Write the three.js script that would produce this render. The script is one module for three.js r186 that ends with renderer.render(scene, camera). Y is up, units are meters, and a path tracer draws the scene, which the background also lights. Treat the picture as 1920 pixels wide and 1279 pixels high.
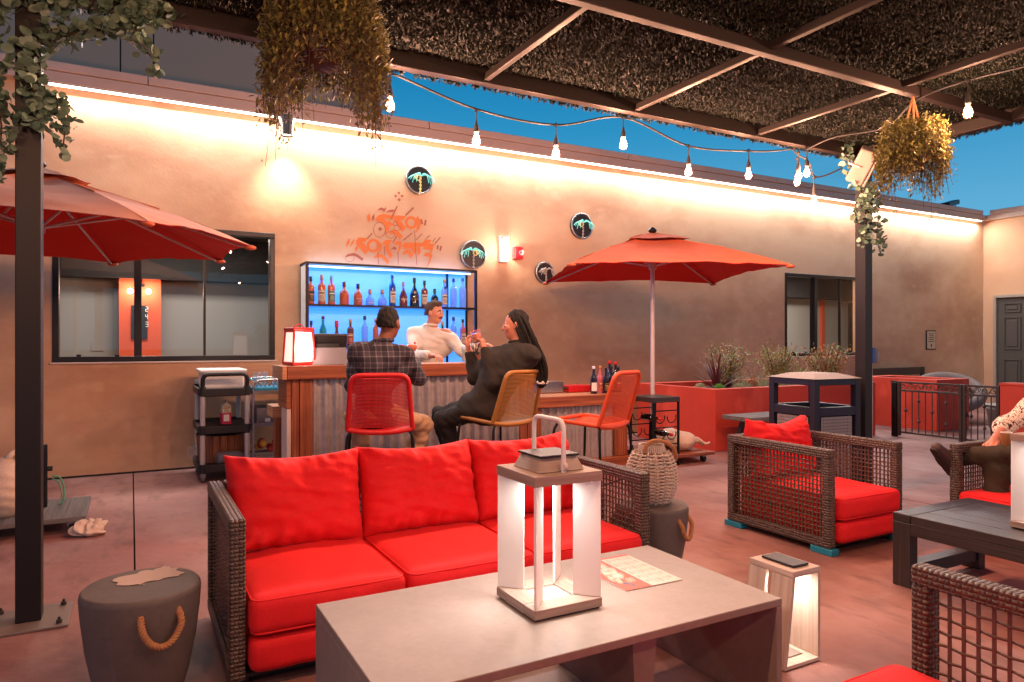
import * as THREE from 'three';
import { RoundedBoxGeometry } from 'three/addons/geometries/RoundedBoxGeometry.js';
import { mergeGeometries, mergeVertices } from 'three/addons/utils/BufferGeometryUtils.js';
import { RectAreaLightUniformsLib } from 'three/addons/lights/RectAreaLightUniformsLib.js';

// ---------- camera, sky, exposure ----------
const scene = new THREE.Scene();
const camera = new THREE.PerspectiveCamera(52.04, 1024 / 682, 0.1, 400);
camera.position.set(0, 1.35, 8.11);
camera.lookAt(0.4787, 1.35, 8.11 - 0.878);
const renderer = new THREE.WebGLRenderer({ antialias: true });
renderer.toneMapping = THREE.LinearToneMapping;
renderer.toneMappingExposure = 1.1;
renderer.shadowMap.enabled = true;
RectAreaLightUniformsLib.init();
{ // clear dusk sky: bright just above the horizon, deepening quickly with height, a few thin dark cloud wisps
  const W = 512, H = 256, d = new Float32Array(W * H * 4);
  const lerp = (a, b, t) => a + (b - a) * t;
  const stops = [[0, [0.2, 0.5, 0.72]], [9, [0.115, 0.42, 0.68]], [16, [0.03, 0.29, 0.56]], [22, [0.004, 0.205, 0.455]], [35, [0.003, 0.12, 0.3]], [60, [0.003, 0.05, 0.15]], [90, [0.003, 0.03, 0.1]]];
  for (let j = 0; j < H; j++) for (let i = 0; i < W; i++) {
    const el = Math.max(0, ((j + 0.5) / H - 0.5) * 180), az = (i / W) * 2 * Math.PI;
    let k = 0; while (k < stops.length - 2 && el > stops[k + 1][0]) k++;
    const t = Math.min(1, (el - stops[k][0]) / (stops[k + 1][0] - stops[k][0]));
    let w = Math.sin(az * 9 + 1.3 * Math.sin(el * 0.7)) * Math.sin(el * 0.9 + Math.sin(az * 5)) ;
    w = el > 3 && el < 30 ? Math.max(0, w - 0.72) * 0.35 : 0;
    for (let c = 0; c < 3; c++) d[(j * W + i) * 4 + c] = lerp(stops[k][1][c], stops[k + 1][1][c], t) * (1 - w) * 0.92;
    d[(j * W + i) * 4 + 3] = 1;
  }
  const sky = new THREE.DataTexture(d, W, H, THREE.RGBAFormat, THREE.FloatType);
  sky.mapping = THREE.EquirectangularReflectionMapping; sky.magFilter = THREE.LinearFilter; sky.needsUpdate = true;
  scene.background = sky; scene.environment = sky;
}
{ // last glow of the sun that has set
  const sun = new THREE.DirectionalLight(0xffd2b4, 0.25);
  sun.position.set(20, 6, 14); sun.target.position.set(0, 0, 0); sun.castShadow = true; sun.shadow.radius = 40;
  Object.assign(sun.shadow.camera, { left: -20, right: 20, top: 20, bottom: -20, near: 1, far: 80 });
  scene.add(sun, sun.target);
}

// ---------- helpers ----------
let seed = 7;
const rnd = () => { seed = (seed + 0x6D2B79F5) | 0; let t = Math.imul(seed ^ (seed >>> 15), 1 | seed); t = (t + Math.imul(t ^ (t >>> 7), 61 | t)) ^ t; return ((t ^ (t >>> 14)) >>> 0) / 4294967296; };
const rr = (a, b) => a + (b - a) * rnd();
const V = (x, y, z) => new THREE.Vector3(x, y, z);
const PI = Math.PI;
const taken = {};
const numbered = (n) => { const k = (taken[n] = (taken[n] ?? -1) + 1); return k ? `${n}_${String(k).padStart(3, '0')}` : n; };
function thing(name, label, category, p = [0, 0, 0], ry = 0, group) {
  const o = new THREE.Group(); o.name = numbered(name); o.position.set(...p); o.rotation.y = ry;
  o.userData = { label, category }; if (group) o.userData.group = group;
  scene.add(o); return o;
}
function part(name, geo, mat, parent, kind) {
  if (Array.isArray(geo)) geo = join(geo);
  if (mat.userData.uv) geo = metreUV(geo, mat.userData.uv);
  const m = new THREE.Mesh(geo, mat); m.name = name; m.castShadow = m.receiveShadow = true;
  if (kind) m.userData.kind = kind;
  parent.add(m); return m;
}
function clean(g) {
  g = g.index ? g.toNonIndexed() : g;
  if (!g.attributes.normal) g.computeVertexNormals();
  if (!g.attributes.uv) g.setAttribute('uv', new THREE.Float32BufferAttribute(new Float32Array(g.attributes.position.count * 2), 2));
  for (const k of Object.keys(g.attributes)) if (!['position', 'normal', 'uv'].includes(k)) g.deleteAttribute(k);
  g.morphAttributes = {};
  return g;
}
const join = (gs) => gs.length === 1 ? gs[0] : mergeGeometries(gs.map(clean));
// texture coordinates in metres from the faces' own directions; 'grain' turns u along the piece's longest side
function metreUV(g, how) {
  g = clean(g.clone());
  const p = g.attributes.position, uv = g.attributes.uv; g.computeBoundingBox();
  const s = g.boundingBox.getSize(V(0, 0, 0)), long = s.x >= s.y && s.x >= s.z ? 0 : s.y >= s.z ? 1 : 2;
  const a = V(), b = V(), c = V(), e = V(), o1 = how === 'grain' ? rnd() * 7 : 0, o2 = how === 'grain' ? rnd() * 7 : 0;
  for (let i = 0; i < p.count; i += 3) {
    a.fromBufferAttribute(p, i); b.fromBufferAttribute(p, i + 1); c.fromBufferAttribute(p, i + 2);
    e.copy(b).sub(a).cross(c.clone().sub(a));
    const n = [Math.abs(e.x), Math.abs(e.y), Math.abs(e.z)], k = n[0] > n[1] && n[0] > n[2] ? 0 : n[1] > n[2] ? 1 : 2;
    let u = k === 0 ? 2 : 0, v = k === 1 ? 2 : 1;
    if (how === 'grain' && v === long) [u, v] = [v, u];
    [a, b, c].forEach((q, m) => uv.setXY(i + m, q.getComponent(u) + o1, q.getComponent(v) + o2));
  }
  return g;
}
const bx = (x0, x1, y0, y1, z0, z1, r = 0) => {
  const w = x1 - x0, h = y1 - y0, d = z1 - z0;
  const g = r ? new RoundedBoxGeometry(w, h, d, 2, Math.min(r, w / 2.01, h / 2.01, d / 2.01)) : new THREE.BoxGeometry(w, h, d);
  return g.translate((x0 + x1) / 2, (y0 + y1) / 2, (z0 + z1) / 2);
};
const cyl = (a, b, r0, r1 = r0, n = 12, open = false) => {
  const A = V(...a), B = V(...b), d = B.clone().sub(A), L = d.length();
  const g = new THREE.CylinderGeometry(r1, r0, L, n, 1, open);
  g.applyQuaternion(new THREE.Quaternion().setFromUnitVectors(V(0, 1, 0), d.normalize()));
  return g.translate((A.x + B.x) / 2, (A.y + B.y) / 2, (A.z + B.z) / 2);
};
const tube = (pts, r, n = 8, seg = 0, closed = false) => new THREE.TubeGeometry(new THREE.CatmullRomCurve3(pts.map((p) => V(...p)), closed, 'catmullrom', 0.5), seg || pts.length * 6, r, n, closed);
// a bent pipe: straight runs with rounded corners
function pipe(pts, r, bend = 0.04, n = 8) {
  const P = pts.map((p) => V(...p)), out = [];
  P.forEach((p, i) => {
    if (!i || i === P.length - 1) return out.push(p);
    const a = P[i - 1].clone().sub(p), b = P[i + 1].clone().sub(p), k = Math.min(bend, a.length() * 0.45, b.length() * 0.45);
    const A = p.clone().add(a.normalize().multiplyScalar(k)), B = p.clone().add(b.normalize().multiplyScalar(k));
    for (let t = 0; t <= 1.001; t += 0.25) out.push(A.clone().multiplyScalar((1 - t) * (1 - t)).add(p.clone().multiplyScalar(2 * t * (1 - t))).add(B.clone().multiplyScalar(t * t)));
  });
  const path = new THREE.CurvePath(); for (let i = 1; i < out.length; i++) path.add(new THREE.LineCurve3(out[i - 1], out[i]));
  const L = path.getLength(); return new THREE.TubeGeometry(path, Math.max(12, Math.min(220, Math.round(L / 0.012))), r, n, false);
}
const lathe = (pts, n = 20) => new THREE.LatheGeometry(pts.map((p) => new THREE.Vector2(Math.max(p[0], 0.0001), p[1])), n);
const ext = (pts, depth, o = {}) => { const s = new THREE.Shape(pts.map((p) => new THREE.Vector2(...p))); for (const h of o.holes ?? []) s.holes.push(new THREE.Path(h.map((p) => new THREE.Vector2(...p)))); return new THREE.ExtrudeGeometry(s, { depth, bevelEnabled: !!o.bevel, bevelSize: o.bevel ?? 0, bevelThickness: o.bevel ?? 0, bevelSegments: 2, curveSegments: 8 }); };
const sph = (r, x, y, z, sx = 1, sy = 1, sz = 1, n = 14) => new THREE.SphereGeometry(r, n, Math.max(8, n * 0.7 | 0)).scale(sx, sy, sz).translate(x, y, z);
const place = (g, x, y, z, ry = 0, rx = 0, rz = 0) => g.clone().applyMatrix4(new THREE.Matrix4().makeRotationFromEuler(new THREE.Euler(rx, ry, rz, 'YXZ')).setPosition(x, y, z));

// ---------- textures ----------
const hash = (x, y, s) => { let h = Math.imul(x, 374761393) + Math.imul(y, 668265263) + Math.imul(s, 982451653); h = Math.imul(h ^ (h >>> 13), 1274126177); return ((h ^ (h >>> 16)) >>> 0) / 4294967296; };
function vnoise(x, y, px, py, s) {
  const i = Math.floor(x), j = Math.floor(y), f = x - i, g = y - j, u = f * f * (3 - 2 * f), v = g * g * (3 - 2 * g);
  const m = (a, n) => ((a % n) + n) % n, i0 = m(i, px), i1 = m(i + 1, px), j0 = m(j, py), j1 = m(j + 1, py);
  const a = hash(i0, j0, s), b = hash(i1, j0, s), c = hash(i0, j1, s), d = hash(i1, j1, s);
  return a + (b - a) * u + (c - a) * v + (a - b - c + d) * u * v;
}
function fbm(u, v, fx, fy, oct, s) { let a = 0, w = 0.5, t = 0; for (let k = 0; k < oct; k++) { a += w * vnoise(u * fx, v * fy, fx, fy, s + k); t += w; w *= 0.55; fx *= 2; fy *= 2; } return a / t; }
function tex(n, fn, size, srgb = true, m = n) {
  const d = new Uint8Array(n * m * 4);
  for (let j = 0; j < m; j++) for (let i = 0; i < n; i++) {
    const c = fn(i / n, j / m), k = (j * n + i) * 4;
    if (typeof c === 'number') d[k] = d[k + 1] = d[k + 2] = Math.max(0, Math.min(255, c * 255)); else for (let q = 0; q < 3; q++) d[k + q] = Math.max(0, Math.min(255, c[q]));
    d[k + 3] = 255;
  }
  const t = new THREE.DataTexture(d, n, m); t.wrapS = t.wrapT = THREE.RepeatWrapping; t.magFilter = THREE.LinearFilter; t.minFilter = THREE.LinearMipmapLinearFilter; t.generateMipmaps = true;
  if (srgb) t.colorSpace = THREE.SRGBColorSpace; t.needsUpdate = true;
  const [a, b] = Array.isArray(size) ? size : [size, size]; t.repeat.set(1 / a, 1 / b); return t;
}
const mix3 = (a, b, t) => a.map((x, i) => x + (b[i] - x) * t);
const clamp = (x) => Math.max(0, Math.min(1, x));
const M = {};
function mat(name, o, uv) { const { phys, ...rest } = o; M[name] = phys ? new THREE.MeshPhysicalMaterial({ ...rest, ...phys }) : new THREE.MeshStandardMaterial(rest); M[name].name = name; if (uv) M[name].userData.uv = uv; return M[name]; }
const plain = (name, color, roughness = 0.6, metalness = 0, more = {}) => mat(name, { color, roughness, metalness, ...more });

// stucco: trowelled, clouded tan and rust plaster
mat('stucco', {
  map: tex(1024, (u, v) => { const c = fbm(u + 0.06 * fbm(u, v, 6, 6, 2, 9), v, 4, 7, 6, 11), f = fbm(u, v, 40, 60, 3, 31), g = clamp((c - 0.33) * 2.6); return mix3(mix3([182, 138, 106], [216, 180, 144], g), [220, 188, 154], clamp(f - 0.55) * 0.9); }, 6),
  bumpMap: tex(512, (u, v) => 0.6 * fbm(u, v, 24, 30, 4, 5) + 0.4 * fbm(u, v, 120, 120, 2, 8), 1.5, false), bumpScale: 0.0012, roughness: 0.9 }, 'box');
mat('stucco_pale', { map: tex(512, (u, v) => mix3([186, 142, 108], [212, 170, 134], fbm(u, v, 6, 6, 5, 71)), 4), bumpMap: M.stucco.bumpMap, bumpScale: 0.0015, roughness: 0.9 }, 'box');
mat('coping', { map: tex(256, (u, v) => mix3([178, 152, 138], [198, 174, 160], fbm(u, v, 4, 4, 4, 12)), 2), roughness: 0.75 }, 'box');
mat('concrete_floor', {
  map: tex(2048, (u, v) => { const c = fbm(u + 0.1 * fbm(u, v, 5, 5, 2, 3), v + 0.08 * fbm(u, v, 4, 6, 2, 4), 6, 9, 7, 21), f = fbm(u, v, 90, 30, 4, 41), s = fbm(u, v, 3, 3, 4, 77), w = clamp((fbm(u, v, 14, 10, 6, 55) - 0.5) * 5);
    let k = mix3([110, 70, 65], [166, 124, 115], clamp((c - 0.3) * 2.1)); k = mix3(k, [152, 90, 84], clamp((s - 0.45) * 2.4) * 0.7); k = mix3(k, [178, 150, 142], w * 0.35); k = mix3(k, [92, 62, 56], clamp(0.44 - f) * 1.5);  return vnoise(u * 700, v * 700, 700, 700, 3) > 0.994 ? [206, 190, 180] : k; }, 7),
  roughnessMap: tex(512, (u, v) => 0.5 + 0.4 * fbm(u, v, 8, 8, 5, 91), 3.3, false), bumpMap: tex(512, (u, v) => fbm(u, v, 30, 30, 5, 19), 1.4, false), bumpScale: 0.0025, roughness: 0.85 }, 'box');
const woodTex = (dark, light, s) => tex(512, (u, v) => { const w = v + 0.02 * fbm(u, v, 3, 6, 3, s); const g = fbm(u, w, 3, 44, 4, s + 1), l = fbm(u, w, 1, 7, 2, s + 2), k = 0.5 + 0.5 * Math.sin(l * 60); return mix3(mix3(dark, light, clamp(g * 1.5 - 0.25)), dark, k * 0.25); }, [1.3, 0.45]);
const woodBump = tex(256, (u, v) => fbm(u, v, 3, 60, 3, 6), [1.3, 0.45], false);
const wood = (n, dark, light, s, r = 0.6) => mat(n, { map: woodTex(dark, light, s), bumpMap: woodBump, bumpScale: 0.0015, roughness: r }, 'grain');
wood('cedar', [112, 54, 30], [182, 106, 68], 100, 0.5); wood('cedar_pale', [168, 112, 78], [206, 156, 116], 130, 0.45); wood('taupe_wood', [140, 118, 106], [172, 150, 138], 160); wood('oak_wood', [176, 154, 140], [208, 190, 176], 190); wood('acacia', [104, 58, 34], [176, 112, 70], 220, 0.5); wood('charcoal_plank', [42, 36, 35], [66, 58, 56], 250, 0.42);
const weaveB = tex(256, (u, v) => { const n = 8, i = Math.floor(u * n), j = Math.floor(v * n), f = u * n - i, g = v * n - j; const a = (i + j) % 2 ? Math.sin(PI * g) * (0.55 + 0.45 * Math.sin(PI * f)) : Math.sin(PI * f) * (0.55 + 0.45 * Math.sin(PI * g)); return a; }, 0.13, false);
mat('wicker', { map: tex(256, (u, v) => { const n = 8, i = Math.floor(u * n), j = Math.floor(v * n), q = hash(i, j, 5); return mix3(mix3([68, 52, 44], [104, 83, 72], q), [92, 76, 66], 0.5 * vnoise(u * 64, v * 64, 64, 64, 3)); }, 0.13), bumpMap: weaveB, bumpScale: 0.008, roughness: 0.42 }, 'box');
plain('wicker_strand', 0x5d463c, 0.45);
const clothB = tex(128, (u, v) => 0.5 + 0.25 * Math.sin(u * 2 * PI * 32) * Math.sin(v * 2 * PI * 32) + 0.3 * fbm(u, v, 20, 20, 2, 3), 0.12, false);
const fabric = (n, a, b, rough = 0.9, size = 0.9) => mat(n, { map: tex(256, (u, v) => mix3(a, b, 0.6 * fbm(u, v, 5, 5, 4, n.length * 7) + 0.4 * vnoise(u * 128, v * 128, 128, 128, 4)), size), bumpMap: clothB, bumpScale: 0.0007, roughness: rough }, 'box');
fabric('red_cloth', [204, 6, 16], [228, 14, 24], 0.85); { const m = new THREE.MeshPhysicalMaterial({ map: M.red_cloth.map, bumpMap: clothB, bumpScale: 0.0009, roughness: 0.8, sheen: 0.35, sheenRoughness: 0.45, sheenColor: new THREE.Color(1, 0.3, 0.26) }); m.name = 'red_cloth'; m.userData.uv = 'box'; M.red_cloth = m; } fabric('canopy_cloth', [188, 88, 56], [206, 108, 74], 0.9); fabric('grey_cloth', [104, 92, 88], [134, 122, 116]); fabric('olive_jacket', [30, 26, 23], [44, 39, 34]); fabric('black_cloth', [18, 17, 19], [28, 27, 30]); fabric('khaki_cloth', [158, 124, 96], [184, 150, 120]); fabric('white_shirt', [206, 196, 184], [226, 218, 208]); fabric('olive_trousers', [44, 34, 22], [62, 48, 32]); fabric('sack_cloth', [196, 170, 150], [222, 200, 184]);
mat('plaid', { map: tex(256, (u, v) => { const b = (x) => { const t = (x * 4) % 1; return t < 0.45 ? 0 : t < 0.55 ? 1 : t < 0.9 ? 0.35 : 0.8; }; const k = (b(u) + b(v)) / 2; return mix3([30, 28, 40], [122, 116, 124], k); }, 0.34), bumpMap: clothB, bumpScale: 0.0008, roughness: 0.9 }, 'box');
mat('floral_shirt', { map: tex(256, (u, v) => { const a = fbm(u, v, 22, 22, 2, 8), b = fbm(u, v, 40, 40, 1, 28); return a > 0.66 ? [70, 40, 36] : b > 0.78 ? [168, 116, 100] : mix3([222, 206, 192], [236, 224, 212], b); }, 0.22), roughness: 0.9 }, 'box');
mat('ceramic', { map: tex(512, (u, v) => mix3([78, 68, 64], [108, 96, 90], 0.7 * fbm(u, v, 4, 5, 6, 61) + 0.3 * fbm(u, v, 50, 50, 2, 63)), 0.8), roughness: 0.62 }, 'box');
mat('table_stone', { map: tex(512, (u, v) => (() => { const k = mix3([124, 114, 107], [158, 146, 138], 0.75 * fbm(u, v, 5, 4, 6, 81) + 0.25 * fbm(u, v, 60, 60, 2, 83)), r = Math.abs(fbm(u, v, 3, 9, 5, 88) - 0.5); return r < 0.004 ? mix3(k, [120, 110, 102], 0.25) : k; })(), 1.1), bumpMap: M.concrete_floor.bumpMap, bumpScale: 0.0008, roughness: 0.5 }, 'box');
mat('planter_red', { map: tex(512, (u, v) => { const s = fbm(u, v, 9, 4, 6, 47); return mix3([176, 50, 32], [206, 70, 48], fbm(u, v, 4, 5, 5, 45)).map((x) => x + 14 * clamp((s - 0.6) * 6)); }, 2.2), bumpMap: M.stucco.bumpMap, bumpScale: 0.002, roughness: 0.65 }, 'box');
mat('galvanised', { map: tex(256, (u, v) => { const s = fbm(u, v, 10, 10, 3, 14); return mix3([158, 150, 150], [196, 188, 188], s); }, 0.5), roughness: 0.38, metalness: 0.55 }, 'box');
mat('rope', { map: tex(128, (u, v) => mix3([150, 100, 64], [182, 130, 88], fbm(u, v, 24, 24, 3, 6)), 0.2), roughness: 0.9 }, 'box');
// laid rope: three strands twisted round a curve
function rope(pts, r, turns) { const c = new THREE.CatmullRomCurve3(pts.map((p) => V(...p))), n = Math.max(60, turns * 10), F = c.computeFrenetFrames(n, false), out = []; for (let s = 0; s < 3; s++) { const P = []; for (let i = 0; i <= n; i++) { const p = c.getPointAt(i / n), a = i / n * turns * 2 * PI + s * 2.0944; p.addScaledVector(F.normals[i], Math.cos(a) * r * 0.52).addScaledVector(F.binormals[i], Math.sin(a) * r * 0.52); P.push(p); } out.push(new THREE.TubeGeometry(new THREE.CatmullRomCurve3(P), n, r * 0.56, 6)); } return join(out); }
mat('soil', { map: tex(256, (u, v) => mix3([40, 28, 20], [84, 60, 44], fbm(u, v, 20, 20, 4, 15)), 1), bumpMap: M.stucco.bumpMap, bumpScale: 0.02, roughness: 1 }, 'box');
plain('dark_steel', 0x1c1513, 0.5, 0.2); plain('bronze_beam', 0x2a2220, 0.5, 0.3); plain('black_metal', 0x17171b, 0.42, 0.5); plain('iron', 0x4c433f, 0.4, 0.5); plain('black_plastic', 0x19181a, 0.5); plain('grey_plastic', 0x6d6a70, 0.55); plain('silver', 0xa8a4a4, 0.3, 0.9); plain('steel', 0xbab4b2, 0.25, 0.95); plain('white_plastic', 0xdeddda, 0.4); plain('white_paint', 0xe6e2de, 0.45); plain('red_metal', 0xc41b20, 0.35); plain('pole_white', 0xcfc4c2, 0.35, 0.2); plain('plate_steel', 0x8a7c74, 0.5, 0.5); plain('rubber', 0x202022, 0.8); plain('skin_dark', 0x7a4a36, 0.55); plain('skin_light', 0xc98a70, 0.5); plain('skin_tan', 0xb97a62, 0.5); plain('hair_black', 0x0d0b0c, 0.85); plain('hair_brown', 0x4a3a30, 0.85); plain('shoe_brown', 0x47302a, 0.6); plain('shoe_sole', 0x2e211d, 0.7); plain('eye_white', 0xdad4cc, 0.3); plain('lip', 0x9a4a40, 0.5);
plain('window_frame', 0x1c1a1c, 0.35, 0.4); plain('door_grey', 0x4c463f, 0.5); plain('door_frame', 0x9a8c7e, 0.55); plain('navy_steel', 0x2a2833, 0.42, 0.3); plain('perforated_metal', 0x9a8f8c, 0.4, 0.4); plain('lid_grey', 0x8f8680, 0.55); plain('speaker_white', 0xc9b8b2, 0.5); plain('blue_paint', 0x2c4f96, 0.4); plain('teal_plastic', 0x1a86a6, 0.45); plain('tower_grey', 0xa8927f, 0.8); plain('room_grey', 0x9a9894, 0.85); plain('room_orange', 0xd2552f, 0.7); plain('room_dark', 0x201f20, 0.9);
mat('glass_pane', { color: 0xffffff, roughness: 0.0, metalness: 0, phys: { transmission: 1, thickness: 0, ior: 1.5 } });
mat('clear_glass', { color: 0xf4faff, roughness: 0.03, phys: { transmission: 0.95, thickness: 0, ior: 1.45 } });
const glow = (n, c, i, base = 0xffffff) => mat(n, { color: base, emissive: c, emissiveIntensity: i, roughness: 0.6 });
// ---------- large area lights: the strip under the coping, the back bar's blue panel, the ceiling panels of the two rooms behind the windows ----------
function areaLight(name, color, intensity, w, h, from, to) {
  const l = new THREE.RectAreaLight(color, intensity, w, h); l.name = name; l.position.set(...from); l.lookAt(...to); scene.add(l); return l;
}
const LED_Y = 3.815;
areaLight('led_strip_light', 0xfff8f6, 250, 16.1, 0.03, [7.35, LED_Y - 0.012, 0.085], [7.35, 0, 1.6]);
areaLight('back_bar_light', 0x2a7bff, 3.2, 2.0, 1.0, [2.72, 1.7, 0.045], [2.72, 1.7, 3]);
areaLight('room_light', 0xfff2e4, 17, 1.6, 0.5, [0.4, 2.72, -1.3], [0.4, 0, -1.3]);
areaLight('room_light_far', 0xfff2e4, 22, 2.4, 0.5, [11.5, 2.72, -1.3], [11.5, 0, -1.3]);
// ---------- the setting ----------
{
  const g = new THREE.Group(); g.name = 'ground'; g.userData.kind = 'structure'; g.userData.label = 'reddish stained concrete patio floor in large slabs'; scene.add(g);
  part('subfloor', bx(-120, 120, -0.3, -0.03, -120, 120), plain('subfloor_earth', 0x2c2019, 1), g);
  for (const [x0, x1] of [[-14, 0.014], [0.024, 5.795], [5.81, 30]]) for (const [z0, z1] of [[-0.004, 9.09], [9.1, 18]]) part('floor_slab', bx(x0, x1, -0.03, 0, z0, z1), M.concrete_floor, g);
}
// main building: plastered wall with two window openings, stepped coping
const win = [[-0.675, 1.409, 1.14, 2.55], [9.64, 11.75, 1.09, 2.5]];
const hall = thing('stucco_building', 'long tan stucco wall building with two dark framed windows behind the bar', 'building');
part('wall', ext([[-9, 0.02], [15.65, 0.02], [15.65, 3.84], [-9, 3.84]], 0.24, { holes: win.map(([a, b, c, d]) => [[a, c], [b, c], [b, d], [a, d]]) }).translate(0, 0, -0.24), M.stucco, hall);
{
  const c = part('coping', bx(-9, 15.5, 3.84, 3.945, -0.3, 0.12, 0.008), M.coping, hall);
  for (let x = -9; x < 15.2; x += 3.05) part('coping_cap', bx(x + 0.002, Math.min(15.48, x + 3.046), 3.948, 4.035, -0.32, 0.135, 0.01), M.coping, c);
  part('roof_slab', bx(-9, 15.6, 3.7, 3.78, -8, -0.31), M.tower_grey, hall);
  part('floor_gap', bx(-9, 15.6, 0.0, 0.019, -0.24, -0.006), M.black_plastic, hall);
}
function windowUnit(a, b, c, d, bars, thin) {
  const f = new THREE.Group(); f.name = 'window'; hall.add(f); const z0 = -0.1, z1 = 0.012, t = 0.055;
  part('frame', bx(a, b, c, c + t, z0, z1, 0.006), M.window_frame, f); part('frame', bx(a, b, d - t, d, z0, z1, 0.006), M.window_frame, f);
  part('frame', bx(a, a + t, c + t, d - t, z0, z1 - 0.002, 0.006), M.window_frame, f); part('frame', bx(b - t, b, c + t, d - t, z0, z1 - 0.002, 0.006), M.window_frame, f);
  for (const x of bars) part('mullion', bx(x - 0.035, x + 0.035, c + t, d - t, z0, z1 - 0.004, 0.006), M.window_frame, f);
  for (const x of thin) part('mullion', bx(x - 0.012, x + 0.012, c + t, d - t, -0.06, -0.02), M.window_frame, f);
  const xs = [a + t, ...[...bars, ...thin].sort((p, q) => p - q), b - t];
  for (let i = 1; i < xs.length; i++) part('window_pane', new THREE.PlaneGeometry(xs[i] - xs[i - 1] - 0.03, d - c - 2 * t).translate((xs[i] + xs[i - 1]) / 2, (c + d) / 2, -0.04), M.glass_pane, f);
  for (const x of [a + 0.22, a + 0.55]) part('latch', bx(x - 0.02, x + 0.02, c + t, c + t + 0.022, -0.03, 0.004, 0.004), M.window_frame, f);
  part('sill', bx(a - 0.02, b + 0.02, c - 0.02, c - 0.001, -0.1, 0.02, 0.005), M.coping, f);
}
windowUnit(...win[0], [0.061], [0.69]); windowUnit(...win[1], [10.42], [11.1]);
// the rooms behind the windows
function room(x0, x1, zb, top) {
  const r = new THREE.Group(); r.name = 'room'; hall.add(r);
  part('room_floor', bx(x0, x1, -0.02, 0.05, zb, -0.245), M.room_dark, r); part('room_ceiling', bx(x0, x1, 2.75, 2.85, zb, -0.245), M.room_dark, r);
  part('room_wall', bx(x0, x1, 0.05, top, zb - 0.1, zb), M.room_grey, r); part('room_soffit', bx(x0, x1, top, 2.75, zb - 0.1, zb + 0.35), M.room_dark, r);
  part('room_side', bx(x0 - 0.1, x0, -0.02, 2.85, zb, -0.245), M.room_grey, r); part('room_side', bx(x1, x1 + 0.1, -0.02, 2.85, zb, -0.245), M.room_grey, r);
  return r;
}
{
  const a = room(-3, 3.4, -2.6, 2.17);
  glow('room_lamp', 0xfff2e4, 3); part('ceiling_light', bx(-0.4, 1.2, 2.728, 2.75, -1.55, -1.05), M.room_lamp, a);
  const col = part('orange_pillar', bx(-0.14, 0.35, 0.05, 2.75, -2.6, -2.32), M.room_orange, a);
  part('panel', bx(0.0, 0.19, 1.38, 1.82, -2.315, -2.29, 0.004), M.black_plastic, col);
  part('switch_plate', bx(-0.46, -0.32, 1.22, 1.34, -2.598, -2.588), M.room_grey, a);
  part('conduit', bx(-0.2, -0.15, 0.05, 2.17, -2.6, -2.55), M.room_grey, a);
  // numerals 2 4 3 down the panel, as small raised strokes
  const num = (y, s) => s.map(([x0, y0, x1, y1]) => cyl([0.168 + x0 * 0.045, y + y0 * 0.06, -2.287], [0.168 + x1 * 0.045, y + y1 * 0.06, -2.287], 0.005, 0.005, 6));
  part('numeral', num(1.74, [[0, 1, 0.6, 1], [0.6, 1, 0.6, 0.5], [0.6, 0.5, 0, 0.5], [0, 0.5, 0, 0], [0, 0, 0.6, 0]]), M.white_paint, col); part('numeral', num(1.64, [[0, 1, 0, 0.5], [0, 0.5, 0.6, 0.5], [0.5, 1, 0.5, 0]]), M.white_paint, col); part('numeral', num(1.54, [[0, 1, 0.6, 1], [0.6, 1, 0.6, 0], [0.6, 0, 0, 0], [0, 0.5, 0.6, 0.5]]), M.white_paint, col);
  glow('room_bulb', 0xfff0d8, 14);
  const lf = part('wall_lamp', bx(0.03, 0.16, 2.06, 2.1, -2.32, -2.26, 0.01), M.black_plastic, col);
  for (const x of [-0.01, 0.2]) { part('bulb', sph(0.035, x, 2.0, -2.24), M.room_bulb, lf); const l = new THREE.PointLight(0xffe4c8, 0.35); l.position.set(x, 2.0, -2.24); l.shadow.radius = 1.5; l.castShadow = true; scene.add(l); }
  const b = room(8.6, 15.4, -2.6, 2.3);
  part('ceiling_light', bx(10.3, 12.7, 2.728, 2.75, -1.55, -1.05), M.room_lamp, b);
  part('orange_pillar', bx(13.9, 14.0, 0.05, 2.3, -2.6, -2.55), M.room_orange, b); part('glass_door_frame', bx(14.9, 14.96, 0.05, 2.25, -2.6, -2.5), M.window_frame, b);
}
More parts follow.
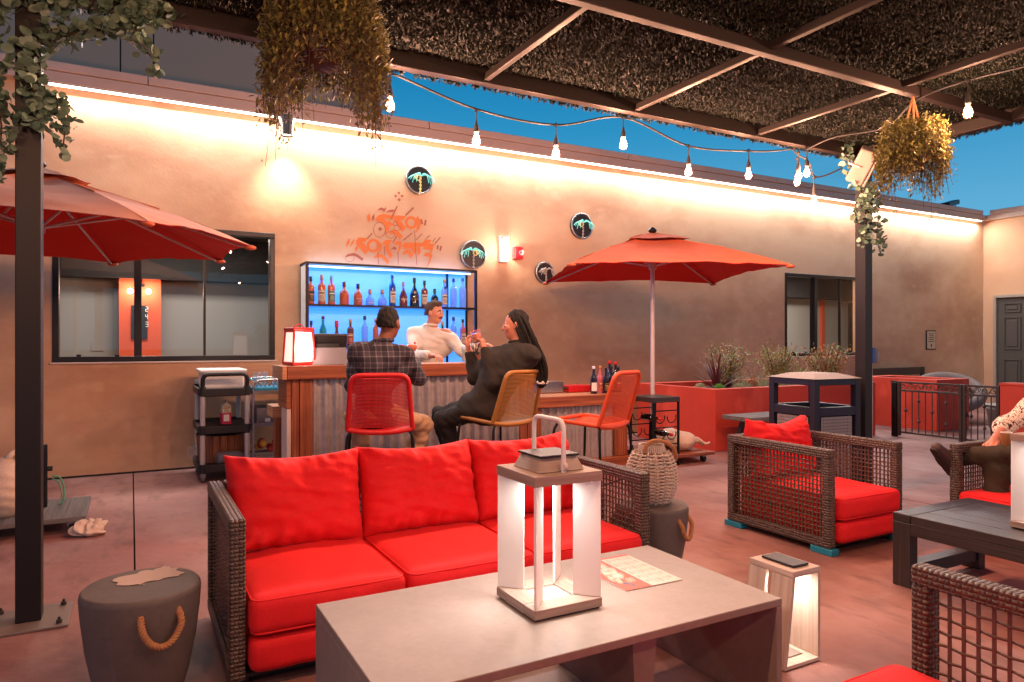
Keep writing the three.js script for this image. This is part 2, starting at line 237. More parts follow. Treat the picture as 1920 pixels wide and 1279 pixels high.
// return wall at the far right with its door
const annex = thing('annex_building', 'pale stucco side building at the far right with a grey panelled door', 'building');
{
  const dz = [0.25, 1.2];
  const w = ext([[0.004, 0], [9, 0], [9, 3.84], [0.004, 3.84]], 0.24, { holes: [[[dz[0], 0.02], [dz[1], 0.02], [dz[1], 2.24], [dz[0], 2.24]]] });
  part('wall', w.rotateY(-PI / 2).translate(15.89, 0, 0), M.stucco_pale, annex);
  part('coping', bx(15.52, 16.0, 3.842, 3.946, 0.005, 9, 0.008), M.coping, annex); part('coping_cap', bx(15.5, 16.02, 3.949, 4.036, 0.2, 9, 0.01), M.coping, annex);
  for (const [z0, z1, y0, y1] of [[0.2, 0.255, 0, 2.29], [1.195, 1.25, 0, 2.29], [0.255, 1.195, 2.235, 2.29]]) part('door_frame', bx(15.62, 15.7, y0, y1, z0, z1, 0.006), M.door_frame, annex);
  const d = part('door', bx(15.69, 15.73, 0.02, 2.23, 0.257, 1.193, 0.004), M.door_grey, annex);
  for (const z of [0.38, 0.77]) for (const [y0, y1] of [[1.93, 2.12], [1.18, 1.84], [0.3, 0.98]]) {
    const w = 0.31; part('panel', [bx(15.665, 15.689, y0, y1, z, z + 0.02, 0.004), bx(15.665, 15.689, y0, y1, z + w - 0.02, z + w, 0.004), bx(15.665, 15.689, y0, y0 + 0.02, z + 0.02, z + w - 0.02, 0.004), bx(15.665, 15.689, y1 - 0.02, y1, z + 0.02, z + w - 0.02, 0.004), bx(15.672, 15.689, y0 + 0.06, y1 - 0.06, z + 0.06, z + w - 0.06, 0.008)], M.door_grey, d);
  }
  part('door_handle', [cyl([15.69, 1.02, 1.12], [15.63, 1.02, 1.12], 0.014), sph(0.03, 15.62, 1.02, 1.12)], M.silver, d);
  for (const y of [0.3, 1.2, 2.0]) part('hinge', bx(15.66, 15.69, y, y + 0.1, 0.25, 0.262), M.silver, d);
}
{ // wall lamp beside that door, out of frame: its light spreads over the pale wall
  const l = thing('wall_lamp', 'black wall lamp on the pale side wall beyond the grey door', 'lamp', [15.6, 2.35, 2.5]);
  part('backplate', bx(-0.005, 0.04, -0.12, 0.12, -0.06, 0.06, 0.01), M.black_metal, l);
  glow('lamp_glass', 0xffe0b8, 5); part('bulb', sph(0.07, -0.1, 0, 0, 1, 1.5, 1), M.lamp_glass, l); part('hood', lathe([[0.02, 0.16], [0.1, 0.13], [0.11, 0.1]], 16).translate(-0.1, 0, 0), M.black_metal, l);
  const p = new THREE.PointLight(0xffd8b0, 2.6); p.position.set(15.5, 2.35, 2.5); p.castShadow = true; p.shadow.radius = 3; scene.add(p);
}
// taller block behind, upper left
{
  const t = thing('tall_block', 'taller plain grey building rising behind the stucco wall at upper left', 'building', [0, 0, -3]);
  for (const [x0, x1] of [[-9, -4.3], [-4.285, -0.14], [-0.125, 0.27], [0.285, 3.5]]) part('wall_panel', bx(x0, x1, 0, 9, -5, 0, 0.01), M.tower_grey, t);
}
{
  const r = thing('roof_antenna', 'small dark equipment bracket standing on the roof edge near the corner', 'antenna', [15.2, 4.03, -0.5], 0.25);
  part('panel', place(bx(-0.05, 0.7, 0, 0.1, -0.08, 0.08, 0.02), 0, 0.16, 0, 0, 0, 0.22), M.black_metal, r); part('panel', place(bx(0.3, 0.85, 0, 0.12, -0.3, -0.12, 0.02), 0, 0.12, 0, 0, 0, 0.2), M.black_metal, r);
  part('panel', place(bx(-0.45, 0.1, 0, 0.07, -0.1, 0.1, 0.01), 0, 0.12, 0, 0, 0, 0.2), M.black_metal, r);
  for (const [x, y] of [[0.35, 0.22], [0.6, 0.28], [-0.2, 0.1]]) part('strut', cyl([x - 0.1, -0.08, 0], [x + 0.04, y, 0], 0.012), M.black_metal, r);
}
// strip of light under the coping
{
  const s = thing('led_strip', 'bright white light strip running under the coping along the wall top', 'light strip', [0, LED_Y, 0.085]);
  glow('strip_glow', 0xffe9d6, 9); part('diffuser', bx(-0.7, 15.4, 0, 0.014, -0.015, 0.015), M.strip_glow, s);
  part('channel', bx(-0.7, 15.4, 0.015, 0.024, -0.02, 0.02), M.silver, s);
}
// ---------- pergola with its clipped artificial hedge ceiling ----------
const perg = thing('pergola', 'dark steel pergola with a ceiling of artificial green hedge mat over the lounge', 'pergola');
{
  const B = M.bronze_beam, yb = 3.02;
  for (const x of [-0.43, 5.88]) {
    const p = part('post', bx(x - 0.052, x + 0.052, 0.012, yb, 3.99, 4.094, 0.006), M.dark_steel, perg);
    part('base_plate', bx(x - 0.17, x + 0.17, 0.001, 0.013, 3.87, 4.21, 0.003), M.plate_steel, p);
    for (const [a, b] of [[-1, -1], [1, -1], [-1, 1], [1, 1]]) part('bolt', [new THREE.CylinderGeometry(0.014, 0.014, 0.016, 6).translate(x + a * 0.13, 0.021, 4.04 + b * 0.13), cyl([x + a * 0.13, 0.02, 4.04 + b * 0.13], [x + a * 0.13, 0.042, 4.04 + b * 0.13], 0.006)], M.iron, p);
  }
  part('edge_beam', bx(-5, 5.935, yb, yb + 0.105, 3.99, 4.06, 0.005), B, perg); part('edge_beam', bx(5.865, 5.935, yb, yb + 0.105, 4.062, 11.4, 0.005), B, perg);
  part('main_beam', bx(-5, 5.863, yb - 0.01, yb + 0.06, 5.222, 5.278, 0.005), B, perg); part('main_beam', bx(-5, 5.863, yb - 0.01, yb + 0.06, 8.322, 8.378, 0.005), B, perg);
  for (const x of [-4.1, -2.86, -1.7, -0.46, 0.78, 2.02, 3.25, 4.51]) for (const [a, b] of [[4.062, 5.22], [5.28, 8.32], [8.38, 11.4]]) part('cross_beam', bx(x - 0.019, x + 0.019, yb + 0.015, yb + 0.06, a, b, 0.004), B, perg);
  part('roof_deck', bx(-5, 5.9, yb + 0.107, yb + 0.14, 4.0, 11.4), M.room_dark, perg);
  // hedge mat: sprigs of small leaves pressed into a mat
  const leaf = (a, t, L, w) => { const g = new THREE.BufferGeometry(), c = Math.cos(a), s = Math.sin(a), x = Math.sin(t) * L, y = -Math.cos(t) * L, m = [c * x * 0.5 - s * w, y * 0.55, s * x * 0.5 + c * w], n = [c * x * 0.5 + s * w, y * 0.55, s * x * 0.5 - c * w]; g.setAttribute('position', new THREE.Float32BufferAttribute([0, 0, 0, ...m, c * x, y, s * x, 0, 0, 0, c * x, y, s * x, ...n], 3)); g.computeVertexNormals(); return g; };
  const sprig = join([0, 1, 2, 3, 4, 5, 6].map((k) => leaf(k * 0.93, 0.35 + (k % 3) * 0.4, 0.027 + 0.006 * (k % 2), 0.004)));
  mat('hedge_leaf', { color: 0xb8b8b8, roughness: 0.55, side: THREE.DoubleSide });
  const put = []; const C = new THREE.Color();
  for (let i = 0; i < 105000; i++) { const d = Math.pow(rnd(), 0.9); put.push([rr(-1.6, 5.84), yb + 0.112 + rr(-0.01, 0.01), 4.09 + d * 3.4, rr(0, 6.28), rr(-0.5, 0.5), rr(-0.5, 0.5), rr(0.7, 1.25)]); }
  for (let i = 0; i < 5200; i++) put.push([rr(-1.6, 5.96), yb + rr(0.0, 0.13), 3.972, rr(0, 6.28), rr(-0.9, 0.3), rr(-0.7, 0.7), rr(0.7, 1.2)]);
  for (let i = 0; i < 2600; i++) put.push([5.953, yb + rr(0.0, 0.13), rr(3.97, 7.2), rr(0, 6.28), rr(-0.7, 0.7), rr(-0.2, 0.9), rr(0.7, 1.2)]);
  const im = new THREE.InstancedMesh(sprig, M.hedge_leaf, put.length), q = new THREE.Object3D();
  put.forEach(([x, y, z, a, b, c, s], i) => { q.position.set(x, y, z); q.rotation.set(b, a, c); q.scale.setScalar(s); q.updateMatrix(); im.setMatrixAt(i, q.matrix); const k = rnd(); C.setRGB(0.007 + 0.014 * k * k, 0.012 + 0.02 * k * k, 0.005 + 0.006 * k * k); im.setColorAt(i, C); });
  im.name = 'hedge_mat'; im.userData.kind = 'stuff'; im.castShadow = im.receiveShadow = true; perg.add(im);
}
// ---------- string lights ----------
glow('bulb_glow', 0xff9458, 11); mat('bulb_glass', { color: 0xffc8a4, roughness: 0.05, phys: { transmission: 0.9, thickness: 0 } });
const bulbShape = lathe([[0.011, 0.05], [0.013, 0.04], [0.02, 0.025], [0.028, 0.0], [0.029, -0.012], [0.024, -0.028], [0.012, -0.038], [0.0001, -0.041]], 16);
const filShape = join([0, 1, 2, 3].map((k) => cyl([0.006 * Math.cos(k * 1.57), 0.03, 0.006 * Math.sin(k * 1.57)], [0.012 * Math.cos(k * 1.57), -0.02, 0.012 * Math.sin(k * 1.57)], 0.0032, 0.0032, 6)).concat([cyl([0, 0.03, 0], [0, -0.024, 0], 0.005, 0.005, 6)]));
const sockShape = join([lathe([[0.0001, 0.13], [0.006, 0.13], [0.008, 0.115], [0.016, 0.09], [0.019, 0.06], [0.015, 0.045], [0.0001, 0.045]], 12), cyl([0, 0.12, 0], [0, 0.2, 0], 0.004, 0.004, 6), new THREE.SphereGeometry(0.014, 8, 6).translate(0, 0.2, 0)]);
const BULB = 2.7;
function stringLights(label, cord, bulbs, lit = 1) {
  const s = thing('string_lights', label, 'string lights');
  part('cord', tube(cord, 0.0075, 6, cord.length * 10), M.rubber, s);
  for (const [x, y, z] of bulbs) {
    const p = part('socket', sockShape, M.rubber, s); p.position.set(x, y - 0.2, z);
    const b = part('bulb', bulbShape, M.bulb_glass, s); b.position.set(x, y - 0.2, z);
    part('filament', filShape, M.bulb_glow, b);
    const l = new THREE.PointLight(0xffece4, BULB * lit); l.position.set(x, y - 0.205, z); l.castShadow = true; l.shadow.radius = 1.1; scene.add(l);
  }
}
stringLights('string of round bulbs sagging along the pergola edge against the blue sky', [[0.2, 3.05, 3.95], [1.0, 3.03, 3.95], [1.408, 3.01, 3.95], [2.0, 2.88, 3.95], [2.62, 2.868, 3.95], [3.21, 3.01, 3.95], [3.85, 2.885, 3.95], [4.51, 2.93, 3.95], [4.86, 2.98, 3.95], [5.1, 3.03, 3.97]],
  [[1.408, 3.01, 3.95], [2.0, 2.874, 3.95], [2.62, 2.868, 3.95], [3.21, 3.01, 3.95], [3.85, 2.885, 3.95], [4.51, 2.935, 3.95]], 2.2);
stringLights('string of bulbs running under the hedge ceiling along the far cross beam', [[5.1, 3.0, 4.05], [5.0, 3.0, 4.4], [4.92, 2.94, 4.88], [4.72, 3.0, 5.24], [4.65, 3.0, 5.61], [4.6, 2.95, 6.2], [4.6, 3.0, 6.8], [4.3, 2.95, 7.6], [4.3, 3.0, 8.3]], [[5.1, 3.0, 4.05], [4.92, 2.94, 4.88], [4.65, 3.0, 5.61], [4.6, 2.95, 6.2], [4.45, 2.97, 7.2], [4.3, 3.0, 8.2]]);
stringLights('short drooping end of bulb string beside the white speaker', [[5.02, 3.02, 3.96], [5.1, 2.98, 3.95], [5.25, 2.93, 3.95], [5.33, 2.82, 3.94], [5.45, 2.83, 3.96], [5.6, 2.9, 4.02]], [[5.1, 2.94, 3.95], [5.07, 2.98, 3.99], [5.33, 2.8, 3.94]], 0.4);
stringLights('string of bulbs across the hedge ceiling above the coffee table', [[-2.4, 3.0, 6.7], [-1.7, 2.9, 6.7], [-0.5, 3.0, 6.7], [0.7, 2.92, 6.7], [1.6, 3.0, 6.7], [2.6, 2.95, 6.8]], [[-2.2, 2.96, 6.7], [-1.2, 2.94, 6.7], [-0.2, 2.97, 6.7], [0.7, 2.92, 6.7], [1.6, 3.0, 6.7], [2.5, 2.95, 6.8]], 1.25);
stringLights('string of bulbs across the hedge ceiling behind the viewpoint', [[-2.4, 3.0, 9.0], [-0.8, 2.9, 9.0], [0.7, 3.0, 9.0], [2.2, 2.9, 9.0], [3.8, 3.0, 9.0]], [[-2.0, 2.96, 9.0], [-0.8, 2.9, 9.0], [0.7, 3.0, 9.0], [2.2, 2.9, 9.0], [3.6, 2.98, 9.0]]);
// ---------- things on the wall ----------
{ // orange brush lettering painted on the plaster: flat strokes of a broad pen
  const strokes = [[[[-0.273,0.23],[-0.211,0.25],[-0.086,0.247],[0.081,0.252]],0.033],[[[-0.273,0.218],[-0.195,0.195],[-0.137,0.128],[-0.148,0.059]],0.042],[[[-0.094,0.241],[-0.125,0.189],[-0.07,0.148]],0.029],[[[-0.03,0.243],[0.009,0.177],[0.073,0.106]],0.05],[[[0.231,0.265],[0.264,0.198],[0.247,0.108]],0.043],[[[-0.101,0.074],[-0.03,0.064],[0.037,0.008]],0.037],[[[-0.28,0.285],[-0.249,0.325],[-0.211,0.336],[-0.172,0.317]],0.021],[[[-0.141,0.309],[-0.101,0.321],[-0.058,0.325]],0.021],[[[-0.172,0.347],[-0.172,0.313]],0.024],[[[-0.094,0.222],[-0.015,0.388]],0.011],[[[0.089,0.283],[0.194,0.388]],0.013],[[[0.061,-0.024],[0.178,0.076]],0.01],[[[-0.395,-0.041],[-0.326,0.035]],0.01],[[[0.227,-0.005],[0.309,0.078]],0.007],[[[0.475,-0.035],[0.55,0.049]],0.01],[[[0.441,-0.021],[0.483,0.036]],0.007],[[[-0.07,-0.063],[-0.022,0.023]],0.01],[[[0.294,0.254],[0.307,0.194]],0.016],[[[0.354,0.252],[0.342,0.181]],0.016],[[[-0.376,0.254],[-0.361,0.181]],0.029],[[[-0.315,0.252],[-0.311,0.196]],0.024],[[[-0.616,-0.064],[-0.621,-0.126]],0.032],[[[-0.56,-0.067],[-0.572,-0.123]],0.032],[[[-0.516,-0.057],[-0.456,-0.052],[-0.399,-0.057]],0.033],[[[-0.504,-0.071],[-0.44,-0.137],[-0.387,-0.196]],0.052],[[[-0.273,-0.062],[-0.226,-0.108],[-0.238,-0.191]],0.03],[[[-0.187,-0.064],[-0.09,-0.05]],0.032],[[[-0.152,-0.065],[-0.137,-0.143],[-0.086,-0.238]],0.037],[[[-0.094,-0.144],[-0.062,-0.123],[-0.03,-0.137]],0.024],[[[-0.042,-0.062],[0.021,-0.066],[0.005,-0.165]],0.032],[[[0.061,-0.074],[0.194,-0.067],[0.317,-0.062],[0.462,-0.065]],0.034],[[[0.073,-0.1],[0.17,-0.097],[0.219,-0.163]],0.037],[[[0.065,-0.169],[0.129,-0.161],[0.174,-0.216]],0.036],[[[0.247,-0.077],[0.272,-0.175]],0.033],[[[0.333,-0.087],[0.433,-0.107],[0.404,-0.179]],0.034],[[[0.338,-0.175],[0.42,-0.194],[0.375,-0.324]],0.033],[[[0.329,-0.013],[0.416,-0.019]],0.032],[[[0.358,0.023],[0.408,0.058]],0.021],[[[-0.635,-0.252],[-0.546,-0.232],[-0.44,-0.288]],0.023],[[[-0.296,-0.239],[-0.211,-0.232],[-0.125,-0.309]],0.03],[[[0.517,-0.055],[0.508,-0.103]],0.016],[[[0.561,-0.06],[0.544,-0.12]],0.016],[[[-0.519,-0.131],[-0.516,-0.182]],0.029],[[[0.206,0.109],[0.215,-0.029],[0.235,-0.312]],0.006],[[[-0.261,-0.181],[-0.249,-0.33]],0.006],[[[-0.007,-0.166],[-0.003,-0.325]],0.006],[[[-0.18,-0.116],[-0.172,-0.221]],0.006]];
  const rings = [[[[-0.164,0.088],[-0.17,0.053],[-0.186,0.023],[-0.21,0.002],[-0.238,-0.007],[-0.266,-0.002],[-0.29,0.015],[-0.305,0.043],[-0.311,0.077],[-0.305,0.112],[-0.29,0.142],[-0.266,0.163],[-0.238,0.173],[-0.21,0.168],[-0.186,0.15],[-0.17,0.122],[-0.164,0.088]],0.007],[[[0.225,0.206],[0.22,0.182],[0.207,0.16],[0.186,0.145],[0.162,0.138],[0.138,0.141],[0.117,0.153],[0.104,0.173],[0.099,0.196],[0.104,0.221],[0.117,0.242],[0.138,0.257],[0.162,0.264],[0.186,0.261],[0.207,0.249],[0.22,0.23],[0.225,0.206]],0.032],[[[-0.252,-0.109],[-0.257,-0.135],[-0.27,-0.157],[-0.291,-0.173],[-0.315,-0.179],[-0.339,-0.176],[-0.359,-0.163],[-0.373,-0.142],[-0.377,-0.118],[-0.373,-0.092],[-0.359,-0.07],[-0.339,-0.055],[-0.315,-0.048],[-0.291,-0.051],[-0.27,-0.064],[-0.257,-0.084],[-0.252,-0.109]],0.033],[[[-0.013,0.176],[-0.015,0.166],[-0.02,0.157],[-0.029,0.151],[-0.038,0.148],[-0.048,0.149],[-0.056,0.154],[-0.062,0.162],[-0.064,0.172],[-0.062,0.182],[-0.056,0.19],[-0.048,0.197],[-0.038,0.199],[-0.029,0.198],[-0.02,0.193],[-0.015,0.185],[-0.013,0.176]],0.007],[[[0.029,0.126],[0.026,0.114],[0.016,0.103],[0.002,0.096],[-0.015,0.092],[-0.031,0.093],[-0.045,0.099],[-0.055,0.108],[-0.058,0.119],[-0.055,0.131],[-0.045,0.141],[-0.031,0.149],[-0.015,0.153],[0.002,0.152],[0.016,0.146],[0.026,0.137],[0.029,0.126]],0.006],[[[-0.046,0.037],[-0.05,0.02],[-0.062,0.006],[-0.08,-0.004],[-0.101,-0.009],[-0.122,-0.007],[-0.14,0.0],[-0.152,0.013],[-0.156,0.029],[-0.152,0.045],[-0.14,0.059],[-0.122,0.069],[-0.101,0.074],[-0.08,0.073],[-0.062,0.065],[-0.05,0.052],[-0.046,0.037]],0.006],[[[-0.546,-0.272],[-0.55,-0.289],[-0.561,-0.304],[-0.578,-0.315],[-0.598,-0.319],[-0.618,-0.317],[-0.634,-0.308],[-0.646,-0.295],[-0.649,-0.278],[-0.646,-0.261],[-0.634,-0.246],[-0.618,-0.236],[-0.598,-0.231],[-0.578,-0.233],[-0.561,-0.242],[-0.55,-0.255],[-0.546,-0.272]],0.005]];
  const t = thing('wall_lettering', 'orange calligraphic lettering painted on the wall above the back bar', 'lettering', [2.85, 2.6, 0.002]);
  const ribbon = (pts, w, nib) => { // a pen held at one angle: every point widens along the nib
    const c = new THREE.CatmullRomCurve3(pts.map(([x, y]) => V(x, y, 0))), n = pts.length * 5, pos = [], idx = [];
    for (let i = 0; i <= n; i++) { const p = c.getPoint(i / n), d = c.getTangent(i / n), nx = nib ? 0.62 : -d.y, ny = nib ? 0.78 : d.x, cr = nib ? Math.max(0.35, Math.abs(d.x * ny - d.y * nx)) : 1, k = w / 2 / (nib ? Math.max(cr, 0.7) : 1); pos.push(p.x - nx * k, p.y - ny * k, 0, p.x + nx * k, p.y + ny * k, 0); if (i) { const a = (i - 1) * 2; idx.push(a, a + 2, a + 1, a + 1, a + 2, a + 3); } }
    const g = new THREE.BufferGeometry(); g.setAttribute('position', new THREE.Float32BufferAttribute(pos, 3)); g.setIndex(idx); g.computeVertexNormals(); return g;
  };
  mat('orange_paint', { color: 0xdd7a3c, roughness: 0.8, side: THREE.DoubleSide }); mat('rust_paint', { color: 0xa9604a, roughness: 0.85, side: THREE.DoubleSide });
  strokes.forEach(([p, w], i) => part('brush_stroke', ribbon(p, w * 1.45, w > 0.02).translate(0, 0, i * 0.00003), w < 0.025 ? M.rust_paint : M.orange_paint, t));
  rings.forEach(([p, w], i) => part('brush_stroke', ribbon(p, w, false).translate(0, 0, 0.0016 + i * 0.00004), w < 0.025 ? M.rust_paint : M.orange_paint, t));
  for (const [x, y, r] of [[-0.23, 0.092, 0.028], [0.005, 0.548, 0.02], [-0.036, 0.508, 0.02], [0.046, 0.516, 0.02], [0.009, 0.466, 0.022]]) part('dot', new THREE.CircleGeometry(r, 4).translate(x, y, 0.0022), M.rust_paint, t);
}
{ // cylinder downlight
  const s = thing('cylinder_spotlight', 'short metal cylinder spotlight shining down the wall beside the window', 'spotlight', [1.5, 3.7, 0.2]);
  part('housing', lathe([[0.0001, 0.12], [0.065, 0.12], [0.07, 0.115], [0.07, -0.1], [0.062, -0.1], [0.058, -0.07], [0.0001, -0.07]], 24), plain('lamp_bronze', 0x6d6258, 0.35, 0.6), s);
  glow('spot_lens_glow', 0xfff1d4, 10); part('lens', new THREE.CylinderGeometry(0.056, 0.056, 0.01, 20).translate(0, -0.076, 0), M.spot_lens_glow, s);
  part('bracket', bx(-0.02, 0.02, 0.02, 0.07, -0.2, -0.06), M.lamp_bronze, s);
  const l = new THREE.SpotLight(0xfff2dc, 8, 0, 0.85, 0.9); l.position.set(1.5, 3.6, 0.2); l.target.position.set(1.5, 0, 0.15); l.castShadow = true; l.shadow.radius = 2.5; scene.add(l, l.target);
}
{ // slim sconce
  const s = thing('wall_sconce', 'slim white glowing wall sconce next to the red fire strobe', 'wall light', [4.275, 2.53, 0]);
  part('back_box', bx(-0.055, 0.055, -0.15, 0.19, 0, 0.05, 0.005), M.white_paint, s); glow('sconce_glow', 0xfff4ea, 5);
  part('diffuser', bx(-0.04, 0.04, -0.14, 0.15, 0.051, 0.13, 0.015), M.sconce_glow, s);
  part('cap', bx(-0.045, 0.045, 0.152, 0.185, 0.05, 0.135, 0.005), M.speaker_white, s);
  const l = new THREE.PointLight(0xffeedd, 1.1); l.position.set(4.275, 2.53, 0.155); l.shadow.radius = 2; l.castShadow = true; scene.add(l);
}
{
  const s = thing('fire_strobe', 'small red fire alarm strobe on the wall', 'fire alarm', [4.48, 2.51, 0]);
  part('box', bx(-0.06, 0.06, -0.08, 0.08, 0, 0.05, 0.006), plain('alarm_pink', 0xd0555a, 0.5), s); part('face', bx(-0.06, 0.06, -0.082, 0.082, 0.051, 0.1, 0.012), M.red_metal, s);
  part('lens', sph(0.035, 0.02, 0, 0.1, 1, 1, 0.7), M.clear_glass, s); part('horn', lathe([[0.012, 0], [0.03, 0.012], [0.034, 0.02]], 16).rotateX(PI / 2).translate(0.02, 0, 0.099), M.white_paint, s);
}
{ // round neon palm signs
  glow('neon_teal', 0x4cc8b8, 0.8, 0x7fc8be); glow('neon_gold', 0xd8b45a, 0.6, 0xd8c08a); plain('neon_off', 0xb8aca0, 0.35); plain('sign_disc', 0x171f1e, 0.55); plain('sign_disc_brown', 0x241d19, 0.55);
  const sign = (label, x, y, r, disc, frond, trunk, flip, off) => {
    const s = thing('palm_sign', label, 'neon sign', [x, y, 0.002], 0, 'round palm signs on the wall');
    part('disc', new THREE.CylinderGeometry(r, r, 0.05, 40).rotateX(PI / 2).translate(0, 0, 0.045), disc, s); part('rim', new THREE.TorusGeometry(r, 0.012, 8, 48).translate(0, 0, 0.07), M.silver, s);
    part('standoff', cyl([0, 0, 0], [0, 0, 0.03], 0.03), M.black_metal, s);
    const f = flip;
    for (let k = 0; k < 9; k++) { const sd = k % 2 ? 1 : -1, L = r * (0.42 + 0.075 * k), cx = 0.02 * f; part('frond', tube([[cx, r * 0.28, 0.085], [cx + sd * L * 0.35, r * (0.5 - 0.02 * k), 0.095], [cx + sd * L * 0.8, r * (0.36 - 0.02 * k), 0.105], [cx + sd * L * 1.05, r * (-0.02 - 0.35 * hash(k, 3, 5)), 0.11]], 0.0042, 6, 16), off ? M.neon_off : frond, s); }
    part('trunk', tube([[0.02 * f, r * 0.28, 0.085], [0.005 * f, 0, 0.085], [0.01 * f, -r * 0.5, 0.085], [-0.005 * f, -r * 1.1, 0.085]], 0.005, 6), off ? M.neon_off : trunk, s);
    for (let k = 0; k < 5; k++) part('trunk_ring', new THREE.TorusGeometry(0.013, 0.004, 5, 10).translate(0.006 * f, r * 0.1 - k * r * 0.26, 0.087), off ? M.neon_off : trunk, s);
    part('coconut', [new THREE.TorusGeometry(0.03, 0.006, 6, 12).translate(-0.02 * f, r * 0.12, 0.085), new THREE.TorusGeometry(0.022, 0.006, 6, 12).translate(-0.05 * f, r * 0.2, 0.085)], off ? M.neon_off : M.neon_gold, s);
  };
  sign('highest round palm sign, black disc with teal fronds above the orange lettering', 3.094, 3.32, 0.165, M.sign_disc, M.neon_teal, M.neon_gold, 1);
  sign('round palm sign with a half grey disc just right of the back bar top', 3.825, 2.45, 0.17, plain('sign_disc_grey', 0x332e2c, 0.4), M.neon_teal, M.neon_off, -1);
  sign('small unlit brown palm sign at the left tip of the far umbrella', 4.89, 2.27, 0.135, M.sign_disc_brown, M.neon_off, M.neon_off, 1, true);
  sign('round palm sign with teal fronds above and left of the far umbrella', 5.49, 2.945, 0.17, M.sign_disc_brown, M.neon_teal, M.neon_off, 1);
}
{
  const c = document.createElement('canvas'); c.width = 128; c.height = 128; const x = c.getContext('2d'); x.fillStyle = '#c8b49a'; x.fillRect(0, 0, 128, 128); x.fillStyle = '#5a4636'; for (let i = 0; i < 5; i++) x.fillRect(20 + (i % 2) * 8, 16 + i * 14, 88 - (i % 2) * 16, 6); x.beginPath(); x.arc(64, 104, 12, 0, 7); x.fill();
  const t = new THREE.CanvasTexture(c); t.colorSpace = THREE.SRGBColorSpace;
  const s = thing('notice_plaque', 'small beige notice plaque on the wall near the far corner', 'sign', [13.78, 1.37, 0.001]);
  part('frame', bx(-0.16, 0.16, -0.19, 0.19, 0, 0.015, 0.004), M.window_frame, s); part('notice', new THREE.PlaneGeometry(0.28, 0.34).translate(0, 0, 0.018), mat('notice_print', { map: t, roughness: 0.6 }), s);
}
// ---------- back bar with its bottles ----------
{
  const b = thing('back_bar_shelf', 'black framed back bar shelf glowing blue behind the bottles', 'shelf', [0, 0, 0]);
  const x0 = 1.68, x1 = 3.76, z1 = 0.32, f = M.black_metal, t = 0.032;
  glow('blue_panel_glow', 0x3c96ff, 1.05, 0x6aa8ff); part('light_panel', bx(x0 + 0.03, x1 - 0.03, 0.4, 2.19, 0.012, 0.03), M.blue_panel_glow, b);
  part('side_panel', bx(x0 + 0.003, x0 + 0.018, 0.1, 2.19, 0.035, z1 - 0.04), M.white_paint, b);
  for (const x of [x0, x1 - t]) for (const z of [0.002, z1 - t]) part('upright', bx(x, x + t, 0, 2.2, z, z + t, 0.003), f, b);
  part('upright', bx(x1 - 0.3, x1 - 0.275, 0.4, 2.19, 0.032, 0.055), f, b);
  part('top', bx(x0, x1, 2.2, 2.225, 0.002, z1, 0.003), f, b);
  for (const y of [1.735, 1.26, 0.76]) part('shelf', bx(x0 + 0.004, x1 - 0.004, y, y + 0.026, 0.032, z1 - 0.002, 0.003), f, b);
  glow('shelf_strip_glow', 0x9fd4ff, 4); part('light_strip', bx(x0 + 0.05, x1 - 0.05, 2.176, 2.192, 0.2, 0.225), M.shelf_strip_glow, b);
  areaLight('shelf_strip_light', 0x6fb8ff, 26, 1.9, 0.03, [2.72, 2.172, 0.212], [2.72, 0, 0.18]);
  part('light_strip', bx(x0 + 0.05, x1 - 0.05, 2.226, 2.234, 0.05, 0.075), M.shelf_strip_glow, b); areaLight('shelf_top_light', 0x4a96ff, 9, 1.9, 0.025, [2.72, 2.237, 0.062], [2.72, 4, 0.04]);
  areaLight('shelf_strip_light_low', 0x6fb8ff, 14, 1.9, 0.03, [2.72, 1.73, 0.26], [2.72, 0, 0.2]);
}
const tintG = (n, c, r = 0.08, tr = 0) => tr ? mat(n, { color: c, roughness: r, phys: { transmission: tr, thickness: 0 } }) : mat(n, { color: c, roughness: r, phys: { clearcoat: 0.8, clearcoatRoughness: 0.05 } });
tintG('amber', 0xc2561c); tintG('dark_amber', 0x6a2412); tintG('blue_glass', 0x173f8f); tintG('green_glass', 0x10301c); tintG('dark_wine', 0x170a10); tintG('rose', 0xc2606a); tintG('teal_glass', 0x1d8f9c); tintG('clear_spirit', 0xb8d4ea, 0.05, 0.7); plain('label_cream', 0xd9cbb0, 0.7); plain('label_dark', 0x1d1a1c, 0.6); plain('label_red', 0x9c1f22, 0.6); plain('label_green', 0x2f6a4c, 0.6); plain('cap_gold', 0xb07a4a, 0.35, 0.5); plain('cap_black', 0x141416, 0.4);
const labelTex = (name, base, ink, s) => { const c = document.createElement('canvas'); c.width = 96; c.height = 96; const x = c.getContext('2d'); x.fillStyle = base; x.fillRect(0, 0, 96, 96); x.fillStyle = ink; x.fillRect(14, 14 + 6 * (s % 3), 68, 12); for (let i = 0; i < 5; i++) x.fillRect(20 + 5 * hash(i, s, 1), 44 + i * 8, 56 - 10 * hash(i, s, 2), 3); x.strokeStyle = ink; x.lineWidth = 3; x.strokeRect(5, 5, 86, 86); const t = new THREE.CanvasTexture(c); t.colorSpace = THREE.SRGBColorSpace; M[name].map = t; M[name].color.set(0xffffff); };
labelTex('label_cream', '#d9cbb0', '#5a3a28', 1); labelTex('label_dark', '#1f1b1c', '#b8925a', 2); labelTex('label_red', '#9c1f22', '#e0c8a0', 3); labelTex('label_green', '#2f6a4c', '#e6dcc0', 4);
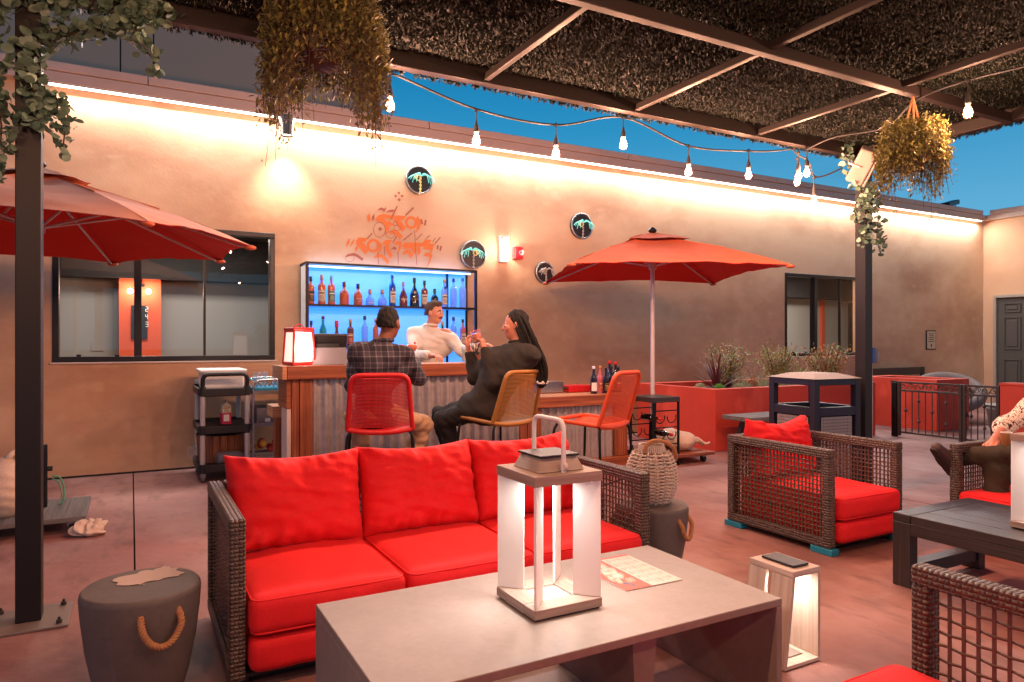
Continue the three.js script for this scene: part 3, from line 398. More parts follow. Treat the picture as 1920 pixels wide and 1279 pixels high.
const profile = { // radius, height of a bottle one unit tall, body without its cap
  tall: [[0.0, 0], [0.105, 0], [0.112, 0.02], [0.112, 0.6], [0.1, 0.66], [0.05, 0.74], [0.04, 0.8], [0.04, 0.9]], whisky: [[0, 0], [0.125, 0], [0.132, 0.02], [0.132, 0.62], [0.12, 0.67], [0.05, 0.73], [0.045, 0.86]], squat: [[0, 0], [0.2, 0], [0.215, 0.03], [0.215, 0.44], [0.19, 0.56], [0.09, 0.68], [0.065, 0.72], [0.065, 0.82]],
  round: [[0, 0], [0.2, 0], [0.27, 0.08], [0.285, 0.25], [0.25, 0.43], [0.14, 0.57], [0.085, 0.63], [0.085, 0.76]], wine: [[0, 0], [0.115, 0], [0.122, 0.02], [0.122, 0.52], [0.105, 0.6], [0.055, 0.72], [0.047, 0.78], [0.047, 0.93]], cognac: [[0, 0], [0.16, 0], [0.175, 0.03], [0.165, 0.4], [0.12, 0.55], [0.055, 0.68], [0.045, 0.75], [0.045, 0.86]], jug: [[0, 0], [0.19, 0], [0.2, 0.03], [0.2, 0.3], [0.17, 0.42], [0.08, 0.52], [0.06, 0.6], [0.06, 0.78]] };
function bottle(label, [x, y, z], h, kind, glassM, capM, lab, group, capH = 0.16) {
  const b = thing('bottle', label, 'bottle', [x, y, z], rr(-0.3, 0.3), group), P = profile[kind].map(([r, v]) => [r * h, v * h]), n = 18, top = P[P.length - 1];
  part('glass', lathe([...P, [top[0], top[1] + 0.001], [0, top[1] + 0.001]], n), glassM, b);
  part('cap', lathe([[0, top[1] - 0.01 + capH * h * 0], [top[0] * 1.25, top[1] - 0.01], [top[0] * 1.2, h], [0, h]], 12), capM, b);
  if (lab) { const r = P[3][0] * 1.015, y0 = h * (kind === 'round' ? 0.14 : 0.1), y1 = P[3][1] * 0.78; part('label', new THREE.CylinderGeometry(kind === 'round' ? h * 0.292 : r, kind === 'round' ? h * 0.288 : r, y1 - y0, 14, 1, true, -1.0, 2.0).translate(0, (y0 + y1) / 2, 0), lab, b); }
  return b;
}
{
  const g = 'bottles on the back bar', s1 = 1.762, s2 = 1.287, m = M;
  [['amber whisky bottle with a dark slanted label, first on the upper shelf', 1.764, 0.31, 'whisky', m.amber, m.cap_black, m.label_dark], ['tall amber bottle with a long cream label and copper cap', 1.885, 0.335, 'whisky', m.amber, m.cap_gold, m.label_cream], ['amber bottle with a cream label above a green band', 1.994, 0.33, 'whisky', m.amber, m.label_green, m.label_green], ['wide amber decanter bottle with a stopper on the upper shelf', 2.14, 0.265, 'squat', m.amber, m.dark_amber, null], ['square shouldered amber bottle with a black stopper', 2.301, 0.248, 'squat', m.amber, m.cap_black, m.label_red], ['round clear bottle with wooden ball stopper and black neck', 2.443, 0.19, 'round', m.clear_spirit, m.cap_gold, m.label_cream], ['round clear bottle with ball stopper behind the seated man', 2.591, 0.192, 'round', m.clear_spirit, m.cap_gold, null],
    ['tall dark blue bottle with a cream label on the upper shelf', 2.714, 0.38, 'tall', m.blue_glass, m.blue_glass, m.label_cream], ['cognac bottle with a gold cap and cream label', 2.851, 0.295, 'cognac', m.dark_amber, m.cap_gold, m.label_cream], ['black bottle with a small round white seal on its shoulder', 2.991, 0.348, 'cognac', m.dark_wine, m.cap_black, m.label_dark], ['amber bottle with a black cap just behind the bartender', 3.121, 0.32, 'whisky', m.dark_amber, m.cap_black, m.label_cream], ['short dark bottle mostly hidden behind the bartender', 3.253, 0.225, 'squat', m.dark_wine, m.cap_black, null], ['frosted clear bottle with copper cap and a dark round emblem', 3.381, 0.35, 'tall', m.clear_spirit, m.cap_gold, m.label_cream], ['clear vodka bottle, second from the right on the upper shelf', 3.504, 0.365, 'tall', m.clear_spirit, m.cap_black, null], ['clear vodka bottle at the right end of the upper shelf', 3.628, 0.38, 'tall', m.clear_spirit, m.blue_glass, null]
  ].forEach(([l, x, h, k, gl, c, lb]) => bottle(l, [x, s1, 0.17], h, k, gl, c, lb, g));
  [['dark square bottle with a black cap, first on the lower shelf', 1.769, 0.29, 'whisky', m.dark_amber, m.cap_black, m.label_dark], ['teal bottle with a cream label on the lower shelf', 1.901, 0.345, 'wine', m.teal_glass, m.dark_amber, m.label_cream], ['wide jug shaped amber bottle with red wax neck', 2.055, 0.295, 'jug', m.dark_amber, m.red_metal, m.label_cream], ['amber bottle with copper cap left of the seated man', 2.213, 0.315, 'whisky', m.dark_amber, m.cap_gold, m.label_red], ['clear bottle with a black pourer behind the plaid shoulder', 2.381, 0.355, 'tall', m.clear_spirit, m.cap_black, null], ['slim bottle with copper cap behind the man in plaid', 2.511, 0.325, 'tall', m.amber, m.cap_gold, null], ['dark green bottle right of the bartender on the lower shelf', 3.356, 0.3, 'cognac', m.green_glass, m.cap_gold, m.label_dark], ['clear bottle with a small red print on the lower shelf', 3.504, 0.36, 'tall', m.clear_spirit, m.cap_black, m.label_cream], ['rose tinted bottle with pourer at the right end of the lower shelf', 3.63, 0.335, 'tall', m.rose, m.cap_black, m.label_cream]
  ].forEach(([l, x, h, k, gl, c, lb]) => bottle(l, [x, s2, 0.17], h, k, gl, c, lb, g));
  // shoulder seal and emblem
  scene.children.filter((o) => /round white seal/.test(o.userData.label ?? '')).forEach((o) => part('seal', new THREE.CylinderGeometry(0.016, 0.016, 0.004, 14).rotateX(PI / 2).translate(0, 0.17, 0.052), M.label_cream, o));
  scene.children.filter((o) => /dark round emblem/.test(o.userData.label ?? '')).forEach((o) => part('emblem', new THREE.CylinderGeometry(0.02, 0.02, 0.003, 16).rotateX(PI / 2).translate(0, 0.24, 0.04), M.blue_glass, o));
}
// ---------- bar counter ----------
function corrugated(x0, x1, y0, y1, z, pitch = 0.096, amp = 0.016) {
  const n = Math.round((x1 - x0) / pitch * 8), pos = [], idx = [], uv = [];
  for (let i = 0; i <= n; i++) { const x = x0 + (x1 - x0) * i / n, w = Math.sin((x - x0) / pitch * 2 * PI), k = z + amp * Math.sign(w) * Math.pow(Math.abs(w), 0.6); pos.push(x, y0, k, x, y1, k); uv.push(x, y0, x, y1); if (i) { const a = (i - 1) * 2; idx.push(a, a + 2, a + 1, a + 1, a + 2, a + 3); } }
  const g = new THREE.BufferGeometry(); g.setAttribute('position', new THREE.Float32BufferAttribute(pos, 3)); g.setAttribute('uv', new THREE.Float32BufferAttribute(uv, 2)); g.setIndex(idx); g.computeVertexNormals(); return g;
}
M.galvanised.side = THREE.DoubleSide;
{
  const b = thing('bar_counter', 'L shaped wooden bar counter faced with corrugated metal and a lower counter end', 'bar counter');
  const c = M.cedar, p = M.cedar_pale;
  // high section
  for (const [i, z0, z1] of [[0, 1.56, 1.71], [1, 1.713, 1.86], [2, 1.863, 1.99]]) part('top_board', bx(1.16, 3.6, 1.085, 1.135, z0, z1, 0.006), p, b);
  part('fascia', bx(1.155, 3.61, 1.022, 1.138, 1.992, 2.03, 0.006), c, b); part('fascia', bx(1.115, 1.154, 1.022, 1.137, 1.55, 2.028, 0.006), p, b);
  for (const [x0, x1] of [[1.2, 1.262], [1.268, 1.375], [3.43, 3.51], [3.518, 3.6]]) part('post_board', bx(x0, x1, 0, 1.02, 1.95, 1.99, 0.004), c, b);
  part('corrugated_panel', corrugated(1.377, 3.428, 0.02, 1.02, 1.962), M.galvanised, b);
  part('backing', bx(1.2, 3.6, 0, 1.08, 1.62, 1.945), M.dark_steel, b); part('side_board', bx(1.158, 1.198, 0.77, 1.02, 1.6, 1.98, 0.004), c, b); part('side_panel', bx(1.162, 1.196, 0, 0.769, 1.74, 1.98), M.speaker_white, b);
  // low work counter behind, its end showing at the left
  part('work_top', bx(1.12, 3.6, 0.655, 0.76, 1.24, 1.545, 0.006), p, b); part('work_leg', bx(1.14, 1.2, 0, 0.654, 1.45, 1.54, 0.005), c, b); part('work_panel', bx(1.21, 3.5, 0, 0.654, 1.5, 1.53), M.speaker_white, b);
  // low section at the right
  for (const [z0, z1] of [[1.2, 1.36], [1.363, 1.52], [1.523, 1.68], [1.683, 1.84], [1.843, 1.99]]) part('low_top_board', bx(3.612, 4.83, 0.735, 0.775, z0, z1, 0.005), p, b);
  part('low_fascia', bx(3.612, 4.84, 0.668, 0.777, 1.992, 2.03, 0.006), c, b); part('low_fascia', bx(4.832, 4.865, 0.668, 0.777, 1.2, 2.028, 0.006), c, b);
  for (const [x0, x1] of [[3.612, 3.68], [4.62, 4.695], [4.7, 4.78]]) part('post_board', bx(x0, x1, 0.1, 0.666, 1.95, 1.99, 0.004), c, b);
  part('corrugated_panel', corrugated(3.682, 4.618, 0.1, 0.667, 1.962), M.galvanised, b); part('plinth', bx(3.612, 4.8, 0, 0.098, 1.94, 2.02, 0.006), c, b);
  part('backing', bx(3.62, 4.78, 0, 0.73, 1.3, 1.945), M.dark_steel, b);
  part('foot_rail', cyl([1.4, 0.2, 2.13], [3.5, 0.2, 2.13], 0.022, 0.022, 10), M.iron, b);
}
{ // red lantern on the bar
  const l = thing('red_lantern', 'red framed lantern with glowing white sides on the left end of the bar', 'lantern', [1.3, 1.139, 1.8], 0.25);
  const a = 0.1, t = 0.085, H = 0.3;
  glow('lantern_glow', 0xffc9b8, 1.25, 0xf4e6e0);
  for (let k = 0; k < 4; k++) { const s = k * PI / 2, c = Math.cos(s), d = Math.sin(s), r = (x, z) => [x * c - z * d, x * d + z * c], A = r(a, a), B = r(t, t), C = r(-a, a), D = r(-t, t);
    part('corner_post', cyl([A[0], 0.02, A[1]], [B[0], H, B[1]], 0.011, 0.011, 8), M.red_metal, l); part('rail', cyl([A[0], 0.02, A[1]], [C[0], 0.02, C[1]], 0.012, 0.012, 8), M.red_metal, l); part('rail', cyl([B[0], H, B[1]], [D[0], H, D[1]], 0.014, 0.014, 8), M.red_metal, l);
    const g = new THREE.BufferGeometry(); g.setAttribute('position', new THREE.Float32BufferAttribute([A[0] * 0.97, 0.02, A[1] * 0.97, B[0] * 0.97, H, B[1] * 0.97, C[0] * 0.97, 0.02, C[1] * 0.97, C[0] * 0.97, 0.02, C[1] * 0.97, B[0] * 0.97, H, B[1] * 0.97, D[0] * 0.97, H, D[1] * 0.97], 3)); g.computeVertexNormals(); part('glass_side', g, M.lantern_glow, l); }
  part('roof', bx(-0.1, 0.1, H + 0.005, H + 0.03, -0.1, 0.1, 0.01), M.red_metal, l); part('base', bx(-0.105, 0.105, 0, 0.018, -0.105, 0.105, 0.005), M.red_metal, l); part('handle', tube([[-0.05, H + 0.03, 0], [0, H + 0.06, 0], [0.05, H + 0.03, 0]], 0.006), M.red_metal, l);
  M.lantern_glow.side = THREE.DoubleSide;
  for (const z of [0.13]) { const p = new THREE.PointLight(0xffcfbe, 0.5); p.position.set(1.335, 1.3, 1.8 + z); p.shadow.radius = 3; p.castShadow = true; scene.add(p); }
}
{ // point of sale terminal and its printer
  const t = thing('cash_register', 'dark point of sale terminal seen from behind on the bar', 'register', [1.56, 1.139, 1.76], PI - 0.1);
  part('base', ext([[-0.14, 0], [0.14, 0], [0.13, 0.03], [0.09, 0.14], [-0.05, 0.14]], 0.3, { bevel: 0.006 }).rotateY(PI / 2).translate(-0.15, 0.006, 0), M.grey_plastic, t);
  const s = part('screen_back', place(bx(-0.17, 0.17, -0.11, 0.11, -0.02, 0.02, 0.015), 0, 0.17, -0.02, 0, -0.25), M.black_plastic, t); part('rear_display', place(bx(-0.09, 0.11, -0.07, 0.06, -0.01, 0.012, 0.01), 0, 0.13, -0.075, 0, -0.25), M.rubber, s);
  part('cable', tube([[0.1, 0.02, -0.1], [0.2, 0.006, -0.14], [0.32, 0.005, -0.1]], 0.005), M.rubber, t);
}
const tumbler = (name, label, p, r, h, fill, fm) => { const g = thing(name, label, 'glass', p); part('glass', lathe([[0, 0], [r * 0.88, 0], [r, h], [r * 0.94, h], [r * 0.83, 0.008], [0, 0.008]], 20), M.clear_glass, g); if (fm) part('drink', lathe([[0, 0.01], [r * 0.82, 0.01], [r * 0.9, fill], [0, fill]], 18), fm, g); return g; };
{
  plain('mojito', 0xb8b49a, 0.2); plain('lime', 0x6d8a2a, 0.5); tintG('orange_drink', 0xe8703a, 0.15);
  const g = tumbler('highball_glass', 'tall clear highball glass with lime and ice on the bar', [2.92, 1.139, 1.78], 0.038, 0.16, 0.13, M.mojito); part('lime_slice', new THREE.TorusGeometry(0.018, 0.006, 6, 14).rotateY(0.5).translate(0.0, 0.09, 0.03), M.lime, g);
  const c = thing('straw_caddy', 'black caddy of straws and napkins beside the highball glass', 'caddy', [3.04, 1.139, 1.74]); part('cup', lathe([[0, 0], [0.05, 0], [0.055, 0.1], [0.05, 0.1], [0.045, 0.01]], 16), M.black_plastic, c); for (let i = 0; i < 9; i++) part('straw', cyl([rr(-0.03, 0.03), 0.02, rr(-0.03, 0.03)], [rr(-0.06, 0.06), 0.19, rr(-0.06, 0.06)], 0.003, 0.003, 5), M.rubber, c);
  const n = thing('copper_cup', 'small copper cup on the bar near the straw caddy', 'cup', [3.0, 1.139, 1.87]); part('cup', lathe([[0, 0], [0.035, 0], [0.04, 0.07], [0.036, 0.07], [0.03, 0.01], [0, 0.01]], 18), plain('copper', 0xa8644a, 0.3, 0.8), n); part('rim', new THREE.TorusGeometry(0.039, 0.002, 5, 18).rotateX(PI / 2).translate(0, 0.07, 0), M.copper, n);
  const k = thing('steel_canister', 'pair of small steel canisters at the end of the bar', 'canister', [3.3, 1.139, 1.8]); for (const [x, z] of [[0, 0], [0.08, 0.03]]) part('canister', lathe([[0, 0], [0.03, 0], [0.032, 0.1], [0.02, 0.13], [0, 0.13]], 16).translate(x, 0, z), M.steel, k);
}
{ // wine bottles and boxes on the low counter
  const L = ['first wine bottle from the left on the low counter, white label', 'pale rose wine bottle on the low counter', 'dark wine bottle touching the rose bottle on the low counter', 'dark wine bottle in the middle of the low counter group', 'tallest red capped wine bottle at the back of the group', 'dark wine bottle second from the right on the low counter', 'rightmost dark wine bottle with a red cap on the low counter'];
  [[4.42, 1.86, 0.3], [4.55, 1.8, 0.3], [4.57, 1.88, 0.28], [4.67, 1.84, 0.3], [4.74, 1.72, 0.35], [4.76, 1.85, 0.29], [4.8, 1.75, 0.34]].forEach(([x, z, h], i) => bottle(L[i], [x, 0.777, z], h, 'wine', i === 1 ? M.rose : M.dark_wine, [M.white_paint, M.cap_gold, M.dark_wine, M.cap_black, M.red_metal, M.cap_black, M.red_metal][i], i === 0 ? M.white_paint : i % 2 ? M.label_red : M.label_dark, 'wine bottles on the low counter'));
  const s = thing('steel_box', 'shiny steel box behind the mustard stool on the low counter', 'box', [4.05, 0.777, 1.45]); part('body', bx(-0.17, 0.17, 0, 0.11, -0.12, 0.12, 0.008), M.steel, s); part('lid', bx(-0.175, 0.175, 0.112, 0.124, -0.125, 0.125, 0.004), M.silver, s);
  const r = thing('red_box', 'flat red box on the low counter left of the wine bottles', 'box', [4.42, 0.777, 1.5]); part('body', bx(-0.15, 0.17, 0, 0.075, -0.1, 0.1, 0.01), M.red_metal, r); part('knob', cyl([0.03, 0.075, 0], [0.03, 0.1, 0], 0.012, 0.012), M.clear_glass, r); part('handle', pipe([[-0.27, 0.0, 0.05], [-0.25, 0.05, 0.05], [-0.15, 0.05, 0.05]], 0.012, 0.04), M.iron, r);
}
// ---------- bar stools ----------
function stool(label, x, z, ry, color) {
  const s = thing('bar_stool', label, 'bar stool', [x, 0, z], ry, 'rope bar stools at the bar'); // front is +z
  const fr = plain('stool_frame_' + color, color, 0.5), w = 0.24, d = 0.2, sy = 0.7;
  // woven cord seat and back with a padded cord wrapped rim
  part('back_rim', pipe([[-w, sy - 0.01, -d], [-w + 0.035, sy + 0.4, -d - 0.13], [w - 0.035, sy + 0.4, -d - 0.13], [w, sy - 0.01, -d]], 0.018, 0.07, 10), fr, s);
  part('seat_rim', pipe([[-w, sy - 0.01, -d], [-w, sy + 0.015, d + 0.02], [w, sy + 0.015, d + 0.02], [w, sy - 0.01, -d]], 0.016, 0.06, 10), fr, s);
  const cords = []; for (let i = 0; i < 36; i++) { const t = (i + 1.3) / 38, y = sy + 0.4 * t, hw = w - 0.035 * t - 0.004, zz = -d - 0.13 * t; cords.push(tube([[-hw, y, zz], [-hw * 0.4, y - 0.006, zz - 0.018], [hw * 0.4, y - 0.006, zz - 0.018], [hw, y, zz]], 0.0043, 5, 10)); }
  part('back_cords', cords, fr, s, 'stuff');
  part('back_lower_band', tube([[-w, sy - 0.01, -d], [-w * 0.4, sy - 0.03, -d - 0.02], [w * 0.4, sy - 0.03, -d - 0.02], [w, sy - 0.01, -d]], 0.02, 8, 16), fr, s);
  const sc = []; for (let i = 0; i < 38; i++) { const t = (i + 0.5) / 38, zz = -d + (2 * d + 0.02) * t; sc.push(tube([[-w, sy + 0.02 * t - 0.01, zz], [0, sy - 0.028, zz], [w, sy + 0.02 * t - 0.01, zz]], 0.0052, 5, 8)); }
  part('seat_cords', sc, fr, s, 'stuff');
  const L = (sx, sz) => pipe([[sx * (w - 0.03), sy - 0.02, sz * d], [sx * (w + 0.0), sy - 0.06, sz * (d + 0.01)], [sx * (w + 0.05), 0, sz * (d + 0.06)]], 0.011, 0.05, 8);
  for (const sx of [-1, 1]) for (const sz of [-1, 1]) part('leg', L(sx, sz), M.black_metal, s);
  for (const a of [[-1, -1, 1, -1], [-1, 1, 1, 1], [-1, -1, -1, 1], [1, -1, 1, 1]]) part('foot_rail', cyl([a[0] * (w + 0.033), 0.24, a[1] * (d + 0.04)], [a[2] * (w + 0.033), 0.24, a[3] * (d + 0.04)], 0.008, 0.008, 8), M.black_metal, s);
  return s;
}
stool('bright red rope bar stool under the man in the plaid shirt', 1.7, 2.86, PI - 0.33, 0xc8141c);
stool('mustard yellow rope bar stool under the woman', 2.72, 2.86, PI + 0.28, 0x9c6a2c);
stool('empty orange rope bar stool at the lower counter', 3.3, 3.42, PI + 0.42, 0xd24a1e);
// ---------- lounge seating ----------
const N3 = (x, y, z, s) => vnoise(x + 17.3 * z, y - 9.1 * z, 997, 991, s) - 0.5;
// a box cushion: rounded edges, crowned faces, slight sag and creases
function boxCushion(w, h, d, r = 0.045, crown = 0.02, s = 1) {
  let g = new THREE.BoxGeometry(w, h, d, Math.max(10, Math.round(w / 0.03)), 10, Math.max(10, Math.round(d / 0.03)));
  g.deleteAttribute('uv'); g.deleteAttribute('normal'); g = mergeVertices(g, 1e-4); const p = g.attributes.position, v = V(), c = V();
  for (let i = 0; i < p.count; i++) {
    v.fromBufferAttribute(p, i); const u = [v.x / (w / 2), v.y / (h / 2), v.z / (d / 2)];
    c.set(Math.max(-w / 2 + r, Math.min(w / 2 - r, v.x)), Math.max(-h / 2 + r, Math.min(h / 2 - r, v.y)), Math.max(-d / 2 + r, Math.min(d / 2 - r, v.z)));
    v.sub(c); if (v.length() > 1e-6) v.setLength(Math.min(r, v.length() > r ? r : v.length())); v.add(c);
    const k = (1 - u[0] * u[0]) * (1 - u[2] * u[2]); v.y += Math.sign(v.y) * crown * k; v.z += Math.sign(v.z) * crown * 0.5 * (1 - u[0] ** 4) * (1 - u[1] ** 2) * Math.abs(u[2]) ** 3;
    v.y += 0.008 * N3(v.x * 9, v.z * 9, 0, s) ; v.z += 0.007 * N3(v.x * 14, v.y * 14, 2, s);
    p.setXYZ(i, v.x, v.y, v.z);
  }
  g.computeVertexNormals(); return g;
}
// a loose back pillow: thin seams, pointed corners, wrinkles gathering at the seams; lies in the x y plane, front is +z
function pillow(w, h, t, s = 1, sag = 0.03) {
  const n = 40, pos = [], idx = [], W = n + 1;
  for (const side of [1, -1]) for (let j = 0; j <= n; j++) for (let i = 0; i <= n; i++) {
    const u = i / n * 2 - 1, v = j / n * 2 - 1, eu = 1 - u ** 4, ev = 1 - v ** 4, k = Math.pow(Math.max(0, eu * ev), 0.42);
    const x = w / 2 * u * (1 - 0.045 * (1 - v * v)), y = h / 2 * v * (1 - 0.05 * (1 - u * u)) - sag * (1 - u * u) * (v > 0 ? v : 0);
    const fold = 0.075 * N3(u * 11 + (v > 0 ? 2 : -2) * v, v * 2.2, 1, s) * (Math.abs(v) ** 3) + 0.02 * N3(u * 5 + v * 4, v * 6 - u * 2, 7, s) + 0.03 * N3(u * 2.5, v * 8, 3, s) * (Math.abs(u) ** 4) + 0.022 * N3(u * 2.4, v * 2.4, 5, s);
    pos.push(x, y, side * (t / 2 * k + (k > 0.02 ? fold * Math.min(1, k * 2) : 0)) - 0.02 * (1 - v) * 0.5);
  }
  for (const [o, f] of [[0, 1], [W * W, -1]]) for (let j = 0; j < n; j++) for (let i = 0; i < n; i++) { const a = o + j * W + i, b = a + 1, c = a + W, d = c + 1; f > 0 ? idx.push(a, b, c, b, d, c) : idx.push(a, c, b, b, c, d); }
  let g = new THREE.BufferGeometry(); g.setAttribute('position', new THREE.Float32BufferAttribute(pos, 3)); g.setIndex(idx); g = mergeVertices(g, 1e-4); g.computeVertexNormals(); return g;
}
M.red_cloth.side = THREE.DoubleSide;
// open woven side: a wicker wrapped frame with a net of strands; spans z0..z1, y0..y1 at x
function meshPanel(parent, z0, z1, y0, y1, x, fw = 0.06, pitch = 0.029) {
  const h = 0.032, W = M.wicker;
  part('frame_rail', bx(x - h, x + h, y1 - fw, y1, z0, z1, 0.012), W, parent); part('frame_rail', bx(x - h, x + h, y0, y0 + fw, z0, z1, 0.012), W, parent);
  part('frame_stile', bx(x - h + 0.001, x + h - 0.001, y0 + fw - 0.005, y1 - fw + 0.005, z1 - fw, z1 - 0.001, 0.012), W, parent); part('frame_stile', bx(x - h + 0.001, x + h - 0.001, y0 + fw - 0.005, y1 - fw + 0.005, z0 + 0.001, z0 + fw, 0.012), W, parent);
  // plain woven border then the open net: upright strands with cross strands passing over and under
  const st = [], a0 = z0 + fw, a1 = z1 - fw, b0 = y0 + fw, b1 = y1 - fw, nz = Math.round((a1 - a0) / pitch), ny = Math.round((b1 - b0) / pitch);
  for (let i = 1; i < nz; i++) { const z = a0 + (a1 - a0) * i / nz + rr(-0.002, 0.002); st.push(bx(x - 0.003, x + 0.003, b0, b1, z - 0.0048, z + 0.0048)); }
  for (let j = 1; j < ny; j++) { const y = b0 + (b1 - b0) * j / ny + rr(-0.002, 0.002); const pts = []; for (let i = 0; i <= nz; i++) pts.push([x + (i % 2 ? 1 : -1) * 0.006 * ((j % 2) ? 1 : -1), y, a0 + (a1 - a0) * (i / nz)]); const t = new THREE.TubeGeometry(new THREE.CatmullRomCurve3(pts.map((p) => V(...p))), nz * 2, 0.0045, 5); st.push(t); }
  part('woven_net', st, M.wicker_strand, parent, 'stuff');
}
function lounge(name, label, cat, p, ry, w, seats, group, opt = {}) { // front is +z; z runs from -0.43 to 0.43
  const s = thing(name, label, cat, p, ry, group), H = 0.665, D = 0.43, W = w / 2;
  for (const k of [-1, 1]) meshPanel(s, -D, D, 0.04, H, k * (W - 0.033), 0.06, opt.pitch);
  // back panel
  const back = new THREE.Group(); back.name = 'back_panel'; s.add(back);
  part('frame_rail', bx(-W + 0.066, W - 0.066, H - 0.06, H, -D, -D + 0.064, 0.012), M.wicker, back); part('frame_rail', bx(-W + 0.066, W - 0.066, 0.04, 0.1, -D, -D + 0.064, 0.012), M.wicker, back);
  const st = []; for (let x = -W + 0.1; x < W - 0.08; x += 0.034) st.push(bx(x - 0.0048, x + 0.0048, 0.1, H - 0.06, -D + 0.028, -D + 0.034)); for (let y = 0.13; y < H - 0.07; y += 0.034) st.push(bx(-W + 0.066, W - 0.066, y - 0.0045, y + 0.0045, -D + 0.035, -D + 0.041)); part('woven_net', st, M.wicker_strand, back, 'stuff');
  part('seat_deck', bx(-W + 0.067, W - 0.067, 0.045, 0.06, -D + 0.07, D - 0.02), M.black_plastic, s);
  const sw = (w - 0.14) / seats;
  for (let i = 0; i < seats; i++) {
    const x = -W + 0.07 + sw * (i + 0.5);
    const sc = part('seat_cushion', boxCushion(sw - 0.006, 0.152, 0.85, 0.04, 0.014, 3 + i).translate(x, 0.286, 0.045), M.red_cloth, s);
    for (const yy of [0.349, 0.222]) { const a = sw / 2 - 0.012, b = 0.416; part('piping', pipe([[x, yy, 0.045 + b], [x + a, yy, 0.045 + b], [x + a, yy, 0.045 - b], [x - a, yy, 0.045 - b], [x - a, yy, 0.045 + b], [x, yy, 0.045 + b]], 0.0042, 0.045, 6), M.red_cloth, sc); }
    part('base_cushion', boxCushion(sw - 0.006, 0.14, 0.84, 0.04, 0.006, 11 + i).translate(x, 0.132, 0.04), M.red_cloth, s);
    const q = pillow(sw + (seats > 1 ? 0.02 : -0.02), opt.ph ?? 0.47, 0.24, 20 + i * 3, opt.sag ?? 0.02); q.rotateX(-0.3).rotateZ((i - 1) * 0.012 * (seats > 1 ? 1 : 0)).translate(x + (seats > 1 ? 0 : -0.02), opt.py ?? 0.575, -D + 0.185);
    part('back_cushion', q, M.red_cloth, s);
  }
  for (const a of [-1, 1]) for (const b of [-1, 1]) { part('foot', bx(a * (W - 0.05) - 0.03, a * (W - 0.05) + 0.03, 0, 0.042, b * (D - 0.08) - 0.03, b * (D - 0.08) + 0.03), M.black_plastic, s); if (opt.tape) part('foot_pad', bx(a * (W - 0.033) - 0.036, a * (W - 0.033) + 0.036, 0.001, 0.04, b * (D - 0.08) - 0.08 + (b > 0 ? 0.02 : -0.02), b * (D - 0.08) + 0.08 + (b > 0 ? 0.02 : -0.02), 0.004), M.teal_plastic, s); }
  return s;
}
lounge('sofa', 'long wicker sofa with three bright red cushions behind the coffee table', 'sofa', [1.3525, 0, 4.83], 0, 2.055, 3, undefined, { py: 0.575 });
lounge('armchair', 'wicker armchair with red cushions beside the litter bin, taped feet', 'armchair', [4.22, 0, 4.79], 0, 0.76, 1, 'wicker armchairs', { tape: true, ph: 0.44, py: 0.58, sag: 0.05 });
lounge('sofa', 'second wicker sofa cropped at the near right corner, one woven arm showing', 'sofa', [1.137, 0, 7.24], PI, 2.055, 3, undefined, { py: 0.5, ph: 0.4, pitch: 0.042 });
lounge('armchair', 'wicker armchair at the right edge under the man with crossed legs', 'armchair', [5.24, 0, 5.78], -PI / 2, 0.76, 1, 'wicker armchairs', { tape: true, py: 0.5, ph: 0.4 });
// ---------- coffee table, lanterns, menu ----------
{
  const t = thing('coffee_table', 'pale grey stone coffee table with slab ends before the sofa', 'coffee table', [1.32, 0, 5.985]);
  const a = 0.748, d = 0.375, y = 0.42, T = 0.028;
  part('top', bx(-a, a, y - T, y, -d, d, 0.004), M.table_stone, t);
  part('side_slab', bx(-a, -a + T, 0, y - T - 0.001, -d, d, 0.004), M.table_stone, t); part('side_slab', bx(a - T, a, 0, y - T - 0.001, -d, d, 0.004), M.table_stone, t);
  part('inner_panel', bx(0.2, 0.2 + T, 0.001, y - T - 0.002, -d + 0.1, d - 0.12, 0.003), M.table_stone, t);
  part('inner_wedge', ext([[0, 0], [0.05, 0], [0.09, y - T - 0.004], [-0.02, y - T - 0.004]], 0.025).translate(0.16, 0.001, d - 0.12), M.table_stone, t);
  part('bottom_shelf', bx(-a + T + 0.001, 0.199, 0.02, 0.045, -d + 0.02, d - 0.1), M.table_stone, t);
}
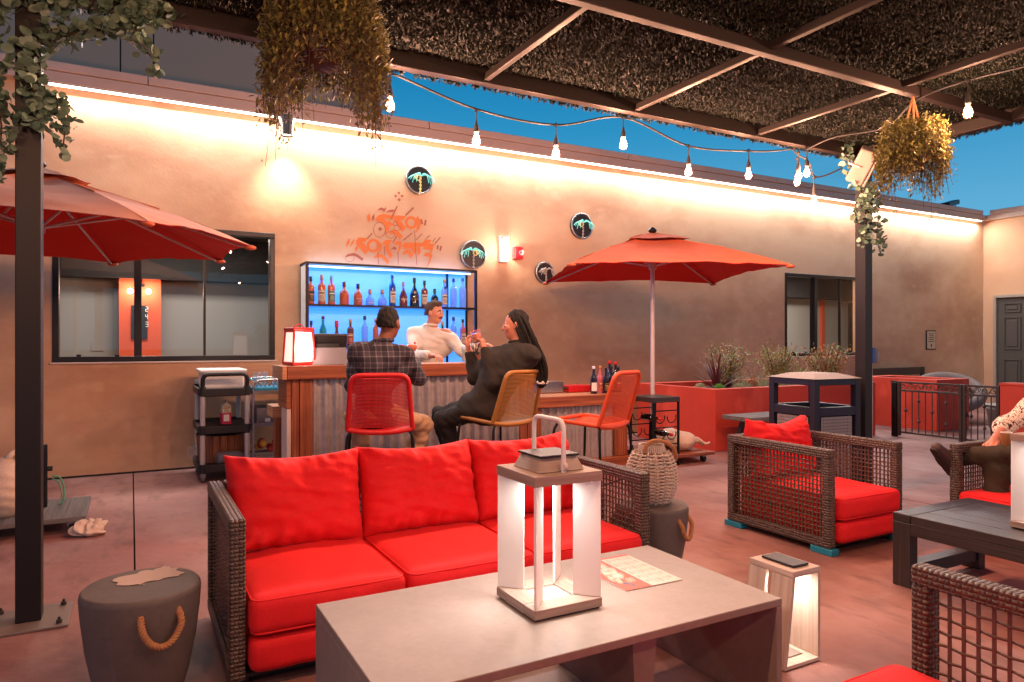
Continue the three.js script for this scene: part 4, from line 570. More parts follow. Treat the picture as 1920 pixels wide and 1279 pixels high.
function bigLantern(label, p, ry) {
  const l = thing('table_lantern', label, 'lantern', p, ry), a = 0.137, H = 0.48, y0 = 0.04, y1 = H - 0.035, w = M.taupe_wood;
  const ringG = (o, i, y, h) => [bx(-o, o, y, y + h, -o, -i, 0.003), bx(-o, o, y, y + h, i, o, 0.003), bx(-o, -i, y, y + h, -i + 0.0005, i - 0.0005), bx(i, o, y, y + h, -i + 0.0005, i - 0.0005)];
  part('base_board', ringG(a, 0.062, 0.006, 0.032)[0], w, l); ringG(a, 0.062, 0.006, 0.032).slice(1).forEach((g) => part('base_board', g, w, l));
  part('base_foot', bx(-a + 0.008, a - 0.008, 0, 0.0055, -a + 0.008, a - 0.008), M.rubber, l); part('base_tray', bx(-0.0618, 0.0618, 0.006, 0.03, -0.0618, 0.0618), M.white_paint, l);
  part('top_board', bx(-a, a, y1 - 0.001, y1 + 0.034, -a, a, 0.003), w, l);
  part('cap', new THREE.CylinderGeometry(0.1, 0.128, 0.046, 4).rotateY(PI / 4).translate(0, y1 + 0.059, 0), w, l);
  part('solar_panel', bx(-0.08, 0.08, y1 + 0.083, y1 + 0.091, -0.08, 0.08, 0.003), M.black_plastic, l);
  for (let k = 0; k < 4; k++) { const c = Math.cos(k * PI / 2 + PI / 4), s = Math.sin(k * PI / 2 + PI / 4), r0 = 0.09, r1 = a * 1.41 - 0.006; const g = bx(r0, r1, y0, y1 - 0.002, -0.004, 0.004).rotateY(-(k * PI / 2 + PI / 4)); part('fin', g, M.white_paint, l); void c; void s; }
  part('handle', pipe([[-0.0, y1 + 0.03, 0.1], [-0.0, y1 + 0.21, 0.1], [0.0, y1 + 0.21, -0.1], [0.0, y1 + 0.03, -0.1]], 0.0085, 0.035, 10).rotateY(0.0), M.white_paint, l);
  for (const s of [-1, 1]) part('handle_pivot', [new THREE.CylinderGeometry(0.016, 0.016, 0.014, 14).rotateZ(PI / 2).translate(0.002, y1 + 0.052, s * 0.1)], M.speaker_white, l);
  glow('lantern_led', 0xfff0e4, 30); part('led_module', bx(-0.055, 0.055, y1 - 0.014, y1 - 0.003, -0.055, 0.055, 0.003), M.lantern_led, l);
  areaLight(label.split(' ')[0] + '_lantern_light', 0xfff2e8, 125, 0.1, 0.1, [p[0], p[1] + y1 - 0.016, p[2]], [p[0] + 0.0001, p[1], p[2]]);
  return l;
}
bigLantern('large white and taupe lantern lit on the coffee table', [1.303, 0.421, 5.99], 0);
bigLantern('white lantern cropped at the right edge on the slatted table', [4.06, 0.401, 6.34], 0);
{ // printed menu
  const c = document.createElement('canvas'); c.width = 512; c.height = 360; const x = c.getContext('2d');
  x.fillStyle = '#d2b8a8'; x.fillRect(0, 0, 512, 360); x.fillStyle = '#d8401c'; x.fillRect(0, 196, 512, 164); x.fillRect(0, 0, 26, 196);
  x.fillStyle = '#d8c4b4'; for (let i = 0; i < 60; i++) { const a = hash(i, 1, 3), b = hash(i, 2, 3); x.globalAlpha = 0.5; x.beginPath(); x.ellipse(60 + a * 330, 225 + b * 100, 38, 15, 0.3, 0, 7); x.fill(); } x.globalAlpha = 1;
  x.fillStyle = '#8d7468'; for (let i = 0; i < 6; i++) for (let j = 0; j < 9; j++) x.fillRect(44 + i * 76, 24 + j * 18, 26 + 34 * hash(i, j, 9), j % 4 ? 4 : 8);
  x.fillStyle = '#7b3f30'; for (let i = 0; i < 5; i++) for (let j = 0; j < 6; j++) x.fillRect(70 + i * 62, 236 + j * 17, 20 + 26 * hash(i, j, 4), 4); x.fillRect(36, 205, 8, 150);
  x.fillStyle = '#24485c'; x.beginPath(); x.ellipse(440, 290, 40, 20, -0.3, 0, 7); x.fill(); x.fillStyle = '#c73c2c'; x.beginPath(); x.ellipse(450, 296, 18, 16, 0, 0, 7); x.fill();
  const t = new THREE.CanvasTexture(c); t.colorSpace = THREE.SRGBColorSpace;
  const m = thing('menu_card', 'printed orange and cream menu sheet lying on the coffee table', 'menu', [1.75, 0.4215, 5.86], -0.02);
  part('sheet', new THREE.BoxGeometry(0.27, 0.0012, 0.36).translate(0, 0.0006, 0), M.white_paint, m);
  part('print', new THREE.PlaneGeometry(0.36, 0.27).rotateX(-PI / 2).rotateY(-PI / 2).translate(0, 0.0022, 0), mat('menu_print', { map: t, roughness: 0.45 }), m);
}
{ // wooden floor lantern with splayed boards
  const l = thing('floor_lantern', 'lit wooden floor lantern with slanted boards beside the coffee table', 'lantern', [2.47, 0, 6.03]), w = M.oak_wood, X = 0.085, Z = 0.115, H = 0.4, t = 0.016;
  part('top', bx(-X, X, H - 0.026, H, -Z, Z, 0.003), w, l); part('base', [bx(-X - 0.05, X, 0.004, 0.02, -Z, Z, 0.003)][0], w, l); part('base_stone', bx(-X + 0.0, X - 0.05, 0.021, 0.026, -Z + 0.05, Z - 0.05, 0.002), M.table_stone, l);
  part('side_board', bx(X - t, X, 0.021, H - 0.027, -Z, Z, 0.002), w, l);
  // slanted boards of the far side, with the gap between them
  for (const [z0, z1] of [[-Z, -0.022], [0.008, Z]]) part('slanted_board', ext([[-X - 0.05, 0.021], [-X - 0.05 + t, 0.021], [-X + t, H - 0.027], [-X, H - 0.027]], z1 - z0, {}).translate(0, 0, z0), w, l);
  part('brace', bx(-0.012, 0.004, 0.021, H - 0.05, -Z + 0.004, -Z + 0.02), w, l);
  part('solar_panel', bx(-0.045, 0.05, H + 0.002, H + 0.012, -0.085, 0.085, 0.003), M.black_plastic, l);
  glow('floor_led', 0xffe8d2, 14); part('led_module', bx(-0.03, 0.03, H - 0.036, H - 0.027, -0.05, 0.05), M.floor_led, l);
  areaLight('floor_lantern_light', 0xfff0e4, 95, 0.06, 0.1, [2.47, H - 0.038, 6.03], [2.4701, 0, 6.03]);
}
// ---------- ceramic side tables ----------
function drum(label, p, ry, chipped) {
  const t = thing('side_table', label, 'side table', p, ry), H = 0.43;
  part('body', lathe([[0, 0], [0.13, 0], [0.142, 0.012], [0.165, 0.1], [0.188, 0.22], [0.202, 0.34], [0.206, 0.405], [0.203, 0.421], [0.194, 0.43], [0, 0.43]], 48), M.ceramic, t);
  for (const s of [0, PI]) { const h = []; for (let k = 0; k <= 8; k++) { const u = k / 8 * PI, a = 0.33 * Math.cos(u), y = 0.375 - 0.115 * Math.sin(u), r = 0.204 + (k && k < 8 ? 0.018 : -0.01); h.push([r * Math.sin(a), y, r * Math.cos(a)]); } const g = rope(h, 0.012, 9); part('rope_handle', s ? g.rotateY(s) : g, M.rope, t); }
  if (chipped) { const c = document.createElement('canvas'); void c; const pts = []; for (let i = 0; i < 34; i++) { const a = i / 34 * 2 * PI, r = 0.5 + 0.5 * hash(i, 3, 8); pts.push([0.13 * Math.cos(a) * (0.55 + 0.45 * r), 0.095 * Math.sin(a) * (0.45 + 0.6 * r) + 0.02 * Math.sin(a * 3 + 1)]); }
    part('chipped_patch', new THREE.ShapeGeometry(new THREE.Shape(pts.map((q) => new THREE.Vector2(...q)))).rotateX(-PI / 2).rotateY(0.25).translate(0.05, 0.4325, -0.07), plain('bare_clay', 0xbca89c, 0.8), t); part('chip', new THREE.CircleGeometry(0.005, 7).rotateX(-PI / 2).translate(0.0, 0.4325, 0.02), M.bare_clay, t); }
}
drum('dark ceramic drum side table with a chipped top left of the sofa', [0.035, 0, 5.115], 0.3, true);
drum('dark ceramic drum side table holding the woven lantern behind the sofa', [2.6, 0, 5.0], 0.45, false);
{ // woven white lantern
  const l = thing('woven_lantern', 'white woven basket lantern with a rope handle on the ceramic drum', 'lantern', [2.6, 0.431, 5.0], 0.3);
  const prof = (y) => 0.07 + 0.072 * Math.sin(Math.PI * Math.min(1, Math.max(0, (y + 0.02) / 0.34)) ) ** 0.7; plain('wicker_white', 0xb9a698, 0.75); const g = [];
  for (let k = 0; k < 16; k++) { const a = k / 16 * 2 * PI, pts = []; for (let y = 0.0; y <= 0.301; y += 0.03) pts.push([prof(y) * Math.cos(a), y, prof(y) * Math.sin(a)]); g.push(tube(pts, 0.0045, 5, 22)); }
  for (let j = 0; j < 15; j++) for (const ph of [0, 1]) { const y = 0.02 + j * 0.0185, pts = []; for (let i = 0; i < 32; i++) { const a = i / 32 * 2 * PI, up = ((i + (ph ? 16 : 0) * 0 + j) % 2 ? 1 : -1) * (ph ? 1 : -1); const r = prof(y) + up * 0.005; pts.push([r * Math.cos(a), y + (ph ? 0.0045 : -0.0045) * Math.cos(i * PI / 2 + j * PI), r * Math.sin(a)]); } g.push(tube(pts, 0.0048, 5, 96, true)); }
  part('basket', g, M.wicker_white, l, 'stuff');
  const rim = []; for (let k = 0; k < 40; k++) { const a = k / 40 * 2 * PI; rim.push(cyl([0.075 * Math.cos(a), 0.292, 0.075 * Math.sin(a)], [0.068 * Math.cos(a), 0.332, 0.068 * Math.sin(a)], 0.006, 0.006, 5)); } for (let k = 0; k < 36; k++) { const a = k / 36 * 2 * PI; rim.push(cyl([0.085 * Math.cos(a), 0.0, 0.085 * Math.sin(a)], [0.1 * Math.cos(a), 0.03, 0.1 * Math.sin(a)], 0.007, 0.007, 5)); }
  part('rim_weave', rim, M.wicker_white, l, 'stuff');
  part('rope_handle', rope([[-0.08, 0.29, 0.0], [-0.06, 0.345, 0.02], [0.0, 0.355, 0.05], [0.1, 0.31, 0.08], [0.15, 0.23, 0.06], [0.13, 0.2, 0.02]], 0.012, 10), M.rope, l);
  part('candle_glass', lathe([[0, 0.012], [0.05, 0.012], [0.05, 0.2], [0.046, 0.2]], 18), M.clear_glass, l);
}
{ // slatted dark table
  const t = thing('slatted_table', 'dark plank coffee table with frame legs at the right edge', 'coffee table', [4.09, 0, 6.4]), w = M.charcoal_plank, X = 0.37, Z = 0.69, y = 0.4;
  part('end_board', bx(-X, X, y - 0.045, y, -Z, -Z + 0.1, 0.004), w, t); part('end_board', bx(-X, X, y - 0.045, y, Z - 0.1, Z, 0.004), w, t);
  for (let k = 0; k < 5; k++) { const x0 = -X + k * 0.148; part('plank', bx(x0 + (k ? 0.003 : 0), x0 + 0.145 + (k === 4 ? 0.003 : 0), y - 0.045, y - 0.0005, -Z + 0.104, Z - 0.104, 0.004), w, t); }
  part('apron', bx(-X + 0.001, -X + 0.04, y - 0.11, y - 0.046, -Z + 0.1, Z - 0.1, 0.003), w, t); part('apron', bx(X - 0.04, X - 0.001, y - 0.11, y - 0.046, -Z + 0.1, Z - 0.1, 0.003), w, t);
  for (const z of [-Z, Z - 0.1]) { for (const x of [-X, X - 0.07]) part('leg', bx(x, x + 0.07, 0, y - 0.046, z, z + 0.1, 0.004), w, t); part('stretcher', bx(-X + 0.072, X - 0.072, 0.05, 0.12, z + 0.01, z + 0.09, 0.004), w, t); }
}
// ---------- umbrellas ----------
function canopyGeo(n, R, a0, yE, yA, sagIn, seg = 16) { // fabric panels from crown to hem; corners pulled out, hems curving in between them
  const panels = [];
  for (let k = 0; k < n; k++) {
    const A = a0 + k * 2 * PI / n, B = a0 + (k + 1) * 2 * PI / n, pos = [], idx = [];
    const ca = [Math.cos(A) * R, Math.sin(A) * R], cb = [Math.cos(B) * R, Math.sin(B) * R];
    for (let j = 0; j <= seg; j++) for (let i = 0; i <= seg; i++) {
      const t = 0.02 + 0.98 * j / seg, u = i / seg, e = 4 * u * (1 - u);
      let x = (ca[0] * (1 - u) + cb[0] * u) * t, z = (ca[1] * (1 - u) + cb[1] * u) * t; const inn = 1 - sagIn * e * t * t; x *= inn; z *= inn;
      const y = yA + (yE - yA) * (0.82 * t + 0.18 * t * t * t) + (-0.035 * e * t * (1 - t) * 4 + 0.03 * e * t * t) * R / 1.5 ;
      pos.push(x, y + 0.016 * N3(x * 7 + 40, z * 7 + 40, k, 12) * t * (1 - 0.5 * t) + 0.02 * N3(x * 3 + 20, z * 16 + 20, k, 15) * t * e, z); if (j && i) { const b = j * (seg + 1) + i; idx.push(b - seg - 2, b - seg - 1, b - 1, b - seg - 1, b, b - 1); }
    }
    const g = new THREE.BufferGeometry(); g.setAttribute('position', new THREE.Float32BufferAttribute(pos, 3)); g.setIndex(idx); g.computeVertexNormals(); panels.push(g);
  }
  return panels;
}
mat('canopy_fabric', { map: M.canopy_cloth.map, bumpMap: clothB, bumpScale: 0.0007, roughness: 0.85, side: THREE.DoubleSide }, 'box');
mat('canopy_lining', { color: 0xd8200c, bumpMap: clothB, bumpScale: 0.0006, roughness: 0.85, side: THREE.DoubleSide });
M.canopy_faded = M.canopy_fabric.clone(); M.canopy_faded.userData.uv = 'box'; M.canopy_faded.name = 'canopy_faded'; M.canopy_faded.map = tex(256, (u, v) => mix3([206, 132, 98], [222, 152, 118], fbm(u, v, 5, 5, 4, 77)), 0.9);
function umbrella(label, x, z, n, R, a0, yE, yA, yPole, sag, vent, cloth = M.canopy_fabric) {
  const u = thing('patio_umbrella', label, 'umbrella', [x, 0, z], 0, 'orange patio umbrellas');
  canopyGeo(n, R, a0, yE, yA, sag).forEach((g) => { const p = part('canopy_panel', g, cloth, u); part('lining', g.clone().translate(0, -0.005, 0), M.canopy_lining, p); });
  canopyGeo(n, R * vent, a0, yA - (yA - yE) * vent * 0.8 + 0.03, yA + 0.035, 0.08, 6).forEach((g) => part('vent_panel', g, cloth, u));
  for (let k = 0; k < n; k++) { const a = a0 + k * 2 * PI / n, c = Math.cos(a), s = Math.sin(a); part('rib', cyl([c * 0.04, yA - 0.06, s * 0.04], [c * R * 0.985, yE - 0.022, s * R * 0.985], 0.011, 0.008, 8), M.pole_white, u); part('strut', cyl([c * 0.03, yE + 0.1, s * 0.03], [c * R * 0.42, yA - (yA - yE) * 0.42 - 0.03, s * R * 0.42], 0.009, 0.009, 8), M.pole_white, u); part('seam', cyl([c * 0.05, yA - 0.008, s * 0.05], [c * R * 0.55, yA + (yE - yA) * 0.482 + 0.004, s * R * 0.55], 0.004, 0.004, 5), M.canopy_fabric, u); part('corner_pocket', sph(0.035, c * R * 0.985, yE - 0.012, s * R * 0.985, 1.3, 0.55, 1.3, 10), M.canopy_fabric, u); }
  part('pole', cyl([0, yPole, 0], [0, yA - 0.03, 0], 0.024, 0.024, 18), M.pole_white, u); part('hub', cyl([0, yE + 0.06, 0], [0, yE + 0.14, 0], 0.042, 0.042, 16), M.pole_white, u); part('finial', lathe([[0, 0.075], [0.02, 0.07], [0.045, 0.045], [0.05, 0.03], [0.02, 0.0], [0, 0]], 16).translate(0, yA + 0.02, 0), M.black_metal, u);
  return u;
}
umbrella('large orange octagonal umbrella at the left edge, cropped by the frame', -0.6, 1.9, 8, 1.507, -1.265, 2.09, 2.6, 0.15, 0.03, 0.24, M.canopy_faded);
umbrella('square orange umbrella on a pale pole beyond the low counter', 5.19, 1.92, 4, 1.564, -1.92, 2.1, 2.545, 0.12, 0.045, 0.3);
const dolly = (label, x0, x1, z0, z1, m) => { const d = thing('umbrella_dolly', label, 'dolly', [(x0 + x1) / 2, 0, (z0 + z1) / 2]), X = (x1 - x0) / 2, Z = (z1 - z0) / 2; part('deck', bx(-X, X, 0.085, 0.12, -Z, Z, 0.006), m, d); for (const a of [-1, 1]) for (const b of [-1, 1]) { const c = part('caster', new THREE.CylinderGeometry(0.035, 0.035, 0.03, 18).rotateZ(PI / 2).translate(a * (X - 0.09), 0.035, b * (Z - 0.09)), M.rubber, d); part('fork', bx(a * (X - 0.09) - 0.025, a * (X - 0.09) + 0.025, 0.05, 0.086, b * (Z - 0.09) - 0.025, b * (Z - 0.09) + 0.025), M.silver, c); } return d; };
wood('grey_plank', [84, 80, 78], [122, 116, 112], 310, 0.7);
{
  const d = dolly('grey wooden dolly carrying the left umbrella stand', -0.95, -0.28, 1.63, 2.36, M.grey_plank);
  part('stand_tube', lathe([[0, 0.121], [0.055, 0.121], [0.055, 0.58], [0.03, 0.585], [0, 0.585]], 20).translate(0.015, 0, -0.095), M.black_metal, d); part('stand_knob', cyl([0.07, 0.4, -0.1], [0.1, 0.4, -0.1], 0.018, 0.018), M.black_plastic, d);
  const g = thing('sand_bag', 'white sandbag standing on the grey dolly behind the left post', 'sandbag', [-0.78, 0.121, 2.1]);
  const geo = new THREE.SphereGeometry(0.16, 36, 30), p = geo.attributes.position; for (let i = 0; i < p.count; i++) { const x = p.getX(i), y = p.getY(i), z = p.getZ(i), a = Math.atan2(z, x), k = 1 + 0.05 * Math.sin(y * 120 + 2 * Math.sin(a * 3)) * (1 - Math.abs(y) / 0.17) + 0.08 * N3(a * 3 + 9, y * 20, 0, 4), neck = y > 0.1 ? 1 - (y - 0.1) * 6 : 1; p.setXYZ(i, x * k * Math.max(neck, 0.3), y * 1.35 + 0.2, z * k * Math.max(neck, 0.3)); } geo.computeVertexNormals(); part('bag', geo, M.sack_cloth, g); part('tied_neck', tube([[0, 0.38, 0], [0.03, 0.42, 0.02], [0.06, 0.44, 0.0], [0.1, 0.41, 0.03]], 0.022, 8), M.sack_cloth, g);
  const t = thing('green_strap', 'loop of green strap hanging behind the left umbrella stand', 'strap', [-0.52, 0.12, 1.86]); plain('green_band', 0x4f9a7a, 0.6); part('strap', tube([[0, 0.22, 0], [0.05, 0.2, 0], [0.075, 0.12, 0], [0.07, 0.02, 0.01], [0.04, 0.005, 0.01]], 0.006, 6), M.green_band, t); part('strap_end', tube([[0, 0.2, 0.01], [0.04, 0.17, 0.01], [0.06, 0.1, 0.01], [0.06, 0.03, 0.01]], 0.005, 6), M.green_band, t);
  const c = thing('crumpled_rag', 'crumpled white rag on the floor beside the left dolly', 'rag', [-0.24, 0, 2.42]); const rg = new THREE.SphereGeometry(0.09, 40, 26), q = rg.attributes.position; for (let i = 0; i < q.count; i++) { const x = q.getX(i), y = q.getY(i), z = q.getZ(i), k = 1 + 1.1 * N3(x * 28 + 50, z * 28 + y * 30, 1, 6) + 0.5 * N3(x * 60, z * 60 + y * 50, 2, 6); q.setXYZ(i, x * k * 1.1, Math.max(0.001, (y * 0.55 + 0.03) * k), z * k * 0.9); } rg.computeVertexNormals(); part('cloth', rg, M.sack_cloth, c);
}
{
  const d = dolly('brown dolly under the far umbrella behind the wine rack', 4.93, 5.72, 1.6, 2.35, M.cedar);
  part('stand_tube', cyl([-0.135, 0.121, -0.055], [-0.135, 0.5, -0.055], 0.045, 0.04, 18), M.black_metal, d);
  for (const [i, x, z] of [[0, 5.42, 2.12], [1, 5.5, 1.85]]) {
    const g = thing('sand_bag', i ? 'white sandbag at the back of the brown dolly' : 'white rope tied sack lying on the brown dolly beside the red planter', 'sandbag', [x, 0.121, z]);
    const geo = new THREE.SphereGeometry(0.15, 32, 22), p = geo.attributes.position; for (let k = 0; k < p.count; k++) { const a = p.getX(k), y = p.getY(k), b = p.getZ(k), m = 1 + 0.12 * N3(a * 22 + 30, b * 22 + y * 18, i, 9); p.setXYZ(k, a * m * 1.2, (y * 0.72 + 0.105) * m, b * m); } geo.computeVertexNormals(); part('bag', geo, M.sack_cloth, g);
    for (let k = 0; k < 3; k++) part('tied_end', tube([[0.16, 0.1, 0], [0.22, 0.09 + 0.02 * k, 0.03], [0.28, 0.07, 0.05 * k], [0.33, 0.04 + 0.02 * k, 0.06 * k]], 0.018 - 0.003 * k, 7), M.sack_cloth, g);
  }
}
{ // iron wine rack table
  const t = thing('wine_rack', 'dark iron wine rack table in front of the far umbrella pole', 'wine rack', [5.0, 0, 2.12]), m = M.black_metal;
  part('top', bx(-0.13, 0.24, 0.69, 0.745, -0.22, 0.2, 0.006), M.charcoal_plank, t);
  for (const x of [-0.12, 0.225]) for (const z of [-0.2, 0.185]) part('leg', bx(x - 0.01, x + 0.01, 0, 0.689, z - 0.01, z + 0.01), m, t);
  for (const y of [0.6, 0.42, 0.24, 0.08]) for (const z of [-0.2, 0.185]) part('rail', bx(-0.11, 0.215, y - 0.006, y + 0.006, z - 0.006, z + 0.006), m, t);
  for (const y of [0.5, 0.32, 0.15]) for (const x of [-0.03, 0.13]) for (const z of [-0.2, 0.185]) part('scroll', new THREE.TorusGeometry(0.062, 0.006, 6, 18, PI * 1.15).rotateZ(PI * 0.95).translate(x, y + 0.03, z), m, t);
  [[0.5, -0.03], [0.32, 0.13], [0.15, -0.03]].forEach(([y, x], i) => { const b = bottle(['wine bottle lying in the top tier of the iron rack', 'wine bottle lying in the middle tier of the iron rack', 'wine bottle lying in the bottom tier of the iron rack'][i], [5.0 + x, y + 0.017, 2.02], 0.3, 'wine', M.dark_wine, M.red_metal, M.label_cream, 'bottles lying in the wine rack'); b.rotation.set(PI / 2, 0, 0); });
  const r = thing('red_crate', 'low red crate on the floor under the iron wine rack', 'crate', [5.02, 0, 2.05]); part('crate', [bx(-0.1, 0.18, 0, 0.012, -0.14, 0.1), bx(-0.1, 0.18, 0.012, 0.06, -0.14, -0.128), bx(-0.1, 0.18, 0.012, 0.06, 0.088, 0.1), bx(-0.1, -0.088, 0.012, 0.06, -0.127, 0.087), bx(0.168, 0.18, 0.012, 0.06, -0.127, 0.087)], M.red_metal, r);
}
// ---------- planters ----------
function planter(label, x0, x1, z0, z1, h) {
  const p = thing('planter_box', label, 'planter', [x0, 0, z0]), X = x1 - x0, Z = z1 - z0, t = 0.13, m = M.planter_red;
  part('front_wall', bx(0, X, 0, h, Z - t, Z, 0.008), m, p); part('back_wall', bx(0, X, 0, h, 0, t, 0.008), m, p); part('side_wall', bx(0.001, t, 0.001, h - 0.001, t - 0.004, Z - t + 0.004), m, p); part('side_wall', bx(X - t, X - 0.001, 0.001, h - 0.001, t - 0.004, Z - t + 0.004), m, p); part('soil', bx(t, X - t, 0, h - 0.07, t, Z - t), M.soil, p);
}
planter('long red planter wall full of shrubs below the far window', 6.25, 9.36, 0.32, 1.82, 0.76);
planter('second red planter beyond the iron gate', 10.55, 11.4, 0.75, 2.0, 0.77);
{ const w = thing('red_wall', 'red plastered low wall at the right edge beside the gate', 'wall', [9.6, 0, 3.38]); part('wall', bx(-0.1, 0.18, 0, 0.8, 0, 2.4, 0.008), M.planter_red, w); part('cap', bx(-0.11, 0.19, 0.801, 0.83, -0.01, 2.4, 0.006), M.planter_red, w); }
// ---------- plants ----------
const blade = (L, w, a, lean, curl, tw = 0) => { const pos = [], idx = [], n = 7; for (let i = 0; i <= n; i++) { const t = i / n, th = lean + curl * t * t, ww = w * Math.sin(PI * Math.min(0.98, 0.12 + t * 0.88)) ** 0.7 * (1 - t * 0.4); let r = 0, y = 0; for (let q = 0; q < i; q++) { const tt = (q + 0.5) / n, h = lean + curl * tt * tt; r += Math.sin(h) * L / n; y += Math.cos(h) * L / n; } const c = Math.cos(a), s = Math.sin(a); void th; pos.push(c * r - s * ww, y + tw * ww, s * r + c * ww, c * r + s * ww, y, s * r - c * ww); if (i) { const b = (i - 1) * 2; idx.push(b, b + 2, b + 1, b + 1, b + 2, b + 3); } } const g = new THREE.BufferGeometry(); g.setAttribute('position', new THREE.Float32BufferAttribute(pos, 3)); g.setIndex(idx); g.computeVertexNormals(); return g; };
const foliage = (n, c, tr = 0.3, r = 0.6) => mat(n, { color: c, roughness: r, side: THREE.DoubleSide, phys: { transmission: tr, thickness: 0 } });
foliage('cordyline', 0x5a1c22); foliage('nandina_green', 0x8a9440); foliage('nandina_rust', 0xb87a48); foliage('fern_gold', 0x9a944e); foliage('fern_brown', 0x6c6a40); foliage('blue_grass', 0xa8b08c); foliage('succulent', 0x5c9a3a, 0.1); foliage('yucca', 0x9aa04a); foliage('eucalyptus', 0x5f7a68, 0.15, 0.5); foliage('eucalyptus_pale', 0x8aa292, 0.15, 0.5); plain('stem_brown', 0x4a3426, 0.8);
{
  const c = thing('cordyline_plant', 'dark red spiky cordyline at the near corner of the planter', 'plant', [6.75, 0.69, 1.35]);
  for (let i = 0; i < 44; i++) part('leaf', blade(rr(0.36, 0.6), 0.014, i * 2.399, rr(0.03, 1.05), rr(0.1, 0.7)), M.cordyline, c);
  part('stem', cyl([0, 0, 0], [0, 0.06, 0], 0.02, 0.015), M.stem_brown, c);
}
const leafG = [0.03, 0.04, 0.05].map((L) => { const g = new THREE.BufferGeometry(); g.setAttribute('position', new THREE.Float32BufferAttribute([0, 0, 0, L * 0.2, L * 0.5, 0.004, 0, L, 0, 0, 0, 0, 0, L, 0, -L * 0.2, L * 0.5, 0.004], 3)); g.computeVertexNormals(); return g; });
function shrub(label, x, z, h, w, n, mats) { // airy shrub: branching stems with small paired leaves, feathery tops
  const s = thing('nandina_shrub', label, 'shrub', [x, 0.69, z], 0, 'feathery shrubs in the planter'), st = [], lv = mats.map(() => []);
  for (let i = 0; i < n; i++) { const a = rr(0, 6.28), r = w * Math.sqrt(rnd()), H = h * rr(0.55, 1), P = [[r * 0.15 * Math.cos(a), 0, r * 0.15 * Math.sin(a)], [r * 0.5 * Math.cos(a), H * 0.5, r * 0.5 * Math.sin(a)], [r * Math.cos(a + 0.2), H, r * Math.sin(a + 0.2)]]; st.push(tube(P, 0.0035, 4, 6)); const cv = new THREE.CatmullRomCurve3(P.map((p) => V(...p))); for (let k = 0; k < 46; k++) { const t = rr(0.2, 1), p = cv.getPoint(t), q = 0.1 * w / 0.25; lv[Math.floor(rnd() * mats.length)].push(place(leafG[Math.floor(rnd() * 3)], p.x + rr(-q, q), p.y + rr(-q, q) * 0.6, p.z + rr(-q, q), rr(0, 6.28), rr(0, 1.8), 0)); } }
  part('stems', st, M.stem_brown, s, 'stuff'); lv.forEach((g, i) => part('leaves', g, mats[i], s, 'stuff'));
}
shrub('feathery pale shrub between the cordyline and the far window', 7.35, 0.95, 0.6, 0.3, 44, [M.nandina_green, M.nandina_rust, M.blue_grass]);
shrub('feathery shrub in front of the far window', 8.3, 1.0, 0.62, 0.3, 46, [M.nandina_green, M.fern_gold, M.nandina_rust]);
shrub('rust coloured feathery shrub right of the far pergola post', 9.0, 1.3, 0.6, 0.32, 54, [M.nandina_rust, M.nandina_green, M.nandina_rust]);
function grassClump(label, x, z, L, n, m, w = 0.004) { const g = thing('grass_clump', label, 'grass', [x, 0.69, z], 0, 'grass clumps in the planter'), b = []; for (let i = 0; i < n; i++) b.push(blade(L * rr(0.6, 1.1), w, rr(0, 6.28), rr(0.05, 0.7), rr(0.3, 1.3)).translate(rr(-0.05, 0.05), 0, rr(-0.05, 0.05))); part('blades', b, m, g, 'stuff'); part('crown', sph(0.035, 0, 0.01, 0, 1, 0.6, 1), M.stem_brown, g); }
[['blue grey grass tuft beside the succulents', 7.05, 1.5], ['blue grey grass tuft under the pale shrub', 7.5, 1.45], ['blue grey grass tuft left of the litter bin', 7.95, 1.4], ['pale grass tuft under the rust shrub, right of the post', 8.85, 1.52]].forEach(([l, x, z], i) => grassClump(l, x, z, 0.26, 90, M.blue_grass, 0.003));
grassClump('yellow green strap leaved clump above the litter bin', 8.35, 1.35, 0.42, 26, M.yucca, 0.012); grassClump('dry golden grass clump behind the litter bin', 8.15, 1.2, 0.34, 80, M.fern_gold); grassClump('reddish dry grass wisps in the middle of the planter', 7.75, 1.1, 0.36, 40, M.nandina_rust, 0.003);
[[6.62, 1.52, 'bright green succulent rosette at the planter rim'], [6.5, 1.3, 'pale green succulent left of the cordyline'], [6.9, 1.58, 'small succulent right of the cordyline']].forEach(([x, z, l], i) => { const s = thing('succulent_plant', l, 'succulent', [x, 0.69, z]); for (let k = 0; k < 26; k++) part('leaf', place(sph(0.03, 0, 0.05, 0, 0.5, 1.3, 0.22, 8), 0, 0.03, 0, k * 2.399, 0.25 + k * 0.045, 0), i === 0 ? M.succulent : M.blue_grass, s); });
